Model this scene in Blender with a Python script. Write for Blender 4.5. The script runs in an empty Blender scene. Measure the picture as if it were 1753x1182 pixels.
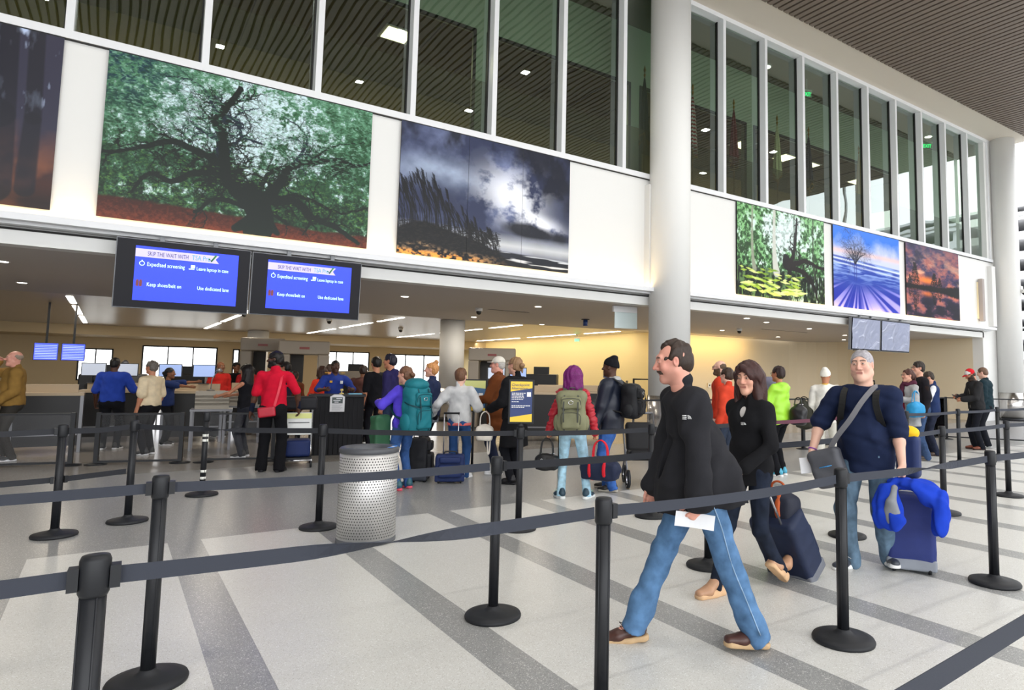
import bpy, math, random
import numpy as np
from mathutils import Vector, Matrix

scene = bpy.context.scene
COL = scene.collection
random.seed(7)
PI = math.pi
rad = math.radians

# ------------------------------------------------------------------ camera
YAW, PITCH, ROLL, EYE = 0.62117, 0.0863, 0.016171, 1.54
_f = Vector((math.sin(YAW)*math.cos(PITCH), math.cos(YAW)*math.cos(PITCH), math.sin(PITCH)))
_r = Vector((math.cos(YAW), -math.sin(YAW), 0))
_u = _r.cross(_f)
_r2 = _r*math.cos(ROLL) + _u*math.sin(ROLL)
_u2 = -_r*math.sin(ROLL) + _u*math.cos(ROLL)
cd = bpy.data.cameras.new('camera')
cam = bpy.data.objects.new('camera', cd)
COL.objects.link(cam)
m = Matrix.Identity(4)
for i in range(3):
    m[i][0], m[i][1], m[i][2] = _r2[i], _u2[i], -_f[i]
m[0][3], m[1][3], m[2][3] = 0, 0, EYE
cam.matrix_world = m
cd.sensor_width = 36
cd.lens = 36*1130.52/1753
cd.shift_x = -127.16/1753
cd.shift_y = -48.8/1753
cd.clip_end = 400
cd.clip_start = .05
scene.camera = cam
scene.view_settings.view_transform = 'Standard'
scene.view_settings.look = 'None'
scene.view_settings.gamma = 1
scene.view_settings.exposure = 0.48
scene.view_settings.use_curve_mapping = False

# ------------------------------------------------------------------ world: bright overcast sky
w = bpy.data.worlds.new('sky'); scene.world = w; w.use_nodes = True
bg = w.node_tree.nodes['Background']
bg.inputs[0].default_value = (0.96, 0.98, 1.0, 1); bg.inputs[1].default_value = 2.8

def area(name, loc, rot, sx, sy, power, color=(1, 1, 1)):
    l = bpy.data.lights.new(name, 'AREA'); l.shape = 'RECTANGLE'; l.size = sx; l.size_y = sy
    l.energy = power; l.color = color
    o = bpy.data.objects.new(name, l); COL.objects.link(o); o.location = loc; o.rotation_euler = rot
    return o
WARM = (1, .78, .5)
for X_ in (-.9, 3.1, 7.15, 11.3, 15.4):
    area('linear_lamp', (X_, 25.6, 3.13), (0, 0, 0), .16, 12, 62, (1, .86, .66))
for X_ in (-2, 2, 6, 10, 14, 18, 22):
    for Y_ in (-2.0, 2.2, 6.2): area('hall_fill_lamp', (X_, Y_, 10.95), (0, 0, 0), .22, .22, 50, (1, .97, .92))  # added fill lamps with no fixtures in the ceiling; they brighten the hall floor
for X_, Y_ in ((-1.5, 15.2), (1.8, 15.5), (5.1, 14.0), (8.4, 13.7), (8.6, 17.7), (11.57, 17.5), (14.3, 13.0), (17.5, 16.2), (18.8, 13.5), (22.2, 15.6)):
    area('downlight_lamp', (X_, Y_, 3.12), (0, 0, 0), .25, .25, 22, (1, .9, .75))
area('wall_wash_lamp', (18.6, 18.3, 3.1), (rad(30), 0, 0), 7, .1, 62, (1, .68, .25))
area('wall_wash_lamp', (16.2, 27, 3.1), (0, rad(-35), 0),   .1, 14, 45, (1, .85, .6))
for X_ in (4.9, 16.8, 19.0, 23.6, 0, 9): area('troffer_lamp', (X_, 14.6, 9.25), (0, 0, 0), .5, .5, 30, (1, .85, .6))

# ------------------------------------------------------------------ helpers
def lin(c):
    if isinstance(c, str):
        c = c.lstrip('#'); c = [int(c[i:i+2], 16)/255 for i in (0, 2, 4)]
        return tuple(x/12.92 if x <= .04045 else ((x+.055)/1.055)**2.4 for x in c)
    return tuple(c)
_mats = {}
def mat(name, color=(.8, .8, .8), rough=.5, metal=0, bump=0, bscale=200, vary=0, vscale=8, emit=0,
        attr=False, spec=.5, kind='noise', sheen=0, coat=0, bdist=.002):
    if name in _mats: return _mats[name]
    M = bpy.data.materials.new(name); M.use_nodes = True
    nt = M.node_tree; b = nt.nodes['Principled BSDF']; N = nt.nodes.new; L = nt.links.new
    c = lin(color)
    b.inputs['Base Color'].default_value = (*c, 1)
    b.inputs['Roughness'].default_value = rough; b.inputs['Metallic'].default_value = metal
    b.inputs['Specular IOR Level'].default_value = spec
    if sheen: b.inputs['Sheen Weight'].default_value = sheen
    if coat: b.inputs['Coat Weight'].default_value = coat
    src = None
    if attr:
        a = N('ShaderNodeAttribute'); a.attribute_name = 'Col'; src = a.outputs['Color']
        L(src, b.inputs['Base Color'])
    if vary:
        tc = N('ShaderNodeTexCoord'); n = N('ShaderNodeTexNoise'); n.inputs['Scale'].default_value = vscale
        n.inputs['Detail'].default_value = 4
        L(tc.outputs['Object'], n.inputs['Vector'])
        r = N('ShaderNodeMapRange'); r.inputs[1].default_value = .3; r.inputs[2].default_value = .7
        r.inputs[3].default_value = 1-vary; r.inputs[4].default_value = 1+vary
        L(n.outputs[0], r.inputs[0])
        x = N('ShaderNodeVectorMath'); x.operation = 'SCALE'
        if src: L(src, x.inputs[0])
        else: x.inputs[0].default_value = c
        L(r.outputs[0], x.inputs['Scale']); L(x.outputs[0], b.inputs['Base Color'])
    if bump:
        tc = N('ShaderNodeTexCoord')
        if kind == 'noise':
            n = N('ShaderNodeTexNoise'); n.inputs['Scale'].default_value = bscale; n.inputs['Detail'].default_value = 3; out = n.outputs[0]
        else:
            n = N('ShaderNodeTexVoronoi'); n.inputs['Scale'].default_value = bscale; out = n.outputs[0]
        L(tc.outputs['Object'], n.inputs['Vector'])
        bp = N('ShaderNodeBump'); bp.inputs['Strength'].default_value = bump; bp.inputs['Distance'].default_value = bdist
        L(out, bp.inputs['Height']); L(bp.outputs[0], b.inputs['Normal'])
    if emit:
        b.inputs['Emission Color'].default_value = (*c, 1); b.inputs['Emission Strength'].default_value = emit
        if src: L(src, b.inputs['Emission Color'])
    _mats[name] = M
    return M

def link(o, parent=None):
    COL.objects.link(o)
    if parent: o.parent = parent
    return o
def tag(o, label=None, cat=None, group=None, kind=None):
    if label: o['label'] = label
    if cat: o['category'] = cat
    if group: o['group'] = group
    if kind: o['kind'] = kind
    return o
def thing(name, label=None, cat=None, loc=(0, 0, 0), rotz=0, group=None, kind=None):
    o = bpy.data.objects.new(name, None); o.empty_display_size = .1; COL.objects.link(o)
    o.location = loc; o.rotation_euler = (0, 0, rotz)
    return tag(o, label, cat, group, kind)

def rotm(rx=0, ry=0, rz=0):
    return Matrix.Rotation(rz, 3, 'Z') @ Matrix.Rotation(ry, 3, 'Y') @ Matrix.Rotation(rx, 3, 'X')
class MB:
    def __init__(s): s.v = []; s.f = []; s.sm = []
    def add(s, vs, fs, smooth=False):
        n = len(s.v); s.v += [tuple(v) for v in vs]; s.f += [tuple(i+n for i in f) for f in fs]; s.sm += [smooth]*len(fs)
        return s
    def box(s, lo, hi, R=None, c=None, bev=0):
        x0, y0, z0 = lo; x1, y1, z1 = hi
        vs = [Vector(p) for p in ((x0, y0, z0), (x1, y0, z0), (x1, y1, z0), (x0, y1, z0), (x0, y0, z1), (x1, y0, z1), (x1, y1, z1), (x0, y1, z1))]
        if R is not None:
            cc = Vector(c) if c is not None else (Vector(lo)+Vector(hi))/2
            vs = [R @ (v-cc) + cc for v in vs]
        return s.add(vs, [(0, 3, 2, 1), (4, 5, 6, 7), (0, 1, 5, 4), (1, 2, 6, 5), (2, 3, 7, 6), (3, 0, 4, 7)])
    def cbox(s, c, h, R=None):
        return s.box([c[i]-h[i] for i in range(3)], [c[i]+h[i] for i in range(3)], R, c)
    def lathe(s, prof, c=(0, 0, 0), n=24, cap=True, a0=0, a1=2*PI):
        full = abs(a1-a0-2*PI) < 1e-6; k = n if full else n+1; vs = []; fs = []
        for r, z in prof:
            for i in range(k):
                a = a0+(a1-a0)*i/n; vs.append((c[0]+r*math.cos(a), c[1]+r*math.sin(a), c[2]+z))
        for j in range(len(prof)-1):
            for i in range(n):
                i2 = (i+1) % k
                fs.append((j*k+i, j*k+i2, (j+1)*k+i2, (j+1)*k+i))
        s.add(vs, fs, True)
        if cap and full:
            m0 = len(s.v)-len(vs)
            s.f.append(tuple(m0+i for i in range(k))[::-1]); s.sm.append(False)
            s.f.append(tuple(m0+(len(prof)-1)*k+i for i in range(k))); s.sm.append(False)
        return s
    def tube(s, pts, r, n=8, cap=True, flat=None):
        pts = [Vector(p) for p in pts]; rs = r if isinstance(r, (list, tuple)) else [r]*len(pts); vs = []; fs = []
        up = Vector((0, 0, 1)); t0 = (pts[1]-pts[0]).normalized()
        if abs(t0.dot(up)) > .9: up = Vector((1, 0, 0))
        for i, p in enumerate(pts):
            t = (pts[min(i+1, len(pts)-1)]-pts[max(i-1, 0)]).normalized()
            sx = t.cross(up).normalized(); up = sx.cross(t).normalized()
            fl = flat or (1, 1)
            for j in range(n):
                a = 2*PI*j/n; vs.append(p + sx*math.cos(a)*rs[i]*fl[0] + up*math.sin(a)*rs[i]*fl[1])
        for i in range(len(pts)-1):
            for j in range(n):
                j2 = (j+1) % n; fs.append((i*n+j, i*n+j2, (i+1)*n+j2, (i+1)*n+j))
        s.add(vs, fs, True)
        if cap:
            m0 = len(s.v)-len(vs)
            s.f.append(tuple(m0+i for i in range(n))[::-1]); s.sm.append(False)
            s.f.append(tuple(m0+(len(pts)-1)*n+i for i in range(n))); s.sm.append(False)
        return s
    def ribbon(s, pts, ups, wd, th=.002):
        """flat strap: pts centre line, ups the strap's width direction at each point"""
        vs = []; fs = []
        pts = [Vector(p) for p in pts]
        for i, p in enumerate(pts):
            t = (pts[min(i+1, len(pts)-1)]-pts[max(i-1, 0)]).normalized()
            u = Vector(ups[i] if isinstance(ups, list) else ups); u = (u-t*u.dot(t)).normalized(); n = t.cross(u)
            h = (wd[i] if isinstance(wd, list) else wd)/2
            for a, b in ((-1, -1), (1, -1), (1, 1), (-1, 1)): vs.append(p+u*a*h+n*b*th/2)
        for i in range(len(pts)-1):
            for j in range(4):
                j2 = (j+1) % 4; fs.append((i*4+j, i*4+j2, (i+1)*4+j2, (i+1)*4+j))
        fs += [(3, 2, 1, 0), tuple((len(pts)-1)*4+i for i in range(4))]
        return s.add(vs, fs)
    def prism(s, poly, z0, z1, axis='z'):
        n = len(poly); mp = {'z': lambda a, b, c: (a, b, c), 'y': lambda a, b, c: (a, c, b), 'x': lambda a, b, c: (c, a, b)}[axis]
        vs = [mp(a, b, z0) for a, b in poly]+[mp(a, b, z1) for a, b in poly]
        fs = [tuple(range(n))[::-1], tuple(range(n, 2*n))]+[(i, (i+1) % n, n+(i+1) % n, n+i) for i in range(n)]
        return s.add(vs, fs)
    def mesh(s, name, m):
        me = bpy.data.meshes.new(name); me.from_pydata(s.v, [], s.f); me.update()
        me.polygons.foreach_set('use_smooth', s.sm)
        for q in (m if isinstance(m, (list, tuple)) else [m]): me.materials.append(q)
        return me
    def build(s, name, m, parent=None, bev=0, **tg):
        o = bpy.data.objects.new(name, s.mesh(name, m)); link(o, parent)
        if bev:
            b = o.modifiers.new('b', 'BEVEL'); b.width = bev; b.segments = 2; b.limit_method = 'ANGLE'
        if tg: tag(o, **tg)
        return o
def copy_part(o, parent, loc=None):
    c = o.copy(); COL.objects.link(c); c.parent = parent
    if loc is not None: c.location = loc
    return c
def copy_tree(o, parent=None, loc=None, rotz=None):
    c = o.copy(); COL.objects.link(c); c.parent = parent
    if loc is not None: c.location = loc
    if rotz is not None: c.rotation_euler.z = rotz
    for ch in list(o.children): copy_tree(ch, c)
    return c
def text(name, s, size, m, parent, loc, rot, ext=.001, align='LEFT', sx=1):
    cu = bpy.data.curves.new(name, 'FONT'); cu.body = s; cu.size = size; cu.extrude = ext; cu.align_x = align; cu.resolution_u = 3
    cu.fill_mode = 'BOTH'
    o = bpy.data.objects.new(name, cu); COL.objects.link(o); cu.materials.append(m)
    o.parent = parent; o.location = loc; o.rotation_euler = rot; o.scale = (sx, 1, 1)
    return o

# ---- numpy noise for prints
def vnoise(h, w, fy, fx, seed):
    r = np.random.RandomState(seed); g = r.rand(int(fy)+3, int(fx)+3)
    y = np.linspace(0, fy, h)[:, None]; x = np.linspace(0, fx, w)[None]
    yi = y.astype(int); xi = x.astype(int); ty = y-yi; tx = x-xi; ty = ty*ty*(3-2*ty); tx = tx*tx*(3-2*tx)
    return (g[yi, xi]*(1-tx)+g[yi, xi+1]*tx)*(1-ty)+(g[yi+1, xi]*(1-tx)+g[yi+1, xi+1]*tx)*ty
def fbm(h, w, fy, fx, seed, o=5, gain=.55):
    a = 0; t = 0; s = 1
    for i in range(o):
        a = a+s*vnoise(h, w, fy*2**i, fx*2**i, seed+i); t += s; s *= gain
    return a/t
def mixc(a, b, t):
    t = np.clip(t, 0, 1)[..., None]; return a*(1-t)+np.asarray(b)*t
def stroke(img, pts, wds, col, soft=1.0, alpha=1, asp=1.0):
    """draw a tapering line; pts in (u,v) 0..1, v up; widths in u units; asp = w/h"""
    h, w, _ = img.shape
    col = np.asarray(lin(col))
    for i in range(len(pts)-1):
        (x0, y0), (x1, y1) = pts[i], pts[i+1]; w0, w1 = wds[i], wds[i+1]
        p0 = np.array([x0*w, y0*h]); p1 = np.array([x1*w, y1*h]); r0 = w0*w/2; r1 = w1*w/2; mr = max(r0, r1)+soft+1
        xa = int(max(0, min(p0[0], p1[0])-mr)); xb = int(min(w, max(p0[0], p1[0])+mr+1)); ya = int(max(0, min(p0[1], p1[1])-mr)); yb = int(min(h, max(p0[1], p1[1])+mr+1))
        if xa >= xb or ya >= yb: continue
        X, Y = np.meshgrid(np.arange(xa, xb), np.arange(ya, yb)); d = p1-p0; L = max(1e-6, d@d)
        t = np.clip(((X-p0[0])*d[0]+(Y-p0[1])*d[1])/L, 0, 1)
        dist = np.hypot(X-p0[0]-t*d[0], Y-p0[1]-t*d[1])-(r0+(r1-r0)*t)
        a = np.clip(.5-dist/soft, 0, 1)*alpha*min(1, (max(r0, r1)+.3)/.8)
        img[ya:yb, xa:xb] = img[ya:yb, xa:xb]*(1-a[..., None])+col*a[..., None]
def curve(pts, n=5):
    out = []
    P = [pts[0]]+list(pts)+[pts[-1]]
    for i in range(1, len(P)-2):
        for j in range(n):
            t = j/n; a, b, c, d = P[i-1], P[i], P[i+1], P[i+2]
            out.append(tuple(.5*((2*b[q])+(-a[q]+c[q])*t+(2*a[q]-5*b[q]+4*c[q]-d[q])*t*t+(-a[q]+3*b[q]-3*c[q]+d[q])*t**3) for q in range(len(b))))
    out.append(tuple(pts[-1])); return out
def print_grid(name, img, w, h, m, parent, loc, yoff=0):
    """a flat printed sheet in the XZ plane facing -Y, its colours stored per vertex"""
    H, W, _ = img.shape
    X, Z = np.meshgrid(np.linspace(0, w, W), np.linspace(0, h, H))
    v = np.stack([X.ravel(), np.full(X.size, yoff), Z.ravel()], 1)
    idx = np.arange(H*W).reshape(H, W)
    q = np.stack([idx[:-1, :-1], idx[:-1, 1:], idx[1:, 1:], idx[1:, :-1]], -1).reshape(-1, 4)
    me = npmesh(name, v, q, [m], np.clip(img.reshape(-1, 3), 0, 1), smooth=False)
    o = bpy.data.objects.new(name, me); link(o, parent); o.location = loc
    return o
def npmesh(name, v, q, mats, col=None, smooth=True):
    me = bpy.data.meshes.new(name)
    me.vertices.add(len(v)); me.vertices.foreach_set('co', np.ascontiguousarray(v, dtype=np.float32).ravel())
    n = len(q); k = q.shape[1]
    me.loops.add(n*k); me.loops.foreach_set('vertex_index', np.ascontiguousarray(q, dtype=np.int32).ravel())
    me.polygons.add(n); me.polygons.foreach_set('loop_start', np.arange(n, dtype=np.int32)*k)
    me.polygons.foreach_set('loop_total', np.full(n, k, dtype=np.int32))
    me.polygons.foreach_set('use_smooth', np.full(n, smooth))
    for q_ in mats: me.materials.append(q_)
    me.update(calc_edges=True)
    if col is not None:
        a = me.color_attributes.new('Col', 'FLOAT_COLOR', 'POINT')
        a.data.foreach_set('color', np.concatenate([col, np.ones((len(col), 1))], 1).astype(np.float32).ravel())
    return me
# ------------------------------------------------------------------ materials of the building
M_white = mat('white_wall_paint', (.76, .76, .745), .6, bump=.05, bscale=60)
M_frame = mat('white_aluminium_frame', (.74, .75, .77), .4)
M_gasket = mat('black_gasket', (.01, .01, .01), .6)
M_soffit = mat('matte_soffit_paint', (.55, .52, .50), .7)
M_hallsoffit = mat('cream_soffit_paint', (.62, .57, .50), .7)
M_yellow = mat('yellow_wall_paint', '#ecd79c', .6)
M_beigewall = mat('beige_wall_paint', '#dccfb4', .6)
M_baffle = mat('bronze_baffle', '#75695f', .5)
M_dark = mat('dark_void', (.015, .014, .013), .8)
M_plank = mat('perforated_metal_plank', '#b7aca0', .28, metal=.35, bump=.3, bscale=60, kind='v')
M_black = mat('black_metal', (.013, .014, .017), .45, spec=.35)
M_steel = mat('brushed_steel', (.55, .53, .50), .22, metal=1)
M_emit = mat('lamp_diffuser', (1, .93, .82), emit=7)
M_cove = mat('cove_led', (1, .72, .36), emit=9)

def terrazzo(name, base, chip1, chip2, amt1, amt2, rough, sc=1):
    M = bpy.data.materials.new(name); M.use_nodes = True; nt = M.node_tree; b = nt.nodes['Principled BSDF']; N = nt.nodes.new; L = nt.links.new
    tc = N('ShaderNodeTexCoord'); prev = None
    def chips(scale, thr, seed):
        v = N('ShaderNodeTexVoronoi'); v.inputs['Scale'].default_value = scale*sc
        mp = N('ShaderNodeMapping'); mp.inputs[1].default_value = (seed, seed*2, 0); L(tc.outputs['Object'], mp.inputs[0]); L(mp.outputs[0], v.inputs['Vector'])
        s = N('ShaderNodeSeparateColor'); L(v.outputs['Color'], s.inputs[0])
        a = N('ShaderNodeMath'); a.operation = 'LESS_THAN'; a.inputs[1].default_value = thr; L(s.outputs[0], a.inputs[0])
        d = N('ShaderNodeMath'); d.operation = 'LESS_THAN'; d.inputs[1].default_value = .45; L(v.outputs['Distance'], d.inputs[0])
        x = N('ShaderNodeMath'); x.operation = 'MULTIPLY'; L(a.outputs[0], x.inputs[0]); L(d.outputs[0], x.inputs[1]); return x.outputs[0]
    n = N('ShaderNodeTexNoise'); n.inputs['Scale'].default_value = 1.3; n.inputs['Detail'].default_value = 5; L(tc.outputs['Object'], n.inputs['Vector'])
    mx = N('ShaderNodeMix'); mx.data_type = 'RGBA'; mx.inputs[6].default_value = (*[c*.93 for c in base], 1); mx.inputs[7].default_value = (*base, 1); L(n.outputs[0], mx.inputs[0]); prev = mx.outputs[2]
    for scale, amt, colr, sd in ((160, amt1, chip1, 1.3), (110, amt2, chip2, 5.7), (260, amt1, chip2, 9.1)):
        m2 = N('ShaderNodeMix'); m2.data_type = 'RGBA'; L(chips(scale, amt, sd), m2.inputs[0]); L(prev, m2.inputs[6]); m2.inputs[7].default_value = (*colr, 1); prev = m2.outputs[2]
    L(prev, b.inputs['Base Color']); b.inputs['Roughness'].default_value = rough; b.inputs['Specular IOR Level'].default_value = .5
    return M
M_light = terrazzo('pale_terrazzo', (.66, .65, .615), (.47, .45, .41), (.78, .78, .76), .22, .12, .34)
M_grey = terrazzo('grey_terrazzo', (.30, .30, .295), (.19, .19, .19), (.58, .58, .56), .25, .13, .30)
M_field = terrazzo('grey_beige_terrazzo', (.30, .27, .235), (.18, .165, .15), (.5, .48, .44), .22, .10, .20)

# ------------------------------------------------------------------ floor
fl_ = MB().box((-16, -9, -.12), (29.2, 11.62, -.001)).build('floor', M_grey, kind='structure')
MB().box((-16, 11.62, -.12), (29.2, 40, -.001)).build('checkpoint_floor', M_field, fl_)
pn = None
for k in range(-8, 24):
    x0 = .755+1.2*k
    if pn is None: pn = MB().box((0, -9, -.006), (.945, 6.95, 0)).build('terrazzo_panel', M_light, fl_)
    else: pn = copy_part(pn, fl_)
    pn.location = (x0, 0, 0)

# ------------------------------------------------------------------ hall ceiling : soffit strip and baffles
Zc = 11.1
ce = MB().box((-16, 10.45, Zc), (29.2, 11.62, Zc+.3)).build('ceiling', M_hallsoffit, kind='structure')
MB().box((-16, -9, Zc+.25), (29.2, 10.45, Zc+.4)).build('ceiling_deck', M_dark, ce)
bf = None
for k in range(200):
    x = -13+.217*k
    if x > 29.1: break
    if bf is None: bf = MB().box((0, -8.6, Zc-.05), (.15, 10.5, Zc+.10)).build('baffle', M_baffle, ce)
    else: bf = copy_part(bf, ce)
    bf.location = (x, 0, 0)

# ------------------------------------------------------------------ facade wall with its ledge
YF = 11.62
wf = MB().box((-16, YF, 3.42), (27.6, 12.0, 6.14)).build('wall_front', M_white, kind='structure')
ms = MB(); ms.box((-16, YF, 3.15), (27.0, 11.9, 3.36)); ms.box((-16, YF+.06, 3.36), (27.0, 11.9, 3.42))
ms.build('fascia_band', M_white, wf)
MB().box((-16, YF-.005, 3.345), (26.9, YF+.05, 3.375)).build('shadow_slot', M_dark, wf)
ld = MB(); ld.box((-16, 11.30, 3.44), (27.35, YF+.001, 3.535)); ld.box((-16, 11.45, 3.40), (27.2, YF, 3.44)); ld.build('ledge', M_frame, wf)
MB().box((-16, 11.42, 3.536), (26.4, 11.50, 3.55)).build('cove_light_strip', M_cove, wf)
# jamb to the right of the opening down to the floor
MB().box((26.9, YF, 0), (27.6, 12.0, 3.44)).build('jamb', M_white, wf)
MB().box((27.45, 11.45, 3.6), (27.75, YF, 5.95)).build('pilaster', M_white, wf)
MB().box((27.6, 11.66, 0), (29.2, 11.95, 11.3)).build('wall_return', M_white, wf)
cp = MB().box((9.95, 11.45, 3.55), (11.1, YF, 5.98)).build('column_casing', M_white, wf)

# upper windows
wn = thing('window_1', kind='structure')
X0, DX = -.734, 1.68155
ft = MB(); ft.box((-16, 11.56, 6.14), (27.9, 11.95, 6.26)); ft.build('sill', M_frame, wn)
MB().box((-16, 11.58, 6.125), (27.9, 11.62, 6.14)).build('sill_joint', M_gasket, wn)
MB().box((-16, 11.60, 10.98), (27.9, 11.95, 11.1)).build('head_frame', M_frame, wn)
mu = None; ga = None
glass = bpy.data.materials.new('tinted_glass'); glass.use_nodes = True
nt = glass.node_tree; nt.nodes.clear(); N = nt.nodes.new; L = nt.links.new
out = N('ShaderNodeOutputMaterial'); mxs = N('ShaderNodeMixShader'); tr = N('ShaderNodeBsdfTransparent'); tr.inputs[0].default_value = (.50, .60, .50, 1)
gl = N('ShaderNodeBsdfGlossy'); gl.inputs['Roughness'].default_value = .0; gl.inputs[0].default_value = (.85, .95, .93, 1)
lw = N('ShaderNodeFresnel'); lw.inputs[0].default_value = 1.5
mr = N('ShaderNodeMapRange'); mr.inputs[3].default_value = .10; mr.inputs[4].default_value = 1.9; L(lw.outputs[0], mr.inputs[0]); mr.clamp = False
cl = N('ShaderNodeClamp'); L(mr.outputs[0], cl.inputs[0])
L(cl.outputs[0], mxs.inputs[0]); L(tr.outputs[0], mxs.inputs[1]); L(gl.outputs[0], mxs.inputs[2]); L(mxs.outputs[0], out.inputs[0])
# slight waviness of the big panes
tc = N('ShaderNodeTexCoord'); nz = N('ShaderNodeTexNoise'); nz.inputs['Scale'].default_value = .8; nz.inputs['Detail'].default_value = 1
bp = N('ShaderNodeBump'); bp.inputs['Strength'].default_value = .12; bp.inputs['Distance'].default_value = .05
L(tc.outputs['Object'], nz.inputs['Vector']); L(nz.outputs[0], bp.inputs['Height']); L(bp.outputs[0], gl.inputs['Normal'])
film = bpy.data.materials.new('frosted_film'); film.use_nodes = True
nt = film.node_tree; nt.nodes.clear(); N = nt.nodes.new; L = nt.links.new
out = N('ShaderNodeOutputMaterial'); mxs = N('ShaderNodeMixShader'); mxs.inputs[0].default_value = .6
tr = N('ShaderNodeBsdfTransparent'); df = N('ShaderNodeBsdfDiffuse'); df.inputs[0].default_value = (.15, .14, .10, 1)
tl = N('ShaderNodeBsdfTranslucent'); tl.inputs[0].default_value = (.16, .15, .11, 1); ad = N('ShaderNodeMixShader'); ad.inputs[0].default_value = .55
L(df.outputs[0], ad.inputs[1]); L(tl.outputs[0], ad.inputs[2]); L(tr.outputs[0], mxs.inputs[1]); L(ad.outputs[0], mxs.inputs[2]); L(mxs.outputs[0], out.inputs[0])
pa = fi = None
for k in range(-9, 18):
    x = X0+DX*k
    if mu is None:
        mu = MB().box((-.10, 11.60, 6.25), (0, 11.86, 10.99)).build('mullion', M_frame, wn)
        ga = MB().box((-.125, 11.80, 6.25), (-.10, 11.86, 10.99)).build('gasket', M_gasket, wn)
        pa = MB().add([(0, 11.84, 6.26), (DX-.12, 11.84, 6.26), (DX-.12, 11.84, 10.97), (0, 11.84, 10.97)], [(0, 1, 2, 3)]).build('pane', glass, wn)
        fi = MB().add([(0, 11.87, 6.26), (DX-.12, 11.87, 6.26), (DX-.12, 11.87, 7.45), (0, 11.87, 7.45)], [(0, 1, 2, 3)]).build('frosted_film', film, wn)
    else: mu = copy_part(mu, wn); ga = copy_part(ga, wn); pa = copy_part(pa, wn); fi = copy_part(fi, wn)
    for o in (mu, ga, pa, fi): o.location = (x, 0, 0)
    if k == 17: pa.scale.x = .3; fi.scale.x = .3

# upper floor behind the glass
M_upw = mat('upper_wall_paint', '#c2cdbf', .7)
M_upc = mat('upper_ceiling_tile', '#8a8378', .8)
uf = MB().box((-16, 12.0, 5.9), (29, 17.6, 6.1)).build('floor_upper', mat('upper_carpet', (.12, .11, .10), .9), kind='structure')
uw = MB()
# back wall at y=14.8 with wide office openings (dark rooms behind)
ops = [(-16, 6.3, 9.35), (6.56, 10.85, 9.35), (11.17, 15.47, 9.35), (15.8, 24.2, 9.35)]
xs = [-16]
for a, b, t in ops:
    if a > xs[-1]: uw.box((xs[-1], 13.3, 6.1), (a, 13.5, 10.95))
    uw.box((a, 13.3, t), (b, 13.5, 10.95)); xs.append(b)
uw.box((24.2, 13.3, 6.1), (29, 13.5, 10.95))
uw.build('wall_upper', M_upw, kind='structure')
fo = MB()
for a, b, t in ops:
    fo.box((a, 13.27, t-.08), (b, 13.3, t)); fo.box((b-.07, 13.27, 6.1), (b, 13.3, t)); fo.box((a, 13.27, 6.1), (a+.07, 13.3, t))
fo.build('opening_trim', M_gasket, None, kind='structure')
MB().box((-16, 17.5, 6.1), (29, 17.7, 10.95)).build('wall_office', mat('office_wall', '#c9a868', .8), kind='structure')
MB().box((-16, 11.9, 10.95), (29, 17.7, 11.05)).build('ceiling_upper', M_upc, kind='structure')
oc = MB().box((-16, 13.5, 9.35), (29, 17.5, 9.41)).build('ceiling_office', M_upc, kind='structure')
tl_ = None
for x in np.arange(-4, 26, 1.2):
    if tl_ is None: tl_ = MB().box((0, 13.5, 9.335), (.025, 17.5, 9.35)).build('tile_joint', M_black, oc)
    else: tl_ = copy_part(tl_, oc)
    tl_.location.x = x
M_troff = mat('troffer_diffuser', (1, .86, .6), emit=4)
for i, x in enumerate((4.9, 16.8, 19.0, 20.4, 23.6)):
    t = thing('recessed_light', ['square recessed office light seen through the third big pane', 'bright recessed office light left of the pale flag', 'recessed office light behind the pale flag',
         'recessed office light right of the dark blue flag', 'recessed office light behind the tan flag'][i], 'ceiling light', (x, 14.6, 9.31), 0, 'recessed office lights behind the glass')
    MB().box((-.35, -.35, 0), (.35, .35, .02)).build('frame', M_frame, t)
    MB().box((-.28, -.28, -.012), (.28, .28, 0)).build('diffuser', M_troff, t)
for i, (x, y) in enumerate(((15.6, 12.6), (25.2, 12.6))):
    t = thing('round_downlight', ['round downlight on the upper ceiling left of the green exit sign', 'round downlight on the upper ceiling above the right end panes'][i], 'ceiling light', (x, y, 10.91))
    MB().lathe([(.16, .0), (.16, .04)]).build('trim_ring', M_frame, t); MB().lathe([(.12, -.01), (.12, .0)]).build('diffuser', M_emit, t)

# ------------------------------------------------------------------ lower level
M_ck = mat('checkpoint_beam_paint', '#cbb894', .6)
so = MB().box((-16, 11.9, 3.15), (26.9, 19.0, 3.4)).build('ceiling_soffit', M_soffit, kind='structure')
pk = MB().box((-16, 19.0, 3.22), (17, 33, 3.4)).build('ceiling_checkpoint', M_dark, kind='structure')
pl = None
for k in range(0, 70):
    if pl is None: pl = MB().box((-16, .008, 3.165), (17, .192, 3.2)).build('ceiling_plank', M_plank, pk)
    else: pl = copy_part(pl, pk)
    pl.location.y = 19.0+.2*k
MB().box((-16, 33, 2.78), (17, 33.4, 3.4)).build('beam', M_ck, None, kind='structure')
MB().box((-16, 33.4, 2.78), (17, 36.3, 3.0)).build('ceiling_rear', M_ck, None, kind='structure')
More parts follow.
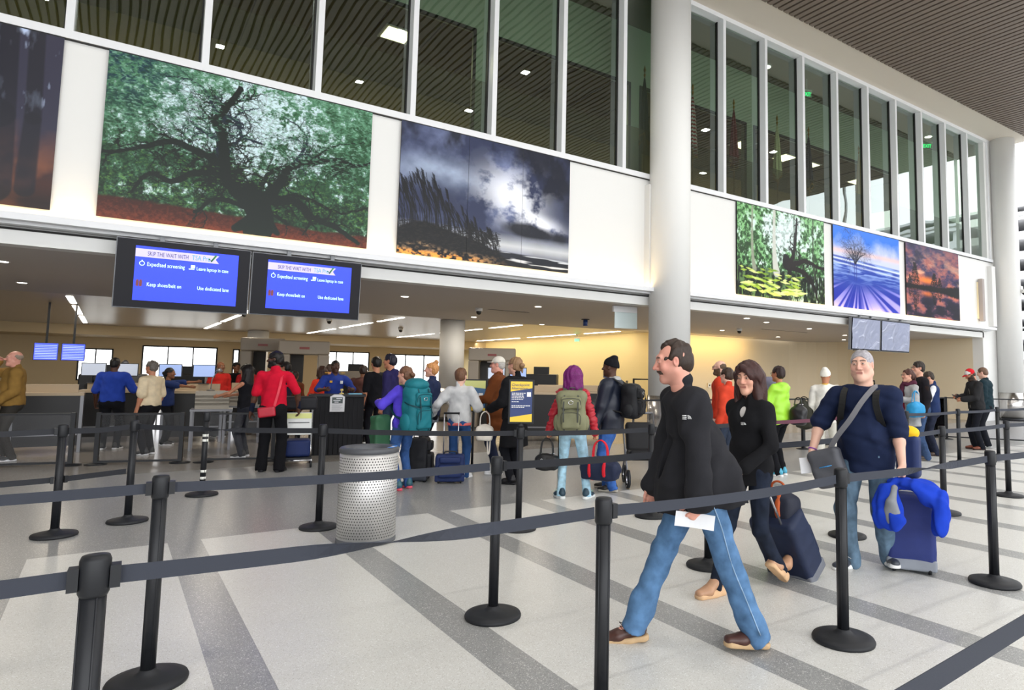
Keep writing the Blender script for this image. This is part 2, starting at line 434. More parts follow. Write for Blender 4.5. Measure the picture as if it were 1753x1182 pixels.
# right-hand walls of the opening
def wallseg(mb, a, b, z0, z1, t=.15):
    d = Vector((b[0]-a[0], b[1]-a[1], 0)).normalized(); n = Vector((-d.y, d.x, 0))*t
    a0 = Vector((*a, 0)); b0 = Vector((*b, 0))
    P = [a0, b0, b0+n, a0+n]
    mb.add([(p.x, p.y, z0) for p in P]+[(p.x, p.y, z1) for p in P], [(0, 1, 2, 3)[::-1], (4, 5, 6, 7), (0, 1, 5, 4), (1, 2, 6, 5), (2, 3, 7, 6), (3, 0, 4, 7)])
wr = MB(); wallseg(wr, (16.8, 19.0), (16.8, 36.2), 0, 3.3, -.15)
wr.build('wall_right', M_yellow, kind='structure')
wy = MB(); wallseg(wy, (16.8, 19.0), (24.6, 19.15), 0, 3.3)
pts = [(24.6+2.3*math.sin(a), 16.85+2.3*math.cos(a)) for a in np.linspace(0, PI/2, 9)]
for a, b in zip(pts[:-1], pts[1:]): wallseg(wy, a, b, 0, 3.3)
wallseg(wy, (26.9, 16.85), (26.9, 12.0), 0, 3.3)
wy.build('wall_alcove', M_beigewall, kind='structure')
MB().box((-16.1, -9, 0), (-16, 36.2, 11.3)).build('wall_left', M_white, kind='structure')
# back wall with windows
wb = MB(); WIN = [(-1.2, .05, .9, 2.3, 1), (1.1, 4.1, .9, 2.5, 2), (4.75, 5.05, .6, 2.45, 0), (5.6, 5.95, .6, 2.45, 0), (6.6, 6.95, .6, 2.45, 0), (7.35, 8.0, .9, 2.45, 0), (8.75, 11.35, 1.2, 2.5, 2), (12.3, 16.6, .9, 2.45, 3)]
x = -16
for a, b, z0, z1, n in WIN:
    wb.box((x, 36, 0), (a, 36.2, 2.8)); wb.box((a, 36, 0), (b, 36.2, z0)); wb.box((a, 36, z1), (b, 36.2, 2.8)); x = b
wb.box((x, 36, 0), (17, 36.2, 2.8))
wb.build('wall_back', M_ck, kind='structure')
for i, (a, b, z0, z1, n) in enumerate(WIN):
    t = thing('window_%d' % (i+2), kind='structure')
    f = MB(); f.box((a, 35.97, z0), (a+.06, 36.05, z1)); f.box((b-.06, 35.97, z0), (b, 36.05, z1)); f.box((a, 35.97, z1-.06), (b, 36.05, z1)); f.box((a, 35.97, z0), (b, 36.05, z0+.05))
    for j in range(n):
        xx = a+(b-a)*(j+1)/(n+1); f.box((xx-.025, 35.97, z0), (xx+.025, 36.05, z1))
    f.build('window_frame', M_black, t)
    #, z0), (b, 36.1, z0), (b, 36.1, z1), (a, 36.1, z1)], [(0, 1, 2, 3)]).build('pane', glass2 if 'glass2' in globals() else mat('clear_glass', (1, 1, 1), 0), t) if False else None

# ------------------------------------------------------------------ end of the hall: glazed wall, garage outside, columns
we = thing('window_20', kind='structure')
fr = None
for y in np.arange(-9, 11.7, 2.3):
    if fr is None: fr = MB().box((29.15, 0, 0), (29.3, .08, 11.1)).build('mullion', M_frame, we)
    else: fr = copy_part(fr, we)
    fr.location.y = y
for z in (1.1, 3.6, 8.1):
    MB().box((29.16, -9, z), (29.28, 11.6, z+.06)).build('transom', M_frame, we)
wg = thing('window_21', kind='structure')
fr = None
for x in np.arange(-16, 29.3, 2.5):
    if fr is None: fr = MB().box((0, -9.1, 0), (.08, -8.95, 11.1)).build('mullion', M_frame, wg)
    else: fr = copy_part(fr, wg)
    fr.location.x = x
MB().box((-16, -9.08, 3.6), (29.2, -8.96, 3.7)).build('transom', M_frame, wg)
MB().box((-60, -60, -.6), (140, 120, -.3)).build('ground_outside', mat('concrete_apron', (.45, .45, .43), .8, vary=.1), kind='structure')

M_conc = mat('pale_concrete', (.62, .62, .64), .8)
ga_ = thing('parking_garage', 'pale concrete parking garage with dark open decks outside the end glass', 'building', (50, 0, -.3))
gb = []
for k in range(8):
    z = 13.7-1.36*2*k*.5
for k in range(9):
    z = 13.1-1.37*k
    MB().box((0, -45, z-.55+.3), (9, 30, z+.3)).build('deck_band', M_conc, ga_)
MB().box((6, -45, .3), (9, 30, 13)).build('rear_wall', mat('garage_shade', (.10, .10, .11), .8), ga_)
MB().box((0, -45, 13.75), (9, 30, 13.95)).build('roof_rail', M_conc, ga_)
for y in np.arange(-42, 30, 6):
    MB().box((.4, y, 0), (.9, y+.5, 13)).build('garage_column', M_conc, ga_)

def column(x, y, r, ztop, label, clad=1.07, name='round_column'):
    t = thing(name, label, 'column', (x, y, 0))
    MB().lathe([(r, clad), (r, ztop)], n=48).build('shaft', M_white, t)
    MB().lathe([(r+.008, .10), (r+.008, clad)], n=48).build('steel_cladding', M_steel, t)
    MB().lathe([(r+.012, 0), (r+.012, .10)], n=48).build('base_ring', M_black, t)
    s = MB()
    for a in (0.4, 2.5, 4.6): s.box((r*math.cos(a)-.012, r*math.sin(a)-.012, .1), (r*math.cos(a)+.012, r*math.sin(a)+.012, clad))
    s.build('cladding_seam', M_steel, t)
    return t
column(10.46, 11.3, .481, Zc, 'tall white round column in front of the facade behind the man in black')
column(28.4, 11.3, .44, Zc, 'tall white round column at the right end of the hall')
column(8.72, 19.45, .385, 3.15, 'cream round column inside the checkpoint behind the grey sweatshirt', 1.02)
column(5.1, 31.5, .42, 3.15, 'distant cream column above the beige scanner', 1.02)
# ------------------------------------------------------------------ printed murals on the facade
M_print = mat('glossy_photo_print', attr=True, rough=.3, spec=.25)
rng = random.Random(3)
def branches(img, pts, w0, w1, col, depth, asp, spread=.5, seed=0, tw=.35):
    r = random.Random(seed)
    P = curve(pts, 6); n = len(P); W = [w0+(w1-w0)*i/(n-1) for i in range(n)]
    P = [(x+r.gauss(0, .0016), y+r.gauss(0, .003)) for x, y in P]
    stroke(img, P, W, col, 1.1)
    if depth <= 0: return
    for i in range(2, n, 3 if depth > 1 else 4):
        if r.random() < .8:
            (x, y), (xp, yp) = P[i], P[i-1]; a = math.atan2((y-yp), (x-xp)*asp)+r.choice((-1, 1))*r.uniform(.4, 1.2)
            l = r.uniform(.05, .14)*(.6 if depth == 1 else 1); q = [(x, y)]
            for j in range(4):
                a += r.gauss(0, .45); x += l/4*math.cos(a); y += l/4*math.sin(a)*asp; q.append((x, y))
            branches(img, q, W[i]*tw, W[i]*tw*.3, col, depth-1, asp, seed=r.randrange(9999), tw=.6)
def foliage(img, n, cols, seed, box, size, asp, fade=.6):
    h, w, _ = img.shape; r = np.random.RandomState(seed)
    for i in range(n):
        x = r.uniform(box[0], box[2]); y = r.uniform(box[1], box[3]); c = cols[r.randint(len(cols))]
        a = r.uniform(-.9, .9); l = size*r.uniform(.4, 1)
        stroke(img, [(x, y), (x+l*math.cos(a), y+l*math.sin(a)*asp*.6)], [size*.25, size*.1], c, 1.2, fade)
def oak():
    W, H = 560, 356; asp = W/H; img = np.zeros((H, W, 3)); u = np.linspace(0, 1, W)[None]+np.zeros((H, 1)); v = np.linspace(0, 1, H)[:, None]+np.zeros((1, W))
    n1 = fbm(H, W, 5, 8, 11, 6, .6); n2 = fbm(H, W, 26, 40, 5, 4, .75); n3 = fbm(H, W, 60, 90, 9, 3, .8)
    img[:] = lin('#2f5a3c')
    img = mixc(img, lin('#6f9f82'), (n1*.5+n2*.7-.52)*4+(v-.5))
    img = mixc(img, lin('#cfe2e8'), np.clip((n2*1.0+n1*.6-.98+.42*np.exp(-((u-.50)/.34)**2-((v-.68)/.30)**2))*7, 0, .95))
    img = mixc(img, lin('#16301f'), np.clip((.52-n3)*4, 0, .8)*np.clip(1.2-v, .3, 1))
    img = mixc(img, lin('#1c3560'), np.clip((.30-u)*3, 0, .6)*np.clip((v-.55)*3, 0, 1)*np.clip((.62-n2)*6, 0, 1))
    img = mixc(img, lin('#0b1a10'), np.clip((.42-v)*2.2, 0, .72)*np.clip((.56-n2)*8, .1, 1))
    img = mixc(img, lin('#86b35c'), np.clip((n3-.6)*6, 0, .55)*np.clip((.42-v)*4, 0, 1)*np.clip((v-.1)*6, 0, 1))
    D = '#0d1f18'; B = '#1c2c3c'
    gl_ = .085+.06*(1-u)+.012*(n1-.5)*4
    g = np.clip((gl_-v)*60, 0, 1)
    soil = mixc(np.zeros((H, W, 3))+np.array(lin('#451f12')), lin('#6e3c28'), (n3-.4)*1.6+(.07-v)*5)
    img = img*(1-g[..., None])+soil*g[..., None]
    T = [([(.545, .03), (.55, .14), (.53, .24), (.50, .30)], .11, .06, D, 0), ([(.55, .10), (.50, .22), (.42, .33), (.41, .42), (.40, .52), (.39, .62), (.37, .70), (.40, .80), (.43, .88), (.45, .95)], .07, .018, D, 3),
         ([(.41, .42), (.33, .47), (.27, .50), (.22, .52), (.14, .46), (.05, .40), (0, .38)], .036, .010, D, 3), ([(.47, .26), (.39, .36), (.30, .34), (.23, .27), (.17, .30), (.13, .26), (.10, .16)], .034, .008, D, 2),
         ([(.52, .16), (.43, .20), (.37, .19), (.33, .12), (.31, .10)], .026, .008, D, 2), ([(.58, .24), (.62, .38), (.66, .49), (.76, .56), (.86, .60), (.93, .58), (1.0, .62)], .042, .010, D, 3),
         ([(.60, .24), (.68, .26), (.76, .17), (.86, .12), (.96, .03)], .045, .016, D, 2), ([(.62, .26), (.70, .30), (.78, .27), (.88, .23), (1, .30)], .024, .007, D, 2), ([(.37, .70), (.41, .74), (.45, .71), (.46, .64), (.50, .62), (.54, .61)], .018, .008, B, 2),
         ([(.40, .56), (.35, .60), (.31, .63), (.28, .66)], .022, .005, B, 2), ([(.54, .28), (.56, .38), (.60, .46), (.66, .48)], .024, .008, D, 2), ([(.55, .25), (.58, .34), (.52, .40), (.48, .36)], .018, .004, D, 1),
         ([(.38, .72), (.35, .80), (.31, .90), (.24, .93), (.18, .91)], .014, .004, B, 2), ([(.66, .49), (.70, .60), (.72, .70), (.68, .78), (.62, .82)], .014, .003, B, 2), ([(.76, .56), (.80, .66), (.88, .72), (.97, .76)], .010, .003, D, 2), ([(.48, .28), (.60, .16), (.66, .10)], .03, .012, D, 1)]
    for i, (p, a, b, c, d) in enumerate(T): branches(img, p, a, b, c, d, asp, seed=40+i)
    foliage(img, 1700, ['#7fae93', '#4c7d5b', '#9cc4b2', '#2f5b3f'], 3, (0, .42, 1, 1), .016, asp, .55)
    foliage(img, 900, ['#6f9a4c', '#25492c', '#3f6d3a', '#15301c'], 4, (0, .13, 1, .45), .012, asp, .6)
    for i, (p, a, b, c, d) in enumerate(T[:7]): stroke(img, curve(p, 5), [(a+(b-a)*q/(5*(len(p)-1)))*.8 for q in range(5*(len(p)-1)+1)], c, 1.5, .75)
    foliage(img, 900, ['#3d6b50', '#5d8f74', '#234833', '#84ad98'], 14, (0, .55, .38, 1), .018, asp, .6); foliage(img, 900, ['#3d6b50', '#5d8f74', '#234833', '#84ad98'], 15, (.55, .5, 1, 1), .018, asp, .6)
    stroke(img, [(.46, .03), (.52, .09), (.55, .2)], [.03, .06, .06], D, 2); stroke(img, [(.62, .03), (.58, .09), (.56, .2)], [.02, .05, .06], D, 2)
    return img
def oats():
    W, H = 480, 316; asp = W/H; u = np.linspace(0, 1, W)[None]+np.zeros((H, 1)); v = np.linspace(0, 1, H)[:, None]+np.zeros((1, W))
    n1 = fbm(H, W, 4, 5, 31, 6, .5); n2 = fbm(H, W, 3, 7, 35, 5, .5)
    img = np.zeros((H, W, 3))+np.array(lin('#39415f'))
    img = mixc(img, lin('#7d86a6'), (n1-.42)*3.2)
    img = mixc(img, lin('#151a2c'), np.clip((n2-.5)*5, 0, .9)*np.clip((v-.35)*3, 0, 1)*(1-np.exp(-((u-.55)/.2)**2-((v-.62)/.2)**2)))
    img = mixc(img, lin('#b9c6dc'), np.clip(np.exp(-((u-.2)/.22)**2-((v-.66)/.10)**2)*1.1*n1*1.6, 0, .8))
    b = np.exp(-((u-.62+.15*(v-.6))/.15)**2-((v-.58)/.17)**2)+.9*np.exp(-((u-.80)/.12)**2-((v-.40+.3*(u-.8))/.06)**2)
    img = mixc(img, lin('#f2f4fa'), np.clip(np.clip(b, 0, 1)**.7*np.clip((fbm(H, W, 7, 9, 37, 5, .62)-.40)*5.5, 0, 1), 0, 1))
    img = mixc(img, lin('#131623'), np.clip((np.exp(-((u-.78)/.25)**2-((v-.30+.12*(u-.8))/.075)**2)*(.5+n2)-.35)*2.5, 0, .92))
    hz = np.clip(1-abs(v-.17)/.10, 0, 1); img = mixc(img, lin('#cfd3d6'), hz*.85)
    sea = np.clip((.125-.05*(u-.5)-v)*80, 0, 1); wv = fbm(H, W, 60, 5, 51, 3); img = mixc(img, lin('#0f1420'), sea*.95); img = mixc(img, lin('#cfd6e0'), sea*np.clip((wv-.56)*9, 0, .8))
    dune = .24*np.exp(-((u-.12)/.22)**2)+.20*np.exp(-((u-.42)/.16)**2)*.6+.03+.02*(n1-.5)
    dk = np.clip((dune-v)*50, 0, 1); img = mixc(img, lin('#0b0c10'), dk)
    sand = np.clip((.075+.05*np.exp(-((u-.12)/.1)**2)-v)*30, 0, 1)*np.clip((.62-u)*5, 0, 1); gg = fbm(H, W, 60, 60, 61, 2)
    img = mixc(img, lin('#8d7a63'), sand*np.clip((gg-.35)*2.5, 0, 1)); img = mixc(img, lin('#d39a48'), np.clip((.05-v)*40, 0, 1)*np.clip((gg-.4)*4, 0, .8)*np.clip((.5-u)*5, 0, 1))
    r = random.Random(5)
    for i in range(150):
        x = r.uniform(0, .56); base = .04+.14*math.exp(-((x-.15)/.3)**2); hgt = r.uniform(.15, .34)*(1.25-x*1.1) + .12*math.exp(-((x-.2)/.12)**2)
        le = -r.uniform(.02, .09); p = curve([(x, base), (x+le*.2, base+hgt*.5), (x+le, base+hgt)], 5); stroke(img, p, [.004]*3+[.003]*(len(p)-3), '#0a0b10', 1, .9)
        if i % 2:
            for j in range(7):
                a = base+hgt-.012*j; xx = x+le+.006*j*.3; stroke(img, [(xx, a), (xx-.012, a+.018)], [.006, .003], '#12131a', 1, .9)
    foliage(img, 700, ['#0b0c10', '#1b1c20', '#2a2723'], 8, (0, .08, .55, .26), .02, asp, .8)
    return img
def swamp():
    W, H = 300, 196; asp = W/H; u = np.linspace(0, 1, W)[None]+np.zeros((H, 1)); v = np.linspace(0, 1, H)[:, None]+np.zeros((1, W))
    n1 = fbm(H, W, 8, 12, 71, 5, .7); n2 = fbm(H, W, 30, 45, 75, 3, .7); n3 = fbm(H, W, 10, 40, 79, 3, .7)
    img = np.zeros((H, W, 3))+np.array(lin('#3f6b3a'))
    img = mixc(img, lin('#8fc08a'), (n2-.45)*5+(v-.6)); img = mixc(img, lin('#dff0ee'), np.clip((n1+n2*.5-.86+.5*np.exp(-((u-.55)/.25)**2-((v-.8)/.25)**2))*4, 0, .9))
    img = mixc(img, lin('#1a2a16'), np.clip((.5-n2)*6, 0, .8)*np.clip(1.3-v*1.1, .2, 1))
    wt = np.clip((.34+.02*(n1-.5)-v)*30, 0, 1); img = mixc(img, lin('#0e140d'), wt*.9); img = mixc(img, lin('#6f8f5e'), wt*np.clip((n3-.55)*8, 0, .8)); img = mixc(img, lin('#c9d6dc'), wt*np.clip((n3-.64)*9, 0, .8)*np.clip((u-.5)*4, 0, 1))
    for x, w_, c in ((.40, .05, '#c9cbc4'), (.16, .03, '#9aa08f'), (.63, .018, '#3a4a34'), (.86, .022, '#44523d')):
        P = [(x, 1), (x-.005, .7), (x, .45), (x+.02, .30)]; stroke(img, curve(P, 4), [w_*.6+w_*.9*(i/12)**2 for i in range(13)], c, 2, .85)
    stroke(img, curve([(.52, .5), (.54, .42), (.57, .36), (.56, .22)], 4), [.02, .05, .07, .09, .10, .09, .08, .07, .06, .05, .05, .04, .03], '#1c1410', 1.5)
    for k, P in enumerate(([(.56, .40), (.66, .44), (.76, .48), (.9, .44), (1, .42)], [(.58, .38), (.74, .34), (.86, .2), (.9, .05)], [(.56, .38), (.62, .55), (.65, .8), (.66, .95)])): branches(img, P, .045, .02, '#221812', 2, asp, seed=90+k)
    r = random.Random(9)
    for i in range(75):
        x = r.uniform(.02, .66); y = r.uniform(.06, .33); l = r.uniform(.05, .14)*(1.3-y*2); a = r.uniform(-.25, .15)
        stroke(img, [(x, y), (x+l*.5, y+a*l*.5), (x+l, y+a*l)], [.004, .022*(1.3-y*2.2), .004], r.choice(['#a9c24f', '#c4d67a', '#86a53c', '#dbe6a0']), 1, .95)
    return img
def beach():
    W, H = 300, 196; asp = W/H; u = np.linspace(0, 1, W)[None]+np.zeros((H, 1)); v = np.linspace(0, 1, H)[:, None]+np.zeros((1, W))
    n1 = fbm(H, W, 5, 6, 101, 5); img = mixc(np.zeros((H, W, 3))+np.array(lin('#c9cfe6')), lin('#2f7fe0'), (v-.68)*4+(n1-.5)*1.2)
    img = mixc(img, lin('#f0c9b8'), np.exp(-((v-.70)/.035)**2)*.6)
    sl = .64-.05*u
    sea = np.clip((sl-v)*60, 0, 1); n2 = fbm(H, W, 50, 6, 105, 3); img = mixc(img, lin('#2c4fae'), sea); img = mixc(img, lin('#9fb7e8'), sea*np.clip((n2-.45)*4, 0, .9)*np.clip((v-.25)*4, 0, 1))
    img = mixc(img, lin('#e4edff'), np.exp(-((v-(.60-.06*u))/.012)**2)*.9+np.exp(-((v-(.55-.07*u))/.01)**2)*.6)
    a = np.arctan2(v-.42, u-.35); rr = np.hypot(v-.42, u-.35); st = vnoise(1, 2000, 1, 90, 109)[0]; s = st[np.clip(((a+PI)/(2*PI)*1999).astype(int), 0, 1999)]
    img = mixc(img, lin('#2733a8'), np.clip((.36-v)*5, 0, 1)*.8); img = mixc(img, lin('#b9b2f2'), np.clip((.36-v)*6, 0, 1)*np.clip((s-.5)*3, 0, .9)*np.clip(rr*2, 0, 1))
    for k, P in enumerate(([(.30, .56), (.28, .68), (.23, .80)], [(.31, .56), (.31, .70), (.28, .85)], [(.32, .56), (.35, .68), (.42, .78)], [(.32, .58), (.38, .66), (.45, .70)], [(.29, .6), (.24, .66), (.18, .72)])): branches(img, P, .014, .004, '#1c2036', 3, asp, seed=120+k)
    for x in (.295, .325): stroke(img, [(x, .56), (x, .36)], [.012, .01], '#2b3f96', 2, .7)
    return img
def sunset():
    W, H = 300, 196; asp = W/H; u = np.linspace(0, 1, W)[None]+np.zeros((H, 1)); v = np.linspace(0, 1, H)[:, None]+np.zeros((1, W))
    n1 = fbm(H, W, 8, 4, 131, 6, .6); vm = np.abs(v-.42)/.58; n = fbm(H, W, 9, 5, 135, 5, .6)
    img = np.zeros((H, W, 3))+np.array(lin('#4b4468')); img = mixc(img, lin('#d98a70'), np.clip((n-.47)*4, 0, .85)*np.clip(1.1-vm*.7, 0, 1)); img = mixc(img, lin('#f4cfae'), np.clip((n1-.56)*6, 0, .7)*np.clip(1-vm, 0, 1)*(v > .5)); img = mixc(img, lin('#2a2640'), np.clip((.47-n)*5, 0, .7))
    img = mixc(img, lin('#ff9440'), np.exp(-((v-.52)/.045)**2-((u-.36)/.20)**2)*.95+.75*np.exp(-((v-.33)/.035)**2-((u-.38)/.10)**2)); img = mixc(img, lin('#100f20'), np.clip((.40-v)*3.2, 0, .78)*np.clip((.62-n)*6, .25, 1))
    tl = .46+.03*(fbm(1, W, 1, 40, 139, 4)-.4)+.06*np.clip((u-.6)*2, 0, 1); dk = np.clip((tl-v)*40, 0, 1)*np.clip((v-(.82-tl))*40, 0, 1); img = mixc(img, lin('#0c0a10'), dk)
    for k, (bx, w_, h_, n_) in enumerate(((.15, .08, .28, 420), (.50, .07, .18, 300), (.60, .05, .12, 160), (.06, .04, .10, 90))):
        for lv in range(6): foliage(img, n_//6, ['#0c0a10'], 20+k*7+lv, (bx-w_*(1-lv/7), .46+h_*lv/6-.02, bx+w_*(1-lv/7), .46+h_*(lv+1)/6), .022, asp, .9); foliage(img, n_//8, ['#14101c'], 60+k*7+lv, (bx-w_*(1-lv/7), .36-h_*(lv+1)/6, bx+w_*(1-lv/7), .36-h_*lv/6+.02), .022, asp, .7)
    return img
def forest():
    W, H = 220, 230; asp = W/H; u = np.linspace(0, 1, W)[None]+np.zeros((H, 1)); v = np.linspace(0, 1, H)[:, None]+np.zeros((1, W))
    n1 = fbm(H, W, 5, 20, 151, 5); n2 = fbm(H, W, 4, 4, 155, 4)
    img = np.zeros((H, W, 3))+np.array(lin('#3d3c50')); img = mixc(img, lin('#c2d0ea'), np.clip((n1+v*.4-.85)*6, 0, .9)); img = mixc(img, lin('#4a2a1f'), np.clip((.45-v)*3, 0, .9)); img = mixc(img, lin('#d08a58'), np.clip((n2-.42)*5, 0, .9)*np.clip((.5-v)*3, 0, 1)*np.clip(1.3-u, 0, 1))
    r = random.Random(4)
    for x, w_ in ((.72, .17), (.50, .05), (.30, .09), (.88, .07), (.1, .05), (.6, .03)): stroke(img, [(x, 1), (x+.01, .5), (x, .1)], [w_, w_*1.05, w_*1.3], '#20202e', 2, .85)
    img = mixc(img, lin('#0d0a0c'), np.clip((.14-v)*8, 0, .8))
    return img
MUR = [(-3.3, -.82, forest, 'dark forest mural at the left end of the facade', 'photo of dark tree trunks', 1),
       (-.31, 3.51, oak, 'wide mural of a spreading oak tree above the blue monitors', None, 1),
       (4.05, 7.78, oats, 'mural of beach grass under a stormy sky', None, 3),
       (13.08, 16.85, swamp, 'green swamp mural with lily leaves right of the big column', None, 1),
       (17.30, 20.97, beach, 'blue beach mural with a bare tree in the surf', None, 1),
       (21.39, 25.03, sunset, 'orange sunset mural over dark water', None, 2)]
for a, b, fn, lab, _, np_ in MUR:
    img = np.clip(fn(), 0, 1)**1.22*1.12; t = thing('photo_mural', lab, 'mural', (a, 0, 3.66))
    H_, W_, _c = img.shape; w_ = b-a; h_ = 6.12-3.66
    t.location.y = YF-.06
    MB().box((.01, .006, .01), (w_-.01, .057, h_-.01)).build('backing', M_black, t)
    cuts = [0, 1] if np_ == 1 else ([0, .365, .69, 1] if np_ == 3 else [0, .37, 1])
    for c0, c1 in zip(cuts[:-1], cuts[1:]):
        i0 = int(c0*(W_-1)); i1 = int(c1*(W_-1))
        g = .006 if c1 < 1 else 0
        print_grid('print_panel', img[:, i0:i1+1], (c1-c0)*w_-g, h_, M_print, t, (c0*w_, 0, 0))
# ------------------------------------------------------------------ monitors under the ledge
M_bezel = mat('black_gloss_bezel', (.012, .012, .016), .25, spec=.12)
M_edge = mat('grey_bezel_edge', (.22, .23, .25), .3)
M_blue = mat('blue_screen', '#2239dc', .2, emit=.8, spec=.3)
M_lav = mat('lavender_banner', '#b9b2e8', .3, emit=.45)
M_txt = mat('pale_screen_text', '#bfe6ff', .3, emit=.9)
M_txt2 = mat('purple_screen_text', '#3a2252', .5)
M_cyan = mat('cyan_screen_text', '#2aa0cf', .3, emit=.2)
M_green = mat('green_check', '#4a9a3c', .3, emit=.1)
M_red = mat('red_shoe_icon', '#7a1f24', .3)
M_glassgloss = mat('screen_glass', (.04, .04, .05), .03, spec=1)
def monitor(x0, x1, z0, z1, label, on):
    w_ = (x1-x0); h_ = z1-z0; t = thing('hanging_monitor', label, 'monitor', (x0, 11.40, z0), 0)
    t.rotation_euler = (rad(3), 0, 0)
    MB().box((0, 0, 0), (w_, .09, h_)).build('housing', M_edge, t, bev=.008)
    MB().box((.012, -.006, .012), (w_-.012, .0, h_-.012)).build('glass_front', M_bezel, t)
    MB().box((w_*.3, .03, h_), (w_*.3+.06, .08, h_+.13)).build('bracket', M_edge, t); MB().box((w_*.7, .03, h_), (w_*.7+.06, .08, h_+.13)).build('bracket', M_edge, t)
    if on:
        ax, bx, az, bz = on; W_ = (bx-ax)*w_; H_ = (bz-az)*h_; X = ax*w_; Z = az*h_
        s = MB().box((X, -.009, Z), (X+W_, -.006, Z+H_)).build('screen', M_blue, t)
        b = MB().prism([(X, Z+H_*.80), (X+W_*.80, Z+H_*.80), (X+W_*.765, Z+H_*.875), (X+W_*.80, Z+H_*.95), (X, Z+H_*.95)], -.011, -.0091, 'y').build('banner', M_lav, t)
        R = (PI/2, 0, 0); y = -.012
        text('banner_text', 'SKIP THE WAIT WITH', H_*.115, M_txt2, b, (X+W_*.11, y, Z+H_*.83), R, sx=.58)
        text('banner_text', 'TSA Pre', H_*.13, M_cyan, b, (X+W_*.53, y, Z+H_*.83), R, sx=.68)
        MB().tube([(X+W_*.70, y, Z+H_*.88), (X+W_*.72, y, Z+H_*.83), (X+W_*.77, y, Z+H_*.96)], .012).build('check_mark', M_green, b)
        for s_, u_, v_, sz in (('Expedited screening', .11, .64, .105), ('Leave laptop in case', .58, .64, .095), ('Keep shoes/belt on', .12, .27, .10), ('Use dedicated lane', .60, .27, .10)):
            text('screen_text', s_, H_*sz, M_txt, s, (X+W_*u_, y, Z+H_*v_), R, sx=.70)
        ic = MB(); ic.tube([(X+W_*.065+.03*math.cos(a), y, Z+H_*.68+.03*math.sin(a)) for a in np.linspace(0, 2*PI, 13)], .005, 5); ic.box((X+W_*.06, y-.002, Z+H_*.68+.034), (X+W_*.07, y+.002, Z+H_*.68+.048)); ic.build('stopwatch_icon', M_txt, s)
        ic = MB(); ic.box((X+W_*.525, y-.002, Z+H_*.67), (X+W_*.565, y+.002, Z+H_*.73)); ic.box((X+W_*.505, y-.002, Z+H_*.645), (X+W_*.56, y+.002, Z+H_*.66)); ic.build('laptop_icon', M_txt, s)
        for q in (.035, .065):
            ic = MB(); ic.prism([(X+W_*q-.016, Z+H_*.26), (X+W_*q+.016, Z+H_*.26), (X+W_*q+.018, Z+H_*.34), (X+W_*q+.012, Z+H_*.38), (X+W_*q-.012, Z+H_*.38), (X+W_*q-.018, Z+H_*.34)], y-.002, y+.002, 'y'); ic.build('shoe_icon', M_red, s)
    return t
monitor(-.05, 1.67, 2.37, 3.37, 'left hanging monitor with blue screen and white checklist text', (.135, .90, .115, .90))
monitor(1.69, 3.38, 2.38, 3.36, 'right hanging monitor with blue screen and white checklist text', (.135, .90, .115, .90))
# two monitors wrapped in clear plastic
M_wrap = bpy.data.materials.new('crumpled_plastic_wrap'); M_wrap.use_nodes = True
_b = M_wrap.node_tree.nodes['Principled BSDF']; _nt = M_wrap.node_tree
_b.inputs['Base Color'].default_value = (.30, .33, .46, 1); _b.inputs['Roughness'].default_value = .12; _b.inputs['Specular IOR Level'].default_value = 1
_n = _nt.nodes.new('ShaderNodeTexNoise'); _n.inputs['Scale'].default_value = 2.2; _n.inputs['Distortion'].default_value = 1.6
_c = _nt.nodes.new('ShaderNodeTexCoord'); _p = _nt.nodes.new('ShaderNodeBump'); _p.inputs['Strength'].default_value = .7; _p.inputs['Distance'].default_value = .12
_nt.links.new(_c.outputs['Object'], _n.inputs['Vector']); _nt.links.new(_n.outputs[0], _p.inputs['Height']); _nt.links.new(_p.outputs[0], _b.inputs['Normal'])
for x0, x1, lab in ((17.85, 19.4, 'left of the two plastic-wrapped hanging monitors'), (19.44, 21.15, 'right of the two plastic-wrapped hanging monitors')):
    t = monitor(x0, x1, 2.38, 3.37, lab, None)
    w_ = x1-x0; n = 24; X, Z = np.meshgrid(np.linspace(.04, w_-.04, n), np.linspace(.04, .95, n)); r = np.random.RandomState(int(x0))
    Y = -.014-.02*fbm(n, n, 3, 3, int(x0*3), 2); idx = np.arange(n*n).reshape(n, n)
    q = np.stack([idx[:-1, :-1], idx[:-1, 1:], idx[1:, 1:], idx[1:, :-1]], -1).reshape(-1, 4)
    o = bpy.data.objects.new('plastic_wrap', npmesh('plastic_wrap', np.stack([X.ravel(), Y.ravel(), Z.ravel()], 1), q, [M_wrap])); link(o, t)

# ------------------------------------------------------------------ soffit fittings
DL = [(-1.53, 17.0), (-1.49, 13.7), (5.09, 13.9), (8.36, 13.7), (8.59, 17.7), (11.57, 18.7), (14.3, 12.3), (17.53, 16.2), (15.75, 12.8), (18.79, 13.5), (22.5, 14.6), (21.88, 17.2), (25.2, 16.4), (1.8, 13.8), (1.8, 17.2)]
dl0 = None; W_ = ['first', 'second', 'third']
dls = []
for i, (x, y) in enumerate(DL):
    if dl0 is None:
        t = dl0 = thing('round_downlight', None, 'ceiling light', (x, y, 3.15))
        MB().lathe([(.10, -.006), (.10, 0)]).build('trim_ring', M_frame, t); MB().lathe([(.075, -.009), (.075, -.006)]).build('diffuser', M_emit, t)
    else: t = copy_tree(dl0, None, (x, y, 3.15))
    t['label'] = 'round downlight under the ledge, %s from the left' % ['first', 'second', 'third', 'fourth', 'fifth', 'sixth', 'seventh', 'eighth', 'ninth', 'tenth', 'eleventh', 'twelfth', 'thirteenth', 'fourteenth', 'fifteenth'][sorted(DL, key=lambda q: q[0]/q[1]).index((x, y))]; t['group'] = 'downlights under the ledge'
M_domeb = mat('smoked_dome', (.02, .02, .02), .1)
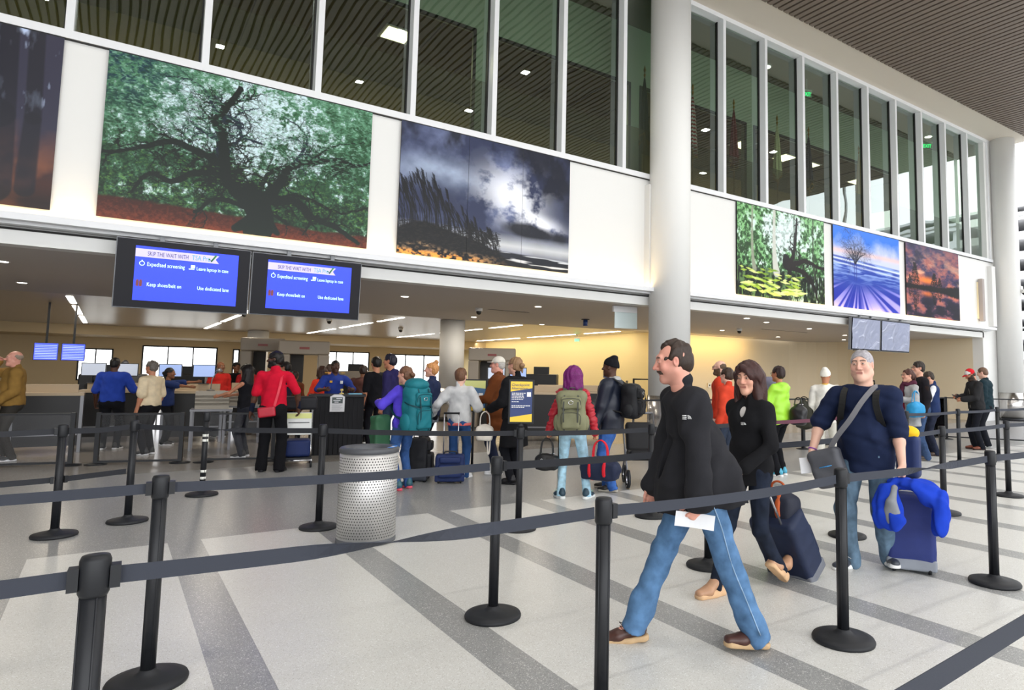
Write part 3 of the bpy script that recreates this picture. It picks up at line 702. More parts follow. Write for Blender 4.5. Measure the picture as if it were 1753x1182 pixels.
def dome_cam(x, y, z, lab, sz=.09):
    t = thing('dome_camera', lab, 'camera', (x, y, z))
    MB().lathe([(sz, -.08), (sz, 0)]).build('camera_mount', M_white, t)
    MB().lathe([(.001, -.17), (sz*.35, -.165), (sz*.65, -.14), (sz*.75, -.10), (sz*.75, -.08)]).build('dome', M_domeb, t)
dome_cam(7.49, 15.15, 3.15, 'white dome camera on the ceiling left of the long air slot')
dome_cam(17.29, 15.2, 3.15, 'white dome camera on the ceiling right of the big column')
dome_cam(8.9, 24.6, 3.165, 'small dome camera beyond the inner cream column')
dome_cam(5.6, 22, 3.165, 'small dome camera on the metal planks right of the monitors')
dome_cam(3.0, 21, 3.165, 'small dome camera on the metal planks behind the monitors')
for x0, y0, x1, y1, lab in ((7.75, 15.1, 9.0, 15.25, 'long dark air slot in the ceiling beside the dome camera'), (17.9, 14.7, 20.4, 14.8, 'long dark air slot in the ceiling left of the wrapped monitors')):
    t = thing('air_slot', lab, 'vent', (x0, y0, 3.15)); MB().box((0, 0, -.006), (x1-x0, y1-y0, 0)).build('frame', M_soffit, t); MB().box((.02, .03, -.009), (x1-x0-.02, y1-y0-.03, -.006)).build('slot', M_dark, t)
# linear lights of the checkpoint ceiling
M_lin = mat('linear_light_diffuser', (1, .93, .82), emit=9)
ll = None
for X in (-.9, 3.1, 7.15, 11.3, 15.6):
    for (a, b) in ((19.6, 21.9), (22.6, 26.4), (27.2, 31.6)):
        t = thing('linear_light', 'linear ceiling light, %s row from the left, %s length from the front' % (['first', 'second', 'third', 'fourth', 'fifth'][round((X+.9)/4.1)], {19.6: 'first', 22.6: 'second', 27.2: 'third'}[a]), 'ceiling light', (X, a, 3.165), 0, 'linear ceiling lights')
        MB().box((-.09, 0, -.004), (.09, b-a, 0)).build('frame', M_frame, t)
        MB().box((-.065, .03, -.01), (.065, b-a-.03, -.004)).build('diffuser', M_lin, t)
# exit signs
M_exg = mat('green_exit_letters', (.03, .9, .25), emit=3)
M_acr = mat('clear_sign_acrylic', (.55, .66, .62), .1)
def exit_sign(x, y, z, az, lab, s=.2, lit=True):
    t = thing('exit_sign', lab, 'sign', (x, y, z), az)
    MB().box((-s*.9, -.03, s*.95), (s*.9, .03, s*1.2)).build('sign_housing', M_frame, t); MB().tube([(0, 0, s*1.15), (0, 0, (10.97 if z > 5 else 3.17)-z)], .012).build('hanger', M_frame, t)
    MB().box((-s*.9, -.005, 0), (s*.9, .005, s*.95)).build('sign_plate', M_acr if lit == 2 else M_upw, t)
    text('sign_text', 'EXIT', s*.9, M_exg if lit != 2 else M_acr, t, (-s*.78, -.009, s*.15), (PI/2, 0, 0), sx=.8)
exit_sign(17.3, 12.4, 10.35, -.35, 'green exit sign on the upper floor behind the fourth pane right of the column')
exit_sign(24.7, 12.4, 10.28, -.55, 'green exit sign on the upper floor near the right end panes', .22)
exit_sign(16.0, 23.0, 2.88, -.6, 'small green exit sign high on the yellow wall', .13)
t = thing('hanging_sign', 'frosted hanging sign panel touching the left side of the big column', 'sign', (9.55, 12.2, 2.62), rad(-8))
MB().box((0, -.01, 0), (.62, .01, .38)).build('sign_plate', mat('frosted_sign', (.62, .72, .72), .2), t); MB().box((-.05, -.04, .38), (.6, .04, .52)).build('sign_housing', M_frame, t)
t = thing('ceiling_speaker', 'small dark blue device hanging from the ceiling left of the big column', 'speaker', (11.35, 15.9, 3.15)); MB().lathe([(.07, -.2), (.07, -.02)]).build('body', mat('blue_plastic', '#2f4a8a', .3), t); MB().lathe([(.12, -.02), (.12, 0)]).build('camera_mount', M_black, t)
# wall speaker and camera near the right column
t = thing('column_speaker', 'tall narrow beige speaker mounted at the right end of the facade', 'speaker', (26.65, 11.62, 3.75))
MB().box((-.09, -.2, 0), (.09, -.04, 1.62)).build('cabinet', mat('speaker_grey', '#a59c98', .5), t, bev=.02); MB().box((-.12, -.05, .1), (.1, 0, 1.5)).build('bracket', mat('cream_speaker_side', '#e6d9b8', .5), t)
t = thing('wall_camera', 'white dome camera on the right column', 'camera', (28.52, 10.84, 4.9)); MB().box((-.12, 0, .1), (.12, .12, .3)).build('bracket', M_white, t); MB().lathe([(.11, .02), (.12, .10), (.10, .16)], (0, -.08, 0)).build('camera_mount', M_white, t); MB().lathe([(.001, -.07), (.05, -.05), (.08, 0), (.09, .02)], (0, -.08, 0)).build('dome', M_domeb, t)

# ------------------------------------------------------------------ flags upstairs
FL = [(10.5, '#14182c', 'dark blue flag left of the big column', .0), (12.19, '#1c2233', 'dark striped flag just right of the big column', 1), (13.8, '#7a1420', 'dark red flag behind the second pane', 0),
      (15.69, '#d8d6b0', 'pale green flag behind the third pane', 0), (17.21, '#151a33', 'navy flag behind the fourth pane', 0), (19.95, '#b99a62', 'tan and red flag behind the sixth pane', 0)]
M_gold = mat('gold_trim', '#b98a2c', .35, metal=.8)
for i, (x, c, lab, st) in enumerate(FL):
    t = thing('flag_on_pole', lab, 'flag', (x, 12.3, 6.1))
    MB().tube([(0, 0, .02), (0, 0, 2.95)], .014).build('pole', M_gold, t); MB().lathe([(.001, 3.25), (.035, 3.12), (.012, 3.04), (.03, 3.0), (.014, 2.93)]).build('finial', M_gold, t); MB().lathe([(.14, 0), (.14, .04), (.03, .07)]).build('stand', M_gold, t)
    n = 40; vs = []; fs = []; rows = 14; r = random.Random(i)
    for j in range(rows+1):
        z = 2.9-1.55*j/rows; R = .03+.17*(j/rows)**.8
        for k in range(n):
            a = 2*PI*k/n; rr = R*(.72+.28*math.cos(6*a+.6*math.sin(j*.3)+i)); vs.append((rr*math.cos(a)*.9, rr*math.sin(a)*.6, z+.12*math.sin(a*2+i)*(j/rows)))
    for j in range(rows):
        for k in range(n): fs.append((j*n+k, j*n+(k+1) % n, (j+1)*n+(k+1) % n, (j+1)*n+k))
    fm = mat('flag_cloth_%d' % i, c, .7)
    if st:
        fm.node_tree.nodes['Principled BSDF']; wv = fm.node_tree.nodes.new('ShaderNodeTexWave'); wv.inputs['Scale'].default_value = 3; wv.bands_direction = 'Z'; rp = fm.node_tree.nodes.new('ShaderNodeValToRGB')
        rp.color_ramp.interpolation = 'CONSTANT'; rp.color_ramp.elements[0].color = (.35, .02, .03, 1); rp.color_ramp.elements[1].position = .5; rp.color_ramp.elements[1].color = (.6, .6, .6, 1)
        tcx = fm.node_tree.nodes.new('ShaderNodeTexCoord'); fm.node_tree.links.new(tcx.outputs['Object'], wv.inputs['Vector']); fm.node_tree.links.new(wv.outputs[0], rp.inputs[0]); fm.node_tree.links.new(rp.outputs[0], fm.node_tree.nodes['Principled BSDF'].inputs['Base Color'])
    MB().add(vs, fs, True).build('flag_cloth', fm, t)
    MB().add([vs[(rows)*n+k] for k in range(n)]+[(v[0]*1.04, v[1]*1.04, v[2]-.06) for v in vs[rows*n:]], [(k, (k+1) % n, n+(k+1) % n, n+k) for k in range(n)], True).build('fringe', M_gold, t)

# ------------------------------------------------------------------ stanchions and belts
M_belt = mat('dark_grey_belt', '#2f333e', .75, bump=.3, bscale=900)
M_beltb = mat('black_belt', '#1d1f26', .7, bump=.3, bscale=900)
M_burg = mat('burgundy_belt', '#5a2a3c', .7, bump=.3, bscale=900)
M_rub = mat('black_rubber_base', (.014, .015, .018), .55, spec=.35)
ROW = {}
_bp = MB().lathe([(.175, 0), (.178, .012), (.172, .024), (.13, .034), (.06, .044), (.038, .060), (.036, .07)], n=40)
_bpm = _bp.mesh('base', M_rub)
_po = MB(); _po.lathe([(.0315, .05), (.0315, .90)], n=20)
for a in range(4): _po.box((-.004, .030, .07), (.004, .0335, .90), rotm(0, 0, a*PI/2+.5), (0, 0, .5)) if False else None
for a in (0.3, 1.87, 3.44, 5.01): _po.tube([(.0312*math.cos(a), .0312*math.sin(a), .07), (.0312*math.cos(a), .0312*math.sin(a), .9)], .0035, 6)
_pom = _po.mesh('post', M_black)
_hd = MB().lathe([(.034, .885), (.0385, .895), (.0385, .985), (.034, .997), (.012, 1.0)], n=24); _hdm = _hd.mesh('head', M_black)
_cs = MB().box((.036, -.022, .905), (.062, .022, .968)); _csm = _cs.mesh('cassette', M_black)
_ca = MB(); _ca.box((.036, -.018, .9), (.048, .018, .975)); _cam_ = _ca.mesh('belt_clip', M_black)
def stanchion(x, y, lab, low=False, h=1.0):
    t = thing('belt_stanchion', lab, 'stanchion', (x, y, 0))
    for n_, me in (('base', _bpm), ('post', _pom), ('head', _hdm)): link(bpy.data.objects.new(n_, me), t)
    return t
def belt(t, a, b, m=None, z=.936, z2=None, sag=.012, twist=None, w=.050, name='belt', clip=True):
    """webbing from stanchion t (at a) to the point b; local to t"""
    z2 = z if z2 is None else z2
    ax, ay = a; bx, by = b; d = Vector((bx-ax, by-ay, 0)); L_ = d.length; d.normalize(); n = 28
    pts = []; ups = []
    for i in range(n+1):
        s = .05+(L_-.10)*i/n; f = i/n; pts.append((d.x*s, d.y*s, z+(z2-z)*f-sag*4*f*(1-f)))
        a_ = 0
        if twist: 
            f0, f1, tot = twist; a_ = tot*min(1, max(0, (f-f0)/(f1-f0)))
        s_ = d.cross(Vector((0, 0, 1))); ups.append(Vector((0, 0, 1))*math.cos(a_)+s_*math.sin(a_))
    MB().ribbon(pts, ups, w, .0022).build(name, m or M_belt, t)
    if clip:
        ang = math.atan2(d.y, d.x)
        c = link(bpy.data.objects.new('cassette', _csm), t); c.rotation_euler.z = ang; c.location.z = z-.936
S = {}
SP = dict(F=(0, 2.4, 'big dark stanchion cut off at the bottom left corner'), E=(1.8, 2.36, 'dark stanchion in front of the jeans man with its base below the picture'), C=(3.6, 2.38, 'dark stanchion in front of the man in the navy shirt'),
  D=(5.56, 2.38, 'dark stanchion nearest the right edge on the pale floor'), A=(.24, 3.97, 'dark stanchion behind the bottom left one'), B=(2.06, 3.84, 'dark stanchion in the middle of the pale floor'),
  O=(4.03, 3.88, 'stanchion mostly hidden behind the walking man in jeans'), P=(5.93, 3.86, 'stanchion hidden behind the navy shirt man'), K=(7.91, 3.9, 'stanchion right of the blue carry-on bag'), M=(9.85, 4.0, 'stanchion beside the standing man with the red cap'),
  J=(3.36, 5.79, 'stanchion carrying the blue and yellow sign'), Q=(4.88, 5.55, 'stanchion hidden behind the jacket of the jeans man'), G=(1.74, 6.86, 'stanchion just left of the steel litter bin'), H=(-.32, 7.76, 'leftmost stanchion standing on the dark floor'),
  I=(.23, 8.1, 'stanchion second from the left on the dark floor'), R=(.99, 9.32, 'slim stanchion with reflective tape beside the clear barrier'), L=(12.85, 6.03, 'far stanchion left of the man with the red cap'), N=(14.7, 6.13, 'far stanchion behind the legs of the man with the red cap'),
  U=(6.75, 5.75, 'stanchion behind the woman in the green jacket'), V=(8.9, 5.9, 'stanchion behind the navy shirt man beside the scarf woman'), W=(10.9, 5.95, 'stanchion between the scarf woman and the man in glasses'))
for k, (x, y, lab) in SP.items(): S[k] = stanchion(x, y, lab)
def bl(a, b, **kw):
    pa_ = SP[a][:2]; pb_ = SP[b][:2] if isinstance(b, str) else b
    belt(S[a], pa_, pb_, **kw)
bl('F', (-2.0, 2.5)); bl('F', 'E', twist=(.30, .72, PI)); bl('E', 'C', sag=.02); bl('C', 'D', twist=(.35, .75, PI)); bl('D', (7.5, 2.4))
bl('A', (-1.8, 4.1)); bl('A', 'B'); bl('B', 'O', m=M_beltb); bl('O', 'P'); bl('P', 'K', sag=.02); bl('K', 'M'); bl('M', (11.8, 4.1))
bl('J', 'G', m=M_beltb); bl('J', 'Q', m=M_beltb); bl('Q', 'U', m=M_beltb); bl('U', 'V', m=M_burg); bl('V', 'W'); bl('W', 'L'); bl('L', 'N'); bl('N', (16.6, 6.2))
bl('H', (-2.2, 7.6), m=M_beltb); bl('H', 'I', m=M_beltb); bl('I', 'G', m=M_beltb, twist=(.35, .6, PI))
bl('H', (-2.2, 7.6), m=M_beltb, z=.50); bl('H', 'I', m=M_beltb, z=.50, sag=0)
# close belt across the bottom right corner
t = stanchion(.55, .68, 'near stanchion outside the bottom of the frame whose belt crosses the lower right corner'); belt(t, (.55, .68), (2.75, .80), sag=.0, z=.925)
for z in (.19, .27, .64, .70):
    MB().lathe([(.0335, z), (.0335, z+.03)]).build('reflective_tape', mat('reflective_tape', (.85, .85, .8), .3), S['R'])
# sign on stanchion J
t = thing('sign_holder', 'upright sign in a black frame with navy and yellow notice', 'sign', (3.36, 5.79, 1.0), rad(-30))
M_navy = mat('navy_print', '#24386e', .4); M_yel = mat('yellow_print', '#f0c93a', .4); M_wtx = mat('white_print', (.8, .8, .8), .4)
MB().box((-.128, -.012, .03), (.128, .012, .47)).build('frame', M_black, t, bev=.006); MB().lathe([(.03, -.0), (.03, .02), (.018, .04)]).build('bracket', M_black, t)
pg = MB().box((-.108, -.015, .05), (.108, -.012, .45)).build('notice', M_navy, t)
MB().prism([(-.108, .35), (.108, .385), (.108, .45), (-.108, .45)], -.0165, -.0150, 'y').build('yellow_band', M_yel, pg); MB().prism([(-.108, .05), (.108, .05), (.108, .13), (-.108, .095)], -.0165, -.0150, 'y').build('yellow_band', M_yel, pg)
text('sign_text', 'Checkpoint', .038, M_navy, pg, (-.098, -.018, .405), (PI/2, 0, 0)); text('sign_text', 'Alternatives', .034, M_navy, pg, (-.098, -.018, .372), (PI/2, 0, 0))
r_ = random.Random(1)
tx = MB()
for i, (z, w_) in enumerate([(.33, .13), (.315, .11), (.30, .12), (.285, .12), (.27, .11), (.245, .05), (.205, .18), (.19, .12)]):
    x = -.095
    while x < -.095+w_: l = r_.uniform(.008, .022); tx.box((x, -.0165, z), (x+l, -.0150, z+.008)); x += l+.005
tx.build('print_lines', M_wtx, pg)
MB().box((.055, -.0165, .30), (.095, -.015, .345)).build('card_icon', M_wtx, pg)
# ------------------------------------------------------------------ implicit-surface modelling (tapered limbs blended into one skin)
V3 = lambda p: np.array(p, dtype=np.float64)
class SDF:
    def __init__(s): s.pr = []
    def cap(s, a, b, ra, rb=None, k=.02, sx=1, ax=None, op=0):
        s.pr.append(('c', V3(a), V3(b), ra, ra if rb is None else rb, k, sx, None if ax is None else V3(ax), op)); return s
    def ell(s, c, r, R=None, k=.02, op=0):
        s.pr.append(('e', V3(c), V3(r), R, None, k, 1, None, op)); return s
    def box(s, c, h, rd, R=None, k=.01, op=0):
        s.pr.append(('b', V3(c), V3(h), R, rd, k, 1, None, op)); return s
    def cut(s, p, n): s.pr.append(('p', V3(p), V3(n), None, None, 0, 1, None, 2)); return s
    def bounds(s, q):
        if q[0] == 'c':
            r = max(q[3], q[4]); ext = np.full(3, r)
            if q[7] is not None: ext = ext+np.abs(q[7])*r*(max(q[6], 1)-1)
            return np.minimum(q[1], q[2])-ext, np.maximum(q[1], q[2])+ext
        if q[0] == 'e': ext = q[2] if q[3] is None else np.abs(q[3])@q[2]; return q[1]-ext, q[1]+ext
        h = q[2]+q[4]; ext = h if q[3] is None else np.abs(q[3])@h; return q[1]-ext, q[1]+ext
    def dist(s, q, P):
        if q[0] == 'c':
            a, b = q[1], q[2]; X = P-a; d = b-a
            if q[7] is not None:
                f = 1-1/q[6]; X = X-(X@q[7])[..., None]*q[7]*f; d = d-(d@q[7])*q[7]*f
            L = max(1e-9, d@d); t = np.clip((X@d)/L, 0, 1); X = X-t[..., None]*d
            return np.sqrt((X*X).sum(-1))-(q[3]+(q[4]-q[3])*t)
        X = P-q[1]
        if q[3] is not None: X = X@q[3]
        if q[0] == 'e':
            k0 = np.sqrt(((X/q[2])**2).sum(-1)); k1 = np.sqrt(((X/(q[2]**2))**2).sum(-1))+1e-9; return k0*(k0-1)/k1
        D = np.abs(X)-q[2]; return np.sqrt((np.maximum(D, 0)**2).sum(-1))+np.minimum(D.max(-1), 0)-q[4]
    def mesh(s, name, vox, mats, fine=(), wr=None, col=None, parent=None, smooth=True):
        bs = [s.bounds(q) for q in s.pr if q[8] == 0]
        lo = np.min([b[0] for b in bs], 0)-3*vox; hi = np.max([b[1] for b in bs], 0)+3*vox
        ax = []
        for i in range(3):
            iv = sorted((max(lo[i], f[0][i]), min(hi[i], f[1][i]), f[2]) for f in fine if f[1][i] > lo[i] and f[0][i] < hi[i]); pts = [lo[i]]; cur = lo[i]
            ends = sorted(set([lo[i], hi[i]]+[x for v in iv for x in v[:2]])); out = []
            for a, b in zip(ends[:-1], ends[1:]):
                st = min([vox]+[v[2] for v in iv if v[0] <= (a+b)/2 <= v[1]]); n = max(1, int(math.ceil((b-a)/st))); out += list(np.linspace(a, b, n, endpoint=False))
            ax.append(np.array(out+[hi[i]]))
        F = np.ones([len(a) for a in ax], dtype=np.float32); mg = 2.5*vox
        for q in s.pr:
            if q[0] == 'p':
                p, n = q[1], q[2]; pl_ = ((ax[0]-p[0])*n[0])[:, None, None]+((ax[1]-p[1])*n[1])[None, :, None]+((ax[2]-p[2])*n[2])[None, None, :]; F = np.maximum(F, pl_.astype(np.float32)); continue
            b0, b1 = s.bounds(q); sl = [slice(max(0, np.searchsorted(ax[i], b0[i]-mg-q[5])-1), np.searchsorted(ax[i], b1[i]+mg+q[5])+1) for i in range(3)]
            g = np.stack(np.meshgrid(*[ax[i][sl[i]] for i in range(3)], indexing='ij'), -1)
            if g.size == 0: continue
            d = s.dist(q, g); o = F[tuple(sl)]; k = max(q[5], 1e-5)
            if q[8] == 0: h = np.clip(.5+.5*(o-d)/k, 0, 1); F[tuple(sl)] = o*(1-h)+d*h-k*h*(1-h)
            else: h = np.clip(.5-.5*(o+d)/k, 0, 1); F[tuple(sl)] = o*(1-h)-d*h+k*h*(1-h)
        if wr:
            idx = np.nonzero(np.abs(F) < .05); P = np.stack([ax[i][idx[i]] for i in range(3)], -1); F[idx] += wr(P).astype(np.float32)
        v, qd = surfnet(F, ax)
        me = npmesh(name, v, qd, mats, None if col is None else col(v), smooth)
        o = bpy.data.objects.new(name, me); link(o, parent); return o
def surfnet(F, ax):
    S = F < 0
    c = np.zeros([n-1 for n in S.shape], dtype=np.int8)
    for i in (0, 1):
        for j in (0, 1):
            for k in (0, 1): c += S[i:S.shape[0]-1+i, j:S.shape[1]-1+j, k:S.shape[2]-1+k]
    ci = np.stack(np.nonzero((c > 0) & (c < 8)), -1)
    idm = np.full(c.shape, -1, dtype=np.int32); idm[ci[:, 0], ci[:, 1], ci[:, 2]] = np.arange(len(ci))
    corner = [(i, j, k) for i in (0, 1) for j in (0, 1) for k in (0, 1)]
    val = {q: F[ci[:, 0]+q[0], ci[:, 1]+q[1], ci[:, 2]+q[2]] for q in corner}
    acc = np.zeros((len(ci), 3)); cnt = np.zeros(len(ci))
    for q in corner:
        for a in range(3):
            if q[a] == 0:
                r = list(q); r[a] = 1; r = tuple(r); m_ = (val[q] < 0) != (val[r] < 0); t = val[q]/(val[q]-val[r]+1e-12)
                p = np.zeros((len(ci), 3)); 
                for b in range(3): p[:, b] = q[b]
                p[:, a] = t; acc[m_] += p[m_]; cnt[m_] += 1
    f = acc/cnt[:, None]; v = np.stack([ax[i][ci[:, i]]+f[:, i]*(ax[i][ci[:, i]+1]-ax[i][ci[:, i]]) for i in range(3)], -1)
    Q = []
    for a in range(3):
        b, d = (a+1) % 3, (a+2) % 3
        s0 = [slice(None)]*3; s1 = [slice(None)]*3; s0[a] = slice(0, -1); s1[a] = slice(1, None)
        A = S[tuple(s0)]; B = S[tuple(s1)]; e = np.stack(np.nonzero(A != B), -1)
        e = e[(e[:, b] > 0) & (e[:, d] > 0) & (e[:, b] < F.shape[b]-1) & (e[:, d] < F.shape[d]-1)]
        if len(e) == 0: continue
        ins = A[e[:, 0], e[:, 1], e[:, 2]]
        def cell(ob, od):
            x = e.copy(); x[:, b] += ob; x[:, d] += od; return idm[x[:, 0], x[:, 1], x[:, 2]]
        q = np.stack([cell(-1, -1), cell(0, -1), cell(0, 0), cell(-1, 0)], -1); q[~ins] = q[~ins][:, ::-1]; Q.append(q)
    Q = np.concatenate(Q); return v, Q[(Q >= 0).all(1)]
def wrinkle(amp, freq, seed, zs=1.0):
    r = np.random.RandomState(seed); K = r.randn(7, 3); K /= np.linalg.norm(K, axis=1)[:, None]; K *= (freq*(.5+r.rand(7)*1.2))[:, None]; K[:, 2] *= zs; ph = r.rand(7)*6.28
    def f(P):
        a = np.sin(P@K[:4].T+ph[:4]); b = np.sin(P@K[4:].T+ph[4:]+a[:, :3]*1.3); return amp*(b.sum(1)/2.2+a.sum(1)*.2)
    return f
def unit(v): v = V3(v); return v/(np.linalg.norm(v)+1e-9)
def rot_np(rx=0, ry=0, rz=0): return np.array(rotm(rx, ry, rz))
def ik(a, b, l1, l2, pole):
    a = V3(a); b = V3(b); d = b-a; L_ = np.linalg.norm(d); mx = (l1+l2)*.999
    if L_ > mx: b = a+d/L_*mx; d = b-a; L_ = mx
    u = d/L_; x = (l1*l1-l2*l2+L_*L_)/(2*L_); h = math.sqrt(max(0, l1*l1-x*x)); p = V3(pole); p = p-(p@u)*u; p = unit(p); return a+u*x+p*h, b

_cloth = {}
def cloth(color, kind='knit'):
    k = (color, kind)
    if k not in _cloth:
        nm = {'knit': 'knit_cloth', 'denim': 'denim_cloth', 'puffy': 'nylon_cloth', 'leather': 'leather', 'hair': 'hair', 'nylon': 'nylon_cloth'}[kind]
        p = dict(knit=dict(rough=.9, bump=.35, bscale=500, vary=.10, vscale=12, spec=.2), denim=dict(rough=.85, bump=.4, bscale=700, vary=.30, vscale=13, spec=.2), puffy=dict(rough=.45, bump=.2, bscale=80, vary=.1), nylon=dict(rough=.6, bump=.3, bscale=400, vary=.08, spec=.3),
                 leather=dict(rough=.4, bump=.3, bscale=120, vary=.15), hair=dict(rough=.5, bump=.6, bscale=110, vary=.25, vscale=60, spec=.35))[kind]
        _cloth[k] = mat('%s_%d' % (nm, len(_cloth)), color, **p)
    return _cloth[k]
M_skin = mat('skin', attr=True, rough=.5, spec=.35, bump=.12, bscale=260)
M_eye = mat('eyeball', attr=True, rough=.15)
SK = dict(fair=('#dba68e', '#b9665c'), pink=('#dd9f8c', '#bc6660'), tan=('#bf8264', '#9c5548'), brown=('#8a5a3e', '#6d3f33'), dark=('#54372a', '#4a2a26'), white=('#e3b5a0', '#b86a66'))

def shoe(parent, p, yaw, pitch, c, sole, L_=.285, name='shoe', vox=.008, heel=.0, laces=None, H_=.075, seed=0):
    """p: ankle point projected on the sole, yaw: toe direction; built in the person's frame"""
    t = SDF(); s = SDF(); R = rot_np(pitch, 0, yaw); o = V3(p)
    def T(x, y, z): return o+R@V3((x, y, z))
    hb = .045+heel; f = L_/.285
    t.cap(T(0, -.045*f, hb+.02), T(0, -.03*f, hb+.06), .036, .034, k=.03); t.cap(T(0, -.02, hb+.02), T(0, .09*f, .042), .036, .034, k=.03, sx=1.2, ax=R[:, 0]); t.cap(T(0, .09*f, .042), T(.006, .165*f, .036), .036, .026, k=.02, sx=1.35, ax=R[:, 0])
    t.cut(T(0, 0, .022), -R[:, 2])
    s.cap(T(0, -.05*f, .016), T(0, .03, .016), .038, .036, k=.02, sx=1.02, ax=R[:, 0]); s.cap(T(0, .03, .016), T(.008, .155*f, .016), .036, .034, k=.02, sx=1.3, ax=R[:, 0])
    if heel: s.cap(T(0, -.05*f, .02+heel*.5), T(0, .02, .02+heel*.3), .034, .03, k=.03)
    s.cut(T(0, 0, .034+heel*.6), R[:, 2]); s.cut(T(0, 0, 0), -R[:, 2])
    a = t.mesh(name, vox, [cloth(c, 'leather')], parent=parent); b = s.mesh('sole', vox, [cloth(sole, 'nylon')], parent=a)
    if laces:
        m_ = MB()
        for i in range(3): m_.tube([T(-.022, .045+.018*i, .075-.007*i), T(0, .05+.018*i, .083-.007*i), T(.022, .045+.018*i, .075-.007*i)], .003, 5)
        for sg in (-1, 1): m_.tube([T(0, .05, .085), T(sg*.03, .075, .105), T(sg*.055, .06, .09), T(sg*.03, .05, .082), T(0, .05, .085)], .0022, 5)
        m_.build('lace', cloth(laces, 'leather'), a)
    return a

def hand(B, w, d, n, side, s=1.0, curl=.5, r=1.0, spread=.0, thumb_in=.4):
    """wrist w, finger direction d, palm normal n (facing the grip), side = +1 thumb along cross(d,n)"""
    w = V3(w); d = unit(d); n = V3(n); n = unit(n-(n@d)*d); t = np.cross(d, n)*side
    P = lambda a, b, c: w+(d*a+t*b+n*c)*s
    B.cap(P(0, 0, 0), P(.045, .0, 0), .024*s, .022*s, k=.015*s, sx=1.35, ax=t); B.cap(P(.045, 0, 0), P(.082, .0, 0), .018*s, .015*s, k=.012*s, sx=1.9, ax=t)
    for i, (off, l) in enumerate(((.031, .068), (.0105, .076), (-.0105, .071), (-.030, .056))):
        a = P(.078, off, 0); dirv = d+t*spread*(1.5-i)*.12; rr = .0088*s*r; ang = 0
        for j, fr in enumerate((.45, .31, .24)):
            ang += curl*(1.0, 1.1, .8)[j]; dd = unit(dirv*math.cos(ang)+n*math.sin(ang)); b = a+dd*l*fr*s; B.cap(a, b, rr, rr*.9, k=.004*s); a = b; rr *= .9
    a = P(.012, .022, .006); d1 = unit(d*.75+t*(.75-.4*thumb_in)+n*(.25+thumb_in*.6)); b = a+d1*.04*s; B.cap(a, b, .0135*s, .011*s, k=.012*s); d2 = unit(d*.8+t*(.3-.5*thumb_in)+n*(.3+thumb_in*.7)); c = b+d2*.03*s; B.cap(b, c, .0105*s, .0095*s, k=.004*s); B.cap(c, c+unit(d2+n*curl*.4)*.022*s, .0095*s, .008*s, k=.004*s)

def head_prims(B, hp, hs, R, f):
    """f: face options"""
    fat = f.get('fat', 0)
    B.ell(hp(0, -.018, .028), V3((.076, .094, .084))*hs, R, k=.01); B.ell(hp(0, .018, -.035), V3((.060+fat*.012, .068, .082))*hs, R, k=.035)
    B.cap(hp(-.045-fat*.01, .0, -.062), hp(0, .058, -.098), (.021+fat*.012)*hs, (.022+fat*.008)*hs, k=.03); B.cap(hp(.045+fat*.01, .0, -.062), hp(0, .058, -.098), (.021+fat*.012)*hs, (.022+fat*.008)*hs, k=.03)
    B.ell(hp(0, .072, -.098), V3((.022, .018, .019))*hs, R, k=.02)
    if fat: B.ell(hp(0, .02, -.100), V3((.052, .055, .028))*hs, R, k=.03)
    B.cap(hp(-.036, .073, .030), hp(.036, .073, .030), .0135*hs, k=.02); B.cap(hp(0, .078, .03), hp(0, .087, .005), .012*hs, .009*hs, k=.018)
    nl = f.get('nose', 1); B.cap(hp(0, .086, .010), hp(0, .100+.010*nl, -.026), .0085*hs, .0125*hs, k=.012)
    for sg in (-1, 1):
        B.ell(hp(sg*.013, .096, -.031), V3((.0085, .011, .0085))*hs, R, k=.008)
        B.ell(hp(sg*.036, .062, -.028), V3((.026+fat*.006, .020, .024))*hs, R, k=.025)
        B.ell(hp(sg*.031, .098, .008), V3((.019, .016, .013))*hs, R, k=.012, op=1)
        B.ell(hp(sg*.0305, .076, .0075), V3((.0155, .0135, .0125))*hs, R, k=.003)
        B.ell(hp(sg*.076, -.012, -.004), V3((.0085, .019, .031))*hs, R@rot_np(.25, 0, sg*-.35), k=.008); B.ell(hp(sg*.088, -.006, -.002), V3((.008, .010, .018))*hs, R, k=.005, op=1)
    B.cap(hp(-.020, .083, -.056), hp(.020, .083, -.056), .0085*hs, k=.008); B.cap(hp(-.017, .082, -.0685), hp(.017, .082, -.0685), .0085*hs, k=.008); B.cap(hp(-.021, .094, -.062), hp(.021, .094, -.062), .0035*hs, k=.006, op=1)
    if f.get('stache'): B.cap(hp(-.006, .094, -.047), hp(-.030, .083, -.060), .0085*hs, .006*hs, k=.006); B.cap(hp(.006, .094, -.047), hp(.030, .083, -.060), .0085*hs, .006*hs, k=.006)
    if f.get('beard'): B.ell(hp(0, .055, -.098), V3((.05, .045, .032))*hs, R, k=.02)
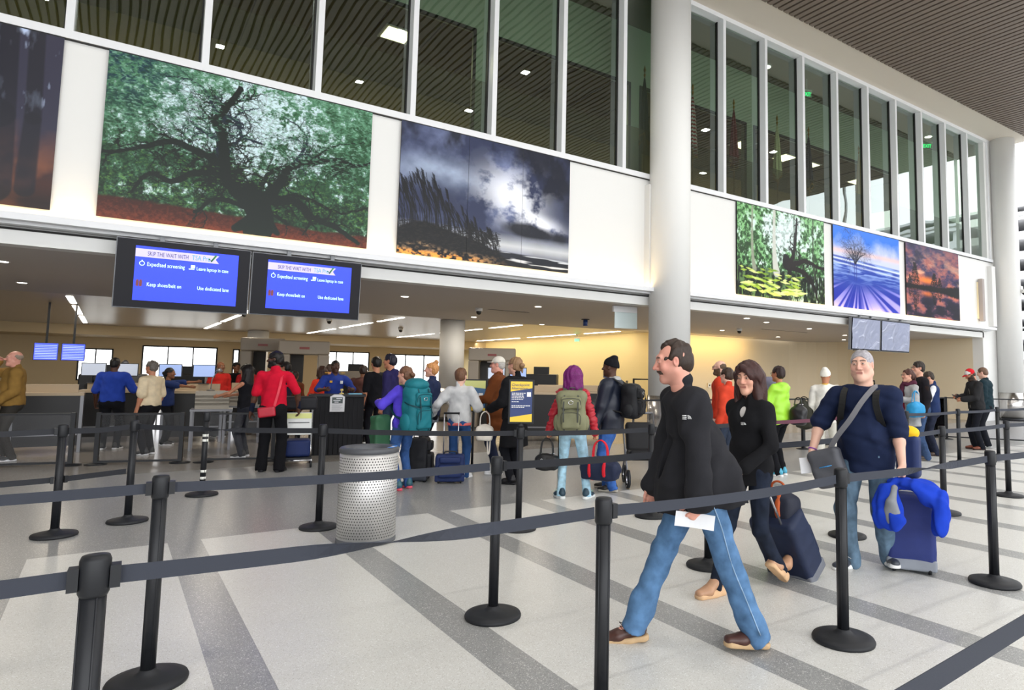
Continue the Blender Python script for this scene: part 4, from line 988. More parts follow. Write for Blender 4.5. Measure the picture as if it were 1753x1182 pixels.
def head_col(f, hinv):
    base, lip = [np.array(lin(c)) for c in SK[f.get('skin', 'fair')]]; hc = np.array(lin(f.get('hair_color', '#3a2a20'))); ha = np.array(lin(f.get('brow', f.get('hair_color', '#3a2a20'))))
    def col(v):
        q = hinv(v); x, y, z = q[:, 0], q[:, 1], q[:, 2]; ax_ = np.abs(x); c = np.tile(base, (len(v), 1))
        G = lambda d, s: np.exp(-(d/s)**2)
        def mx(t, cc): 
            nonlocal c; t = np.clip(t, 0, 1)[:, None]; c = c*(1-t)+cc*t
        fr = (y > .035)&(z > -.14)&(z < .12)
        mx(fr*.35*np.clip(G(np.hypot(ax_-.04, z+.03), .026)+G(np.hypot(ax_*1.5, z+.028), .022), 0, 1), lip)
        mx(.30*G(np.hypot(ax_-.08, z), .03)*(np.abs(y) < .05), lip)
        mx(fr*(y > .06)*.62*((ax_ < .0225-.10*np.abs(z+.062))&(z < -.0535)&(z > -.0715)), lip); mx(fr*(y > .06)*.6*((ax_ < .024)&(np.abs(z+.062) < .0028)), lip*.35)
        bz = .028+.006*np.cos((ax_-.03)*70); mx(fr*(y > .045)*.85*((ax_ > .010)&(ax_ < .050)&(np.abs(z-bz) < .0052)), ha)
        mx(fr*(y > .06)*.55*G(np.hypot((ax_-.0305)*.75, z-.008), .0125), base*.38)
        if f.get('stache'): mx(fr*(y > .07)*((ax_ < .036)&(z < -.039-ax_*.22)&(z > -.056-ax_*.45)&~((z < -.055)&(ax_ < .02))), hc*1.3)
        st = f.get('stubble', 0)
        if st: mx(st*np.clip((-.04-z)*30, 0, 1)*np.clip((y+.02)*20, 0, 1)*(z > -.14), ha*1.4)
        if f.get('beard'): mx(np.clip((-.045-z+ax_*.55)*60, 0, 1)*(y > -.03)*(z > -.16)*(~((ax_ < .024)&(z > -.076))), hc)
        if f.get('glove'): pass
        return c
    return col

def eyes(parent, hp, hs, R, c='#4a3322', vox=.004):
    s = SDF()
    for sg in (-1, 1): s.ell(hp(sg*.0305, .0805, .0075), V3((.0118, .0118, .0056))*hs, R, k=.001)
    hc = np.array(lin(c))
    def col(v):
        o = np.tile(np.array((.62, .58, .55)), (len(v), 1))
        for sg in (-1, 1):
            d = np.linalg.norm(v-hp(sg*.0305, .0925, .0075), axis=1); o[d < .0072*hs] = hc; o[d < .0038*hs] = (.01, .01, .01)
        return o
    return s.mesh('eye', vox*.55, [M_eye], col=col, parent=parent)

def hair_mesh(parent, hp, hs, R, style, color, vox, seed=0):
    s = SDF(); t = .010
    if style in ('short', 'buzz', 'receding', 'crop'):
        t = {'short': .014, 'buzz': .006, 'receding': .009, 'crop': .016}[style]
        s.ell(hp(0, -.018, .030), V3((.076+t, .094+t, .084+t*1.2))*hs, R, k=.01); s.ell(hp(0, -.05, -.02), V3((.068+t*.6, .062+t*.6, .065))*hs, R, k=.02)
        fy = {'short': .125, 'buzz': .122, 'receding': .118, 'crop': .13}[style]; fz = {'short': -.022, 'buzz': -.004, 'receding': .012, 'crop': -.03}[style]
        s.ell(hp(0, fy, fz), V3((.085, .085, .088))*hs, R, k=.012, op=1); s.box(hp(0, .085, -.06), V3((.12, .085, .065))*hs, .002, R, k=.01, op=1)
        for sg in (-1, 1): s.ell(hp(sg*.09, .0, -.012), V3((.03, .030, .036))*hs, R, k=.01, op=1)
        if style == 'receding':
            for sg in (-1, 1): s.ell(hp(sg*.055, .075, .075), V3((.038, .06, .05))*hs, R, k=.02, op=1)
        s.cut(hp(0, 0, -.085), -R[:, 2])
    elif style == 'bald':
        s.ell(hp(0, -.02, .022), V3((.082, .098, .07))*hs, R, k=.01); s.ell(hp(0, .05, .08), V3((.10, .13, .075))*hs, R, k=.01, op=1); s.box(hp(0, .085, -.02), V3((.12, .085, .12))*hs, .002, R, k=.01, op=1); s.cut(hp(0, 0, -.07), -R[:, 2])
        for sg in (-1, 1): s.ell(hp(sg*.09, .0, -.012), V3((.03, .03, .036))*hs, R, k=.01, op=1)
    elif style in ('long', 'bob', 'purple'):
        L_ = {'long': .27, 'bob': .14, 'purple': .17}[style]; e = {'long': .02, 'bob': .02, 'purple': .034}[style]
        s.ell(hp(0, -.018, .034), V3((.078+e, .096+e, .086+e*.8))*hs, R, k=.01); s.cap(hp(0, -.055, 0), hp(0, -.06, -L_+.02), (.070+e*.6)*hs, (.066+e*.8)*hs, k=.04, sx=1.45, ax=R[:, 0])
        for sg in (-1, 1): s.cap(hp(sg*.072, .005, .02), hp(sg*.088, .012, -L_+.05), .032*hs, .026*hs, k=.03)
        if style == 'purple':
            for sg in (-1, 1): s.cap(hp(sg*.07, -.05, -.06), hp(sg*.085, -.055, -.15), .045*hs, .04*hs, k=.03)
        s.ell(hp(0, .115, -.03), V3((.058, .078, .098))*hs, R, k=.012, op=1)
        if style != 'purple': s.cap(hp(.0, .078, .09), hp(-.052, .075, .035), .02*hs, .014*hs, k=.012); s.cap(hp(.02, .078, .09), hp(.058, .07, .035), .02*hs, .014*hs, k=.012)
    elif style in ('bun', 'topbun', 'pony'):
        s.ell(hp(0, -.018, .030), V3((.086, .104, .094))*hs, R, k=.01); s.ell(hp(0, -.05, -.03), V3((.074, .06, .06))*hs, R, k=.02)
        s.ell(hp(0, .122, -.022), V3((.082, .085, .092))*hs, R, k=.012, op=1); s.box(hp(0, .088, -.06), V3((.12, .085, .07))*hs, .002, R, k=.01, op=1)
        for sg in (-1, 1): s.ell(hp(sg*.09, .0, -.012), V3((.03, .028, .034))*hs, R, k=.01, op=1)
        c = {'bun': (0, -.13, .0), 'topbun': (0, -.085, .125), 'pony': (0, -.12, .0)}[style]; s.ell(hp(*c), V3((.042, .036, .036))*hs, R, k=.015)
        if style == 'bun': s.cap(hp(0, -.12, -.02), hp(.02, -.12, -.10), .022*hs, .008*hs, k=.02)
        if style == 'pony': s.cap(hp(0, -.13, -.02), hp(0, -.12, -.2), .03*hs, .012*hs, k=.02)
    elif style == 'beanie':
        s.ell(hp(0, -.018, .045), V3((.092, .108, .095))*hs, R, k=.01); s.ell(hp(0, -.06, .13), V3((.05, .05, .035))*hs, R, k=.03); s.ell(hp(0, -.06, .0), V3((.082, .066, .06))*hs, R, k=.03); s.cut(hp(0, .0, .020), unit(-R[:, 2]+R[:, 1]*.30))
        None
    elif style in ('cap', 'capred'):
        s.ell(hp(0, -.018, .034), V3((.088, .104, .094))*hs, R, k=.01); s.cut(hp(0, 0, .030), -R[:, 2]); 
    return s.mesh({'beanie': 'beanie', 'cap': 'cap', 'capred': 'cap'}.get(style, 'hair'), vox, [cloth(color, 'knit' if style in ('beanie', 'cap', 'capred') else 'hair')], wr=wrinkle((.0015 if style == 'buzz' else .0055) if style not in ('cap', 'capred', 'beanie') else .001, 85, seed, .3), parent=parent)

PEOPLE = []
def person(label, x, y, H, face, top, pants, shoes=('#202020', '#e8e8e8'), head=None, w=1.0, lean=0, side=0, feet=None, hands=None, hy=0, hpitch=0, hroll=0, vox=.016, female=False,
           belly=0, group=None, skirt=None, twist=0, curl=.5, seed=None, sitz=None, absaz=None, palms=(None, None), pole=(None, None), fine=False, shirt=None, arms_skin=False):
    """face: bearing of the body relative to the line of sight (0 = back to us, -90 = walking to picture left, 180 = towards us)"""
    global _pid
    head = head or {}; seed = len(PEOPLE)*7+3 if seed is None else seed
    az = math.atan2(x, y)+rad(face) if absaz is None else rad(absaz)
    root = thing('person', label, 'person', (x, y, 0), -az, group); s = H/1.75; PEOPLE.append(root)
    P = V3((0, 0, .93*s if sitz is None else sitz)); TL = rot_np(-lean, side, 0); tw = rot_np(0, 0, -twist)
    X = TL@tw@V3((1, 0, 0)); Yf = TL@tw@V3((0, 1, 0)); U = TL@V3((0, 0, 1)); sw = (.175 if not female else .152)*w*s
    Cc = P+U*.36*s; SH = P+U*.49*s; NB = P+U*.535*s+V3((0, .0, 0)); shR = SH+X*sw-U*.028*s; shL = SH-X*sw-U*.028*s
    hipR = P+V3((.088*s*w, 0, -.03*s)); hipL = P-V3((.088*s*w, 0, .03*s))
    feet = feet or ((.11, .02, 0, .15, 0), (-.10, -.03, 0, -.15, 0))   # x,y,z(sole height at ankle),yaw(out),pitch
    def gf(i):
        q = list(feet[i])+[0]*5; return q[:5]
    fR, fL = gf(0), gf(1); pR = V3((1*fR[0], fR[1], fR[2])); pL = V3((fL[0], fL[1], fL[2]))
    anR = pR+V3((0, 0, .085*s)); anL = pL+V3((0, 0, .085*s))
    knR, anR = ik(hipR, anR, .43*s, .415*s, (.1, 1, 0)); knL, anL = ik(hipL, anL, .43*s, .415*s, (-.1, 1, 0))
    hands = hands or (None, None); hd = []
    for i, (sh, sg) in enumerate(((shR, 1), (shL, -1))):
        t = hands[i]; t = sh+V3((sg*.045*s, .05*s, -.53*s)) if t is None else V3(t)
        pl = pole[i] if pole[i] is not None else (sg*.5, -1, -.2)
        hd.append(ik(sh, t, .29*s, .255*s, pl))
    (elR, wrR), (elL, wrL) = hd
    # ---- head frame
    hs = s*head.get('size', 1.0); HR = rot_np(0, 0, -hy)@rot_np(-hpitch, 0, 0)@rot_np(0, hroll, 0); hc = NB+U*.060*s+V3((0, .012*s, 0))+HR@V3((0, .012, .105))*hs
    hp = lambda a, b, c: hc+HR@V3((a, b, c))*hs
    hinv = lambda v: ((v-hc)@HR)/hs
    B = SDF(); bw = w
    head_prims(B, hp, hs, HR, head)
    nr = .054*s*(1.0 if not female else .84)*head.get('neck', 1); B.cap(hp(0, -.028, -.055), NB-U*.04*s, nr, nr*1.12, k=.03*s); None
    B.cap(Cc+U*.04*s, P+U*.12*s, .10*s, .09*s, k=.05, sx=1.35, ax=X); B.cap(P+U*.1*s, P, .09*s, .10*s, k=.05, sx=1.4, ax=X); B.cap(shR-X*.04*s, shL+X*.04*s, .042*s, k=.04); B.cap(NB-U*.03*s, shR-X*.03*s, .032*s, .03*s, k=.03); B.cap(NB-U*.03*s, shL+X*.03*s, .032*s, .03*s, k=.03)
    rk = 1.0 if not female else .85
    ra = (.045*w**.7*s*rk, .038*w**.7*s*rk, .026*s*rk*(w**.4))
    for sh, el, wr in ((shR, elR, wrR), (shL, elL, wrL)): B.cap(sh, el, ra[0], ra[1]*.95, k=.03); B.cap(el, el+(wr-el)*.3, ra[1], ra[1]*1.02, k=.02); B.cap(el+(wr-el)*.3, wr, ra[1], ra[2], k=.02, sx=1)
    for hip, kn, an in ((hipR, knR, anR), (hipL, knL, anL)): B.cap(hip, kn, .068*s, .045*s, k=.03); B.cap(kn, kn+(an-kn)*.35, .040*s, .041*s, k=.02); B.cap(kn+(an-kn)*.35, an, .041*s, .028*s, k=.02)
    for p_, an, ft in ((pR, anR, fR), (pL, anL, fL)):
        Rf = rot_np(ft[4], 0, -ft[3]); B.cap(an, p_+Rf@V3((0, .11*s, .035*s)), .03*s, .024*s, k=.02)
    fn = []; cu = curl if isinstance(curl, (list, tuple)) else (curl, curl)
    for i, (el, wr, sg) in enumerate(((elR, wrR, 1), (elL, wrL, -1))):
        d = unit(wr-el); pm = palms[i]; nn = V3((-sg, .0, 0)) if pm is None else V3(pm[0] if isinstance(pm[0], (tuple, list)) else pm); dd = d
        if pm is not None and isinstance(pm[0], (tuple, list)): dd = unit(V3(pm[1]))
        th = pm[2] if pm is not None and isinstance(pm[0], (tuple, list)) and len(pm) > 2 else None
        # thumb side: forward / up when the arm hangs
        t0 = np.cross(dd, nn); sd = th if th is not None else (1 if (t0@V3((0, 1, .3))) > 0 else -1)
        hand(B, wr, dd, nn, sd, s*(1.0 if not female else .9), cu[i]); c = wr+dd*.09*s; fn.append((c-V3((.11,)*3)*s, c+V3((.11,)*3)*s, .0048 if fine else max(.008, vox*.6)))
    hv = .0032 if fine else max(.006, vox*.55); fn.append((hc-V3((.10, .11, .13))*hs*1.05, hc+V3((.10, .125, .125))*hs, hv))
    B.mesh('body', vox if not fine else .012, [M_skin], fine=fn, col=(lambda v, f=head_col(head, hinv): f(v)), parent=root)
    if not head.get('noeyes'): eyes(root, hp, hs, HR, head.get('eye', '#4a3322'), max(.004, hv))
    # ---- hair or hat
    hst = head.get('style', 'short')
    hvx = .0042 if fine else max(.007, vox*.55)
    if hst in ('cap', 'capred', 'beanie'):
        if head.get('hair_color') and hst != 'beanie': hair_mesh(root, hp, hs*.985, HR, 'buzz', head['hair_color'], hvx, seed)
        hm = hair_mesh(root, hp, hs, HR, hst, head.get('hat', '#dddddd'), hvx, seed)
        if hst != 'beanie':
            b_ = SDF(); b_.cap(hp(-.022, .085, .034), hp(.022, .085, .034), .05*hs, k=.01, sx=1.15, ax=HR[:, 0]); b_.cap(hp(-.02, .12, .028), hp(.02, .12, .028), .035*hs, k=.03)
            b_.cut(hp(0, 0, .040), HR[:, 2]); b_.cut(hp(0, 0, .030), -HR[:, 2]); b_.cut(hp(0, .06, 0), -HR[:, 1]); b_.mesh('brim', .006, [cloth(head.get('brim', head.get('hat', '#dddddd')), 'knit')], parent=hm)
    elif hst != 'none': hair_mesh(root, hp, hs, HR, hst, head.get('hair_color', '#3a2a20'), hvx, seed)
    if head.get('glasses'):
        g = MB()
        for sg in (-1, 1):
            g.tube([hp(sg*.0305+.020*math.cos(a), .103, .006+.014*math.sin(a)) for a in np.linspace(0, 2*PI, 13)], .0022*hs, 5); g.tube([hp(sg*.052, .103, .010), hp(sg*.074, .06, .012), hp(sg*.078, -.01, .006)], .002*hs, 5)
        g.tube([hp(-.010, .104, .009), hp(.010, .104, .009)], .002*hs, 5); g.build('glasses', M_black, root)
    # ---- top
    def torso(S_, t, hem, flare=1.0, k=.05, chest=1.0):
        S_.cap(Cc+U*.05*s, P+U*.15*s, (.106*w**.8*chest)*s+t, (.094*w)*s+t, k=k, sx=1.34, ax=X); S_.cap(P+U*.16*s, P+U*.02*s, .094*w*s+t, (.102*w*flare)*s+t, k=k, sx=1.36, ax=X)
        if hem < -.02: S_.cap(P+U*.02*s, P+V3((0, 0, hem*s)), (.102*w*flare)*s+t, (.108*w*flare)*s+t, k=k, sx=1.38, ax=X)
        S_.cap(shR-X*.05*s, shL+X*.05*s, .048*s+t*.8, k=.05*s); S_.cap(NB-U*.035*s, shR-X*.02*s, .040*s+t*.5, .036*s+t*.6, k=.03*s); S_.cap(NB-U*.035*s, shL+X*.02*s, .040*s+t*.5, .036*s+t*.6, k=.03*s)
        if belly: S_.ell(P+U*.15*s+Yf*(.06+.03*belly)*s, V3((.15*w, .10+.05*belly, .15))*s, None, k=.08)
        if female and t > .008:
            for sg in (-1, 1): S_.ell(Cc+X*sg*.065*s+Yf*.065*s+U*.01*s, V3((.062, .058, .06))*s, None, k=.05)
    wr_amp = top.get('wr', .006)
    def garment(tp, name, extra=0):
        S_ = SDF(); t = tp.get('t', .014)+extra; hem = tp.get('hem', -.04); torso(S_, t, hem-.05, tp.get('flare', 1.0)); S_.cut(P+V3((0, 0, hem*s)), (0, 0, -1))
        sl = tp.get('sleeve', 1.0); sr = tp.get('sr', 1.0)
        if sl > 0:
            for sh, el, wr in ((shR, elR, wrR), (shL, elL, wrL)):
                if sl > .55:
                    e = el+(wr-el)*((sl-.5)/.5 if sl < 1 else 1.0)*.97
                    S_.cap(sh, el, (.046*w**.5*s+t)*sr, (.037*w**.5*s+t)*sr, k=.035*s); S_.cap(el, e, (.037*w**.5*s+t)*sr, (.028*s+t)*sr, k=.015)
                    if not tp.get('nocuff'): S_.cap(e-(wr-el)*.12, e, (.026*s+t)*sr, k=.01)
                else:
                    e = sh+(el-sh)*(sl/.5); S_.cap(sh, e, (.046*w**.5*s+t)*sr, (.045*w**.5*s+t*1.3)*sr, k=.035*s); S_.cut(e, unit(e-sh)) if False else None
        if tp.get('drape'):
            dr = tp['drape']; S_.ell(P+V3((0, -.09-.05*dr, (hem+.08)*s)), (.18*w, .10+.04*dr, .40), rot_np(-.30, 0, 0), k=.10); S_.ell(P+V3((0, .10+.05*dr, (hem+.06)*s)), (.17*w, .09+.03*dr, .34), None, k=.07); S_.cut(P+V3((0, 0, hem*s)), (0, -.12, -1))
        if tp.get('collar'): 
            S_.cap(NB-U*.03*s, NB+U*.035*s+Yf*-.01, (.066+.004*t)*s, (.064)*s, k=.02); S_.cap(NB+U*.0*s+Yf*.01, NB+U*.14*s, (.052)*s, .062*s, k=.006, op=1)
        if tp.get('hood'): S_.cap(NB-U*.01*s-Yf*.06*s+X*.05*s, NB-U*.01*s-Yf*.06*s-X*.05*s, .05*s, k=.03); S_.ell(NB-U*.06*s-Yf*.11*s, V3((.09, .05, .07))*s, None, k=.04)
        if tp.get('open'): 
            o_ = tp['open']; S_.cap(NB+Yf*.14*s-U*.0*s, P+Yf*(.17+.05*belly)*s+V3((0, 0, (hem-.05)*s)), .03*s*o_, .06*s*o_, k=.01, op=1)
        if tp.get('vneck'): S_.cap(NB+Yf*.10*s+U*.03*s, NB+Yf*.135*s-U*tp['vneck']*s, .055*s, .018*s, k=.008, op=1)
        zz = tp.get('zs', 1.0); return S_.mesh(name, .0075 if fine else vox*.85, [cloth(tp['c'], tp.get('kind', 'knit'))], wr=wrinkle(tp.get('wr', .005)*1.35, tp.get('fr', 22)*1.25, seed+len(name), zz), parent=root)
    if shirt: garment(shirt, 'shirt', -.004)
    main = garment(top, top.get('name', 'jacket'))
    if top.get('band'):
        S_ = SDF(); t = top.get('t', .014)+.002; hem = top.get('hem', -.04); torso(S_, t+.004, hem-.09); S_.cut(P+V3((0, 0, (hem+.01)*s)), (0, 0, 1)); S_.cut(P+V3((0, 0, (hem-.035)*s)), (0, 0, -1)); S_.mesh('hem_band', vox*.8, [cloth(top['band'])], parent=main)
    # ---- trousers
    if pants:
        S_ = SDF(); t = pants.get('t', .012); bt = pants.get('bottom', .055)
        S_.cap(P+V3((0, 0, .10*s)), P-V3((0, 0, .0*s)), .098*w*s+t, .108*w*s+t, k=.04, sx=1.34, ax=V3((1, 0, 0)))
        for sg in (-1, 1): S_.ell(P+V3((sg*.07*w*s, -.055*s, -.05*s)), V3((.08, .075, .09))*s*w**.7, None, k=.04)
        for hip, kn, an in ((hipR, knR, anR), (hipL, knL, anL)):
            S_.cap(hip, kn, .078*s*w**.8+t, .052*s*w**.6+t, k=.03*s); S_.cap(kn, an, .052*s*w**.6+t, bt*s, k=.025*s); e = unit(an-kn)
            S_.cap(an-e*.1*s, an+e*.045*s, bt*s, bt*s*1.06, k=.015)
            S_.cap(an+e*(.055+.115)*s, an+e*.30*s, .115*s, .115*s, k=.004, op=1)
        S_.cut(P+V3((0, 0, .10*s)), (0, 0, 1))
        S_.mesh(pants.get('name', 'trousers'), .0075 if fine else vox*.85, [cloth(pants['c'], pants.get('kind', 'denim'))], wr=wrinkle(pants.get('wr', .005)*.75, 48, seed+50, .55), parent=root)
    if skirt:
        S_ = SDF(); S_.cap(P+V3((0, 0, .12*s)), P-V3((0, 0, skirt['len']*s*.5)), .10*s*w+.02, .13*s*w+.02, k=.03, sx=1.3, ax=V3((1, 0, 0))); S_.cap(P-V3((0, 0, skirt['len']*s*.5)), P-V3((0, 0, skirt['len']*s+.1)), .13*s*w+.02, .15*s*w+.02, k=.03, sx=1.3, ax=V3((1, 0, 0)))
        S_.cut(P-V3((0, 0, skirt['len']*s)), (0, 0, -1)); S_.mesh('coat_skirt', vox*.9, [cloth(skirt['c'])], wr=wrinkle(.006, 20, seed+9, .3), parent=root)
    if shoes:
        for p_, ft, i in ((pR, fR, 0), (pL, fL, 1)):
            shoe(root, p_, -ft[3], ft[4], shoes[0], shoes[1], .285*s, vox=.006 if fine else max(.009, vox*.6), heel=shoes[3] if len(shoes) > 3 else 0, laces=shoes[2] if len(shoes) > 2 else None)
    root['_j'] = 0; del root['_j']
    M = Matrix.Translation(Vector((x, y, 0))) @ Matrix.Rotation(-az, 4, 'Z')
    W3 = lambda p: tuple(M @ Vector(p))
    return dict(root=root, az=az, s=s, P=P, U=U, X=X, Y=Yf, Cc=Cc, SH=SH, NB=NB, shR=shR, shL=shL, elR=elR, elL=elL, wrR=wrR, wrL=wrL, hp=hp, hc=hc, M=M, W=W3, x=x, y=y, handR=wrR+unit(wrR-elR)*.08*s, handL=wrL+unit(wrL-elL)*.08*s, w=w, legs=((hipR, knR, anR), (hipL, knL, anL)), main=main)

from mathutils.bvhtree import BVHTree
def stick_logo(pp, target, sz=.03, m=None, name='chest_logo'):
    """small embroidered mark set on the garment where the sight line to `target` meets it"""
    me = pp['main'].data; bv = BVHTree.FromPolygons([v.co for v in me.vertices], [tuple(q.vertices) for q in me.polygons])
    Mi = pp['M'].inverted(); o = Mi @ Vector((0, 0, EYE)); tg = Mi @ Vector(target); hit = bv.ray_cast(o, (tg-o).normalized())
    if hit[0] is None: return
    c, n = hit[0], hit[1]; up = (Vector((0, 0, 1))-n*n.z).normalized(); rt = up.cross(n); mb = MB()
    for i in range(3): mb.tube([c+n*.001+rt*(sz*(.15+.28*i)*math.cos(a)-sz*.1)+up*(sz*(.15+.28*i)*math.sin(a)-sz*.3) for a in np.linspace(0, PI*.55, 6)], .0022, 4)
    for i in range(3): mb.tube([c+n*.001-rt*sz*1.25+up*(sz*(.35*i-.3)), c+n*.001-rt*sz*.35+up*(sz*(.35*i-.3))], .0022, 4)
    mb.build(name, m or M_wtx, pp['main'])
def seams(pp, col_, r0=.098, r1=.074):
    for sg, (h_, k_, a_) in zip((1, -1), pp['legs']):
        mb = MB(); me = None
        for side_ in (1,):
            o = V3((sg*1.0, 0, 0)); mb.tube(curve([tuple(h_+o*r0*pp['s']+V3((0, 0, -.05))), tuple((h_+k_)/2+o*(r0*.86)*pp['s']), tuple(k_+o*(r1*.93)*pp['s']), tuple((k_+a_)/2+o*r1*pp['s']), tuple(a_+o*(r1*1.04)*pp['s'])], 5), .0035, 5)
        mb.build('side_seam', cloth(col_, 'denim'), pp['root'])
# ------------------------------------------------------------------ bags
M_chrome = mat('chrome', (.7, .7, .72), .2, metal=1)
def prop(name, label, cat, loc, az=0, group=None):
    return thing(name, label, cat, loc, -az, group)
def strap_pts(o, name, pts, wd, nrm, m, parent, th=.004):
    return MB().ribbon(curve(pts, 5), [Vector(n) for n in curve(nrm, 5)] if isinstance(nrm, list) else Vector(nrm), wd, th).build(name, m, parent)
def backpack(pp, label, color, w_=.32, h_=.48, d_=.2, dy=-.13, top=.06, dark='#1c1c1c', style='day', lean=0, vox=.012, seed=1, straps=True):
    """worn on the back of person record pp"""
    s = pp['s']; o = pp['P']+pp['U']*.49*s+pp['Y']*(dy-d_/2)
    t = thing('backpack', label, 'backpack', pp['W'](o), -pp['az'])
    h2 = h_/2; c = V3((0, 0, top-h2)); B = SDF()
    rd_ = .085 if style == 'hike' else .06
    B.box(c, (w_/2-rd_, max(.01, d_/2-rd_), h2-rd_-.01), rd_, k=.01); B.cap(c+V3((-w_*.3, 0, h2-.09)), c+V3((w_*.3, 0, h2-.09)), .08, k=.04); B.ell(c+V3((0, -d_*.15, -h2*.45)), (w_*.5, d_*.55, h2*.55), k=.05)
    b = B.mesh('pack_body', vox, [cloth(color, 'nylon')], wr=wrinkle(.006, 22, seed), parent=t)
    B = SDF(); B.box(c+V3((0, -d_/2-.015, -h2*.35)), (w_*.33-.03, .02, h2*.40-.03), .03, k=.01); B.mesh('front_pocket', vox*.9, [cloth(color, 'nylon')], wr=wrinkle(.004, 30, seed+2), parent=t)
    B = SDF(); B.box(c+V3((0, -d_/2+.01, h2*.42)), (w_*.36-.03, .025, h2*.25-.02), .03, k=.01); B.mesh('upper_pocket', vox*.9, [cloth(color, 'nylon')], wr=wrinkle(.004, 30, seed+3), parent=t)
    for sg in (-1, 1):
        B = SDF(); B.ell(c+V3((sg*w_*.5, .0, -h2*.5)), (.05, d_*.36, h2*.38), k=.01); B.mesh('side_pocket', vox, [cloth(color, 'nylon')], parent=t)
    MB().tube([(-.03, d_*.3, top-.01), (-.03, d_*.3, top+.03), (.03, d_*.3, top+.03), (.03, d_*.3, top-.01)], .007).build('grab_handle', cloth(dark, 'nylon'), t)
    z = MB(); z.tube(curve([(-w_*.33, -d_/2-.05, c[2]-h2*.55), (-w_*.30, -d_/2-.066, c[2]-h2*.06), (w_*.30, -d_/2-.066, c[2]-h2*.06), (w_*.33, -d_/2-.05, c[2]-h2*.55)], 4), .004, 5); z.build('zip', cloth(dark, 'nylon'), t)
    z = MB(); z.tube(curve([(-w_*.33, -d_/2-.03, c[2]+h2*.25), (-w_*.28, -d_/2-.046, c[2]+h2*.60), (w_*.28, -d_/2-.046, c[2]+h2*.60), (w_*.33, -d_/2-.03, c[2]+h2*.25)], 4), .004, 5); z.build('zip', cloth(dark, 'nylon'), t)
    for sg in (-1, 1):
        MB().ribbon(curve([(sg*w_*.24, -d_/2+.005, top-.05), (sg*w_*.25, -d_/2-.052, c[2]+h2*.4), (sg*w_*.25, -d_/2-.072, c[2]-h2*.3), (sg*w_*.22, -d_/2-.01, c[2]-h2*.93)], 5), Vector((1, 0, 0)), .018, .004).build('webbing', cloth(dark, 'nylon'), t)
        MB().cbox((sg*w_*.25, -d_/2-.062, c[2]+h2*.12), (.014, .006, .012)).build('buckle', M_black, t)
    lg = MB(); lg.tube([(.028*math.cos(a), -d_/2-.052, c[2]+h2*.45+.022*math.sin(a)) for a in np.linspace(0, 2*PI, 14)], .004, 5); lg.build('logo', M_chrome, t)
    if style == 'hike':
        B = SDF(); B.ell((0, 0, top+.0), (w_*.5, d_*.58, .085), k=.02); B.mesh('lid', vox, [cloth(color, 'nylon')], wr=wrinkle(.008, 26, seed+7), parent=t)
        for sg in (-1, 1): MB().ribbon(curve([(sg*w_*.5, d_*.1, c[2]+.1), (sg*w_*.52, -d_*.3, c[2]+.07), (sg*w_*.3, -d_/2-.04, c[2]+.04)], 5), Vector((0, 0, 1)), .018, .004).build('side_strap', cloth(dark, 'nylon'), t)
    if straps:
        for sg in (-1, 1):
            x = sg*.095*s*pp['w']; fy = -dy+.5*d_
            MB().ribbon(curve([(x, d_*.45, -.02), (x*1.05, fy-.05, .055), (x*1.1, fy+.10, .0), (x*1.15, fy+.145, -.10), (x*1.4, fy+.11, -.24), (sg*.17*s, fy, -.33), (sg*w_*.45, d_*.4, -.38)], 4), Vector((1, 0, 0)), .05, .012).build('shoulder_strap', cloth(dark, 'nylon'), t)
    return t
def suitcase(label, loc, az, w_, h_, d_, color, tilt=0, handle=.45, trim='#3a3f4a', soft=.03, seed=1, pole='#c8c8cc', vox=.011):
    """az: direction the handle side faces; tilt>0 leans towards the handle side"""
    t = thing('suitcase', label, 'suitcase', loc, -az); t.rotation_euler = (-tilt, 0, -az)
    B = SDF(); B.box((0, 0, .05+h_/2), (w_/2-.04, d_/2-.04, h_/2-.04), .04, k=.01); body = B.mesh('shell', vox, [cloth(color, 'nylon')], wr=wrinkle(.003, 25, seed), parent=t)
    B = SDF(); B.box((0, -d_/2-.01, .05+h_*.36), (w_/2-.07, .02, h_*.26-.03), .03, k=.01); B.mesh('front_pocket', vox, [cloth(color, 'nylon')], parent=t)
    B = SDF(); B.box((0, -d_/2-.005, .05+h_*.80), (w_/2-.08, .02, h_*.11-.02), .025, k=.01); B.mesh('upper_pocket', vox, [cloth(color, 'nylon')], parent=t)
    B = SDF(); B.box((0, 0, .07), (w_/2-.01, d_/2-.01, .035), .012, k=.01); B.mesh('bumper', vox, [cloth(trim, 'nylon')], parent=t)
    for sx in (-1, 1):
        for sy in ((1,) if tilt else (-1, 1)):
            q = MB().lathe([(.004, -.012), (.032, -.012), (.034, 0), (.032, .012), (.004, .012)], n=14); q.v = [(a[2], a[0], a[1]) for a in q.v]; wn_ = q.build('wheel', M_black, t); wn_.location = (sx*(w_/2-.05), sy*(d_/2-.03), .034)
    for sx in (-1, 1): MB().tube([(sx*.10, d_/2-.03, .05+h_-.03), (sx*.10, d_/2-.03, .05+h_+handle)], .0085).build('handle_tube', mat('silver_tube', pole, .25, metal=.8), t)
    MB().tube([(-.11, d_/2-.03, .05+h_+handle), (.11, d_/2-.03, .05+h_+handle)], .014).build('grip', M_black, t)
    MB().tube(curve([(-.08, 0, .05+h_-.005), (-.07, 0, .05+h_+.03), (.07, 0, .05+h_+.03), (.08, 0, .05+h_-.005)], 4), .011).build('carry_handle', M_black, t)
    MB().tube([(-w_/2+.02, -d_/2+.035, .05+h_-.04), (w_/2-.02, -d_/2+.035, .05+h_-.04)], .004, 5).build('zip', cloth('#15161a', 'nylon'), t)
    return t
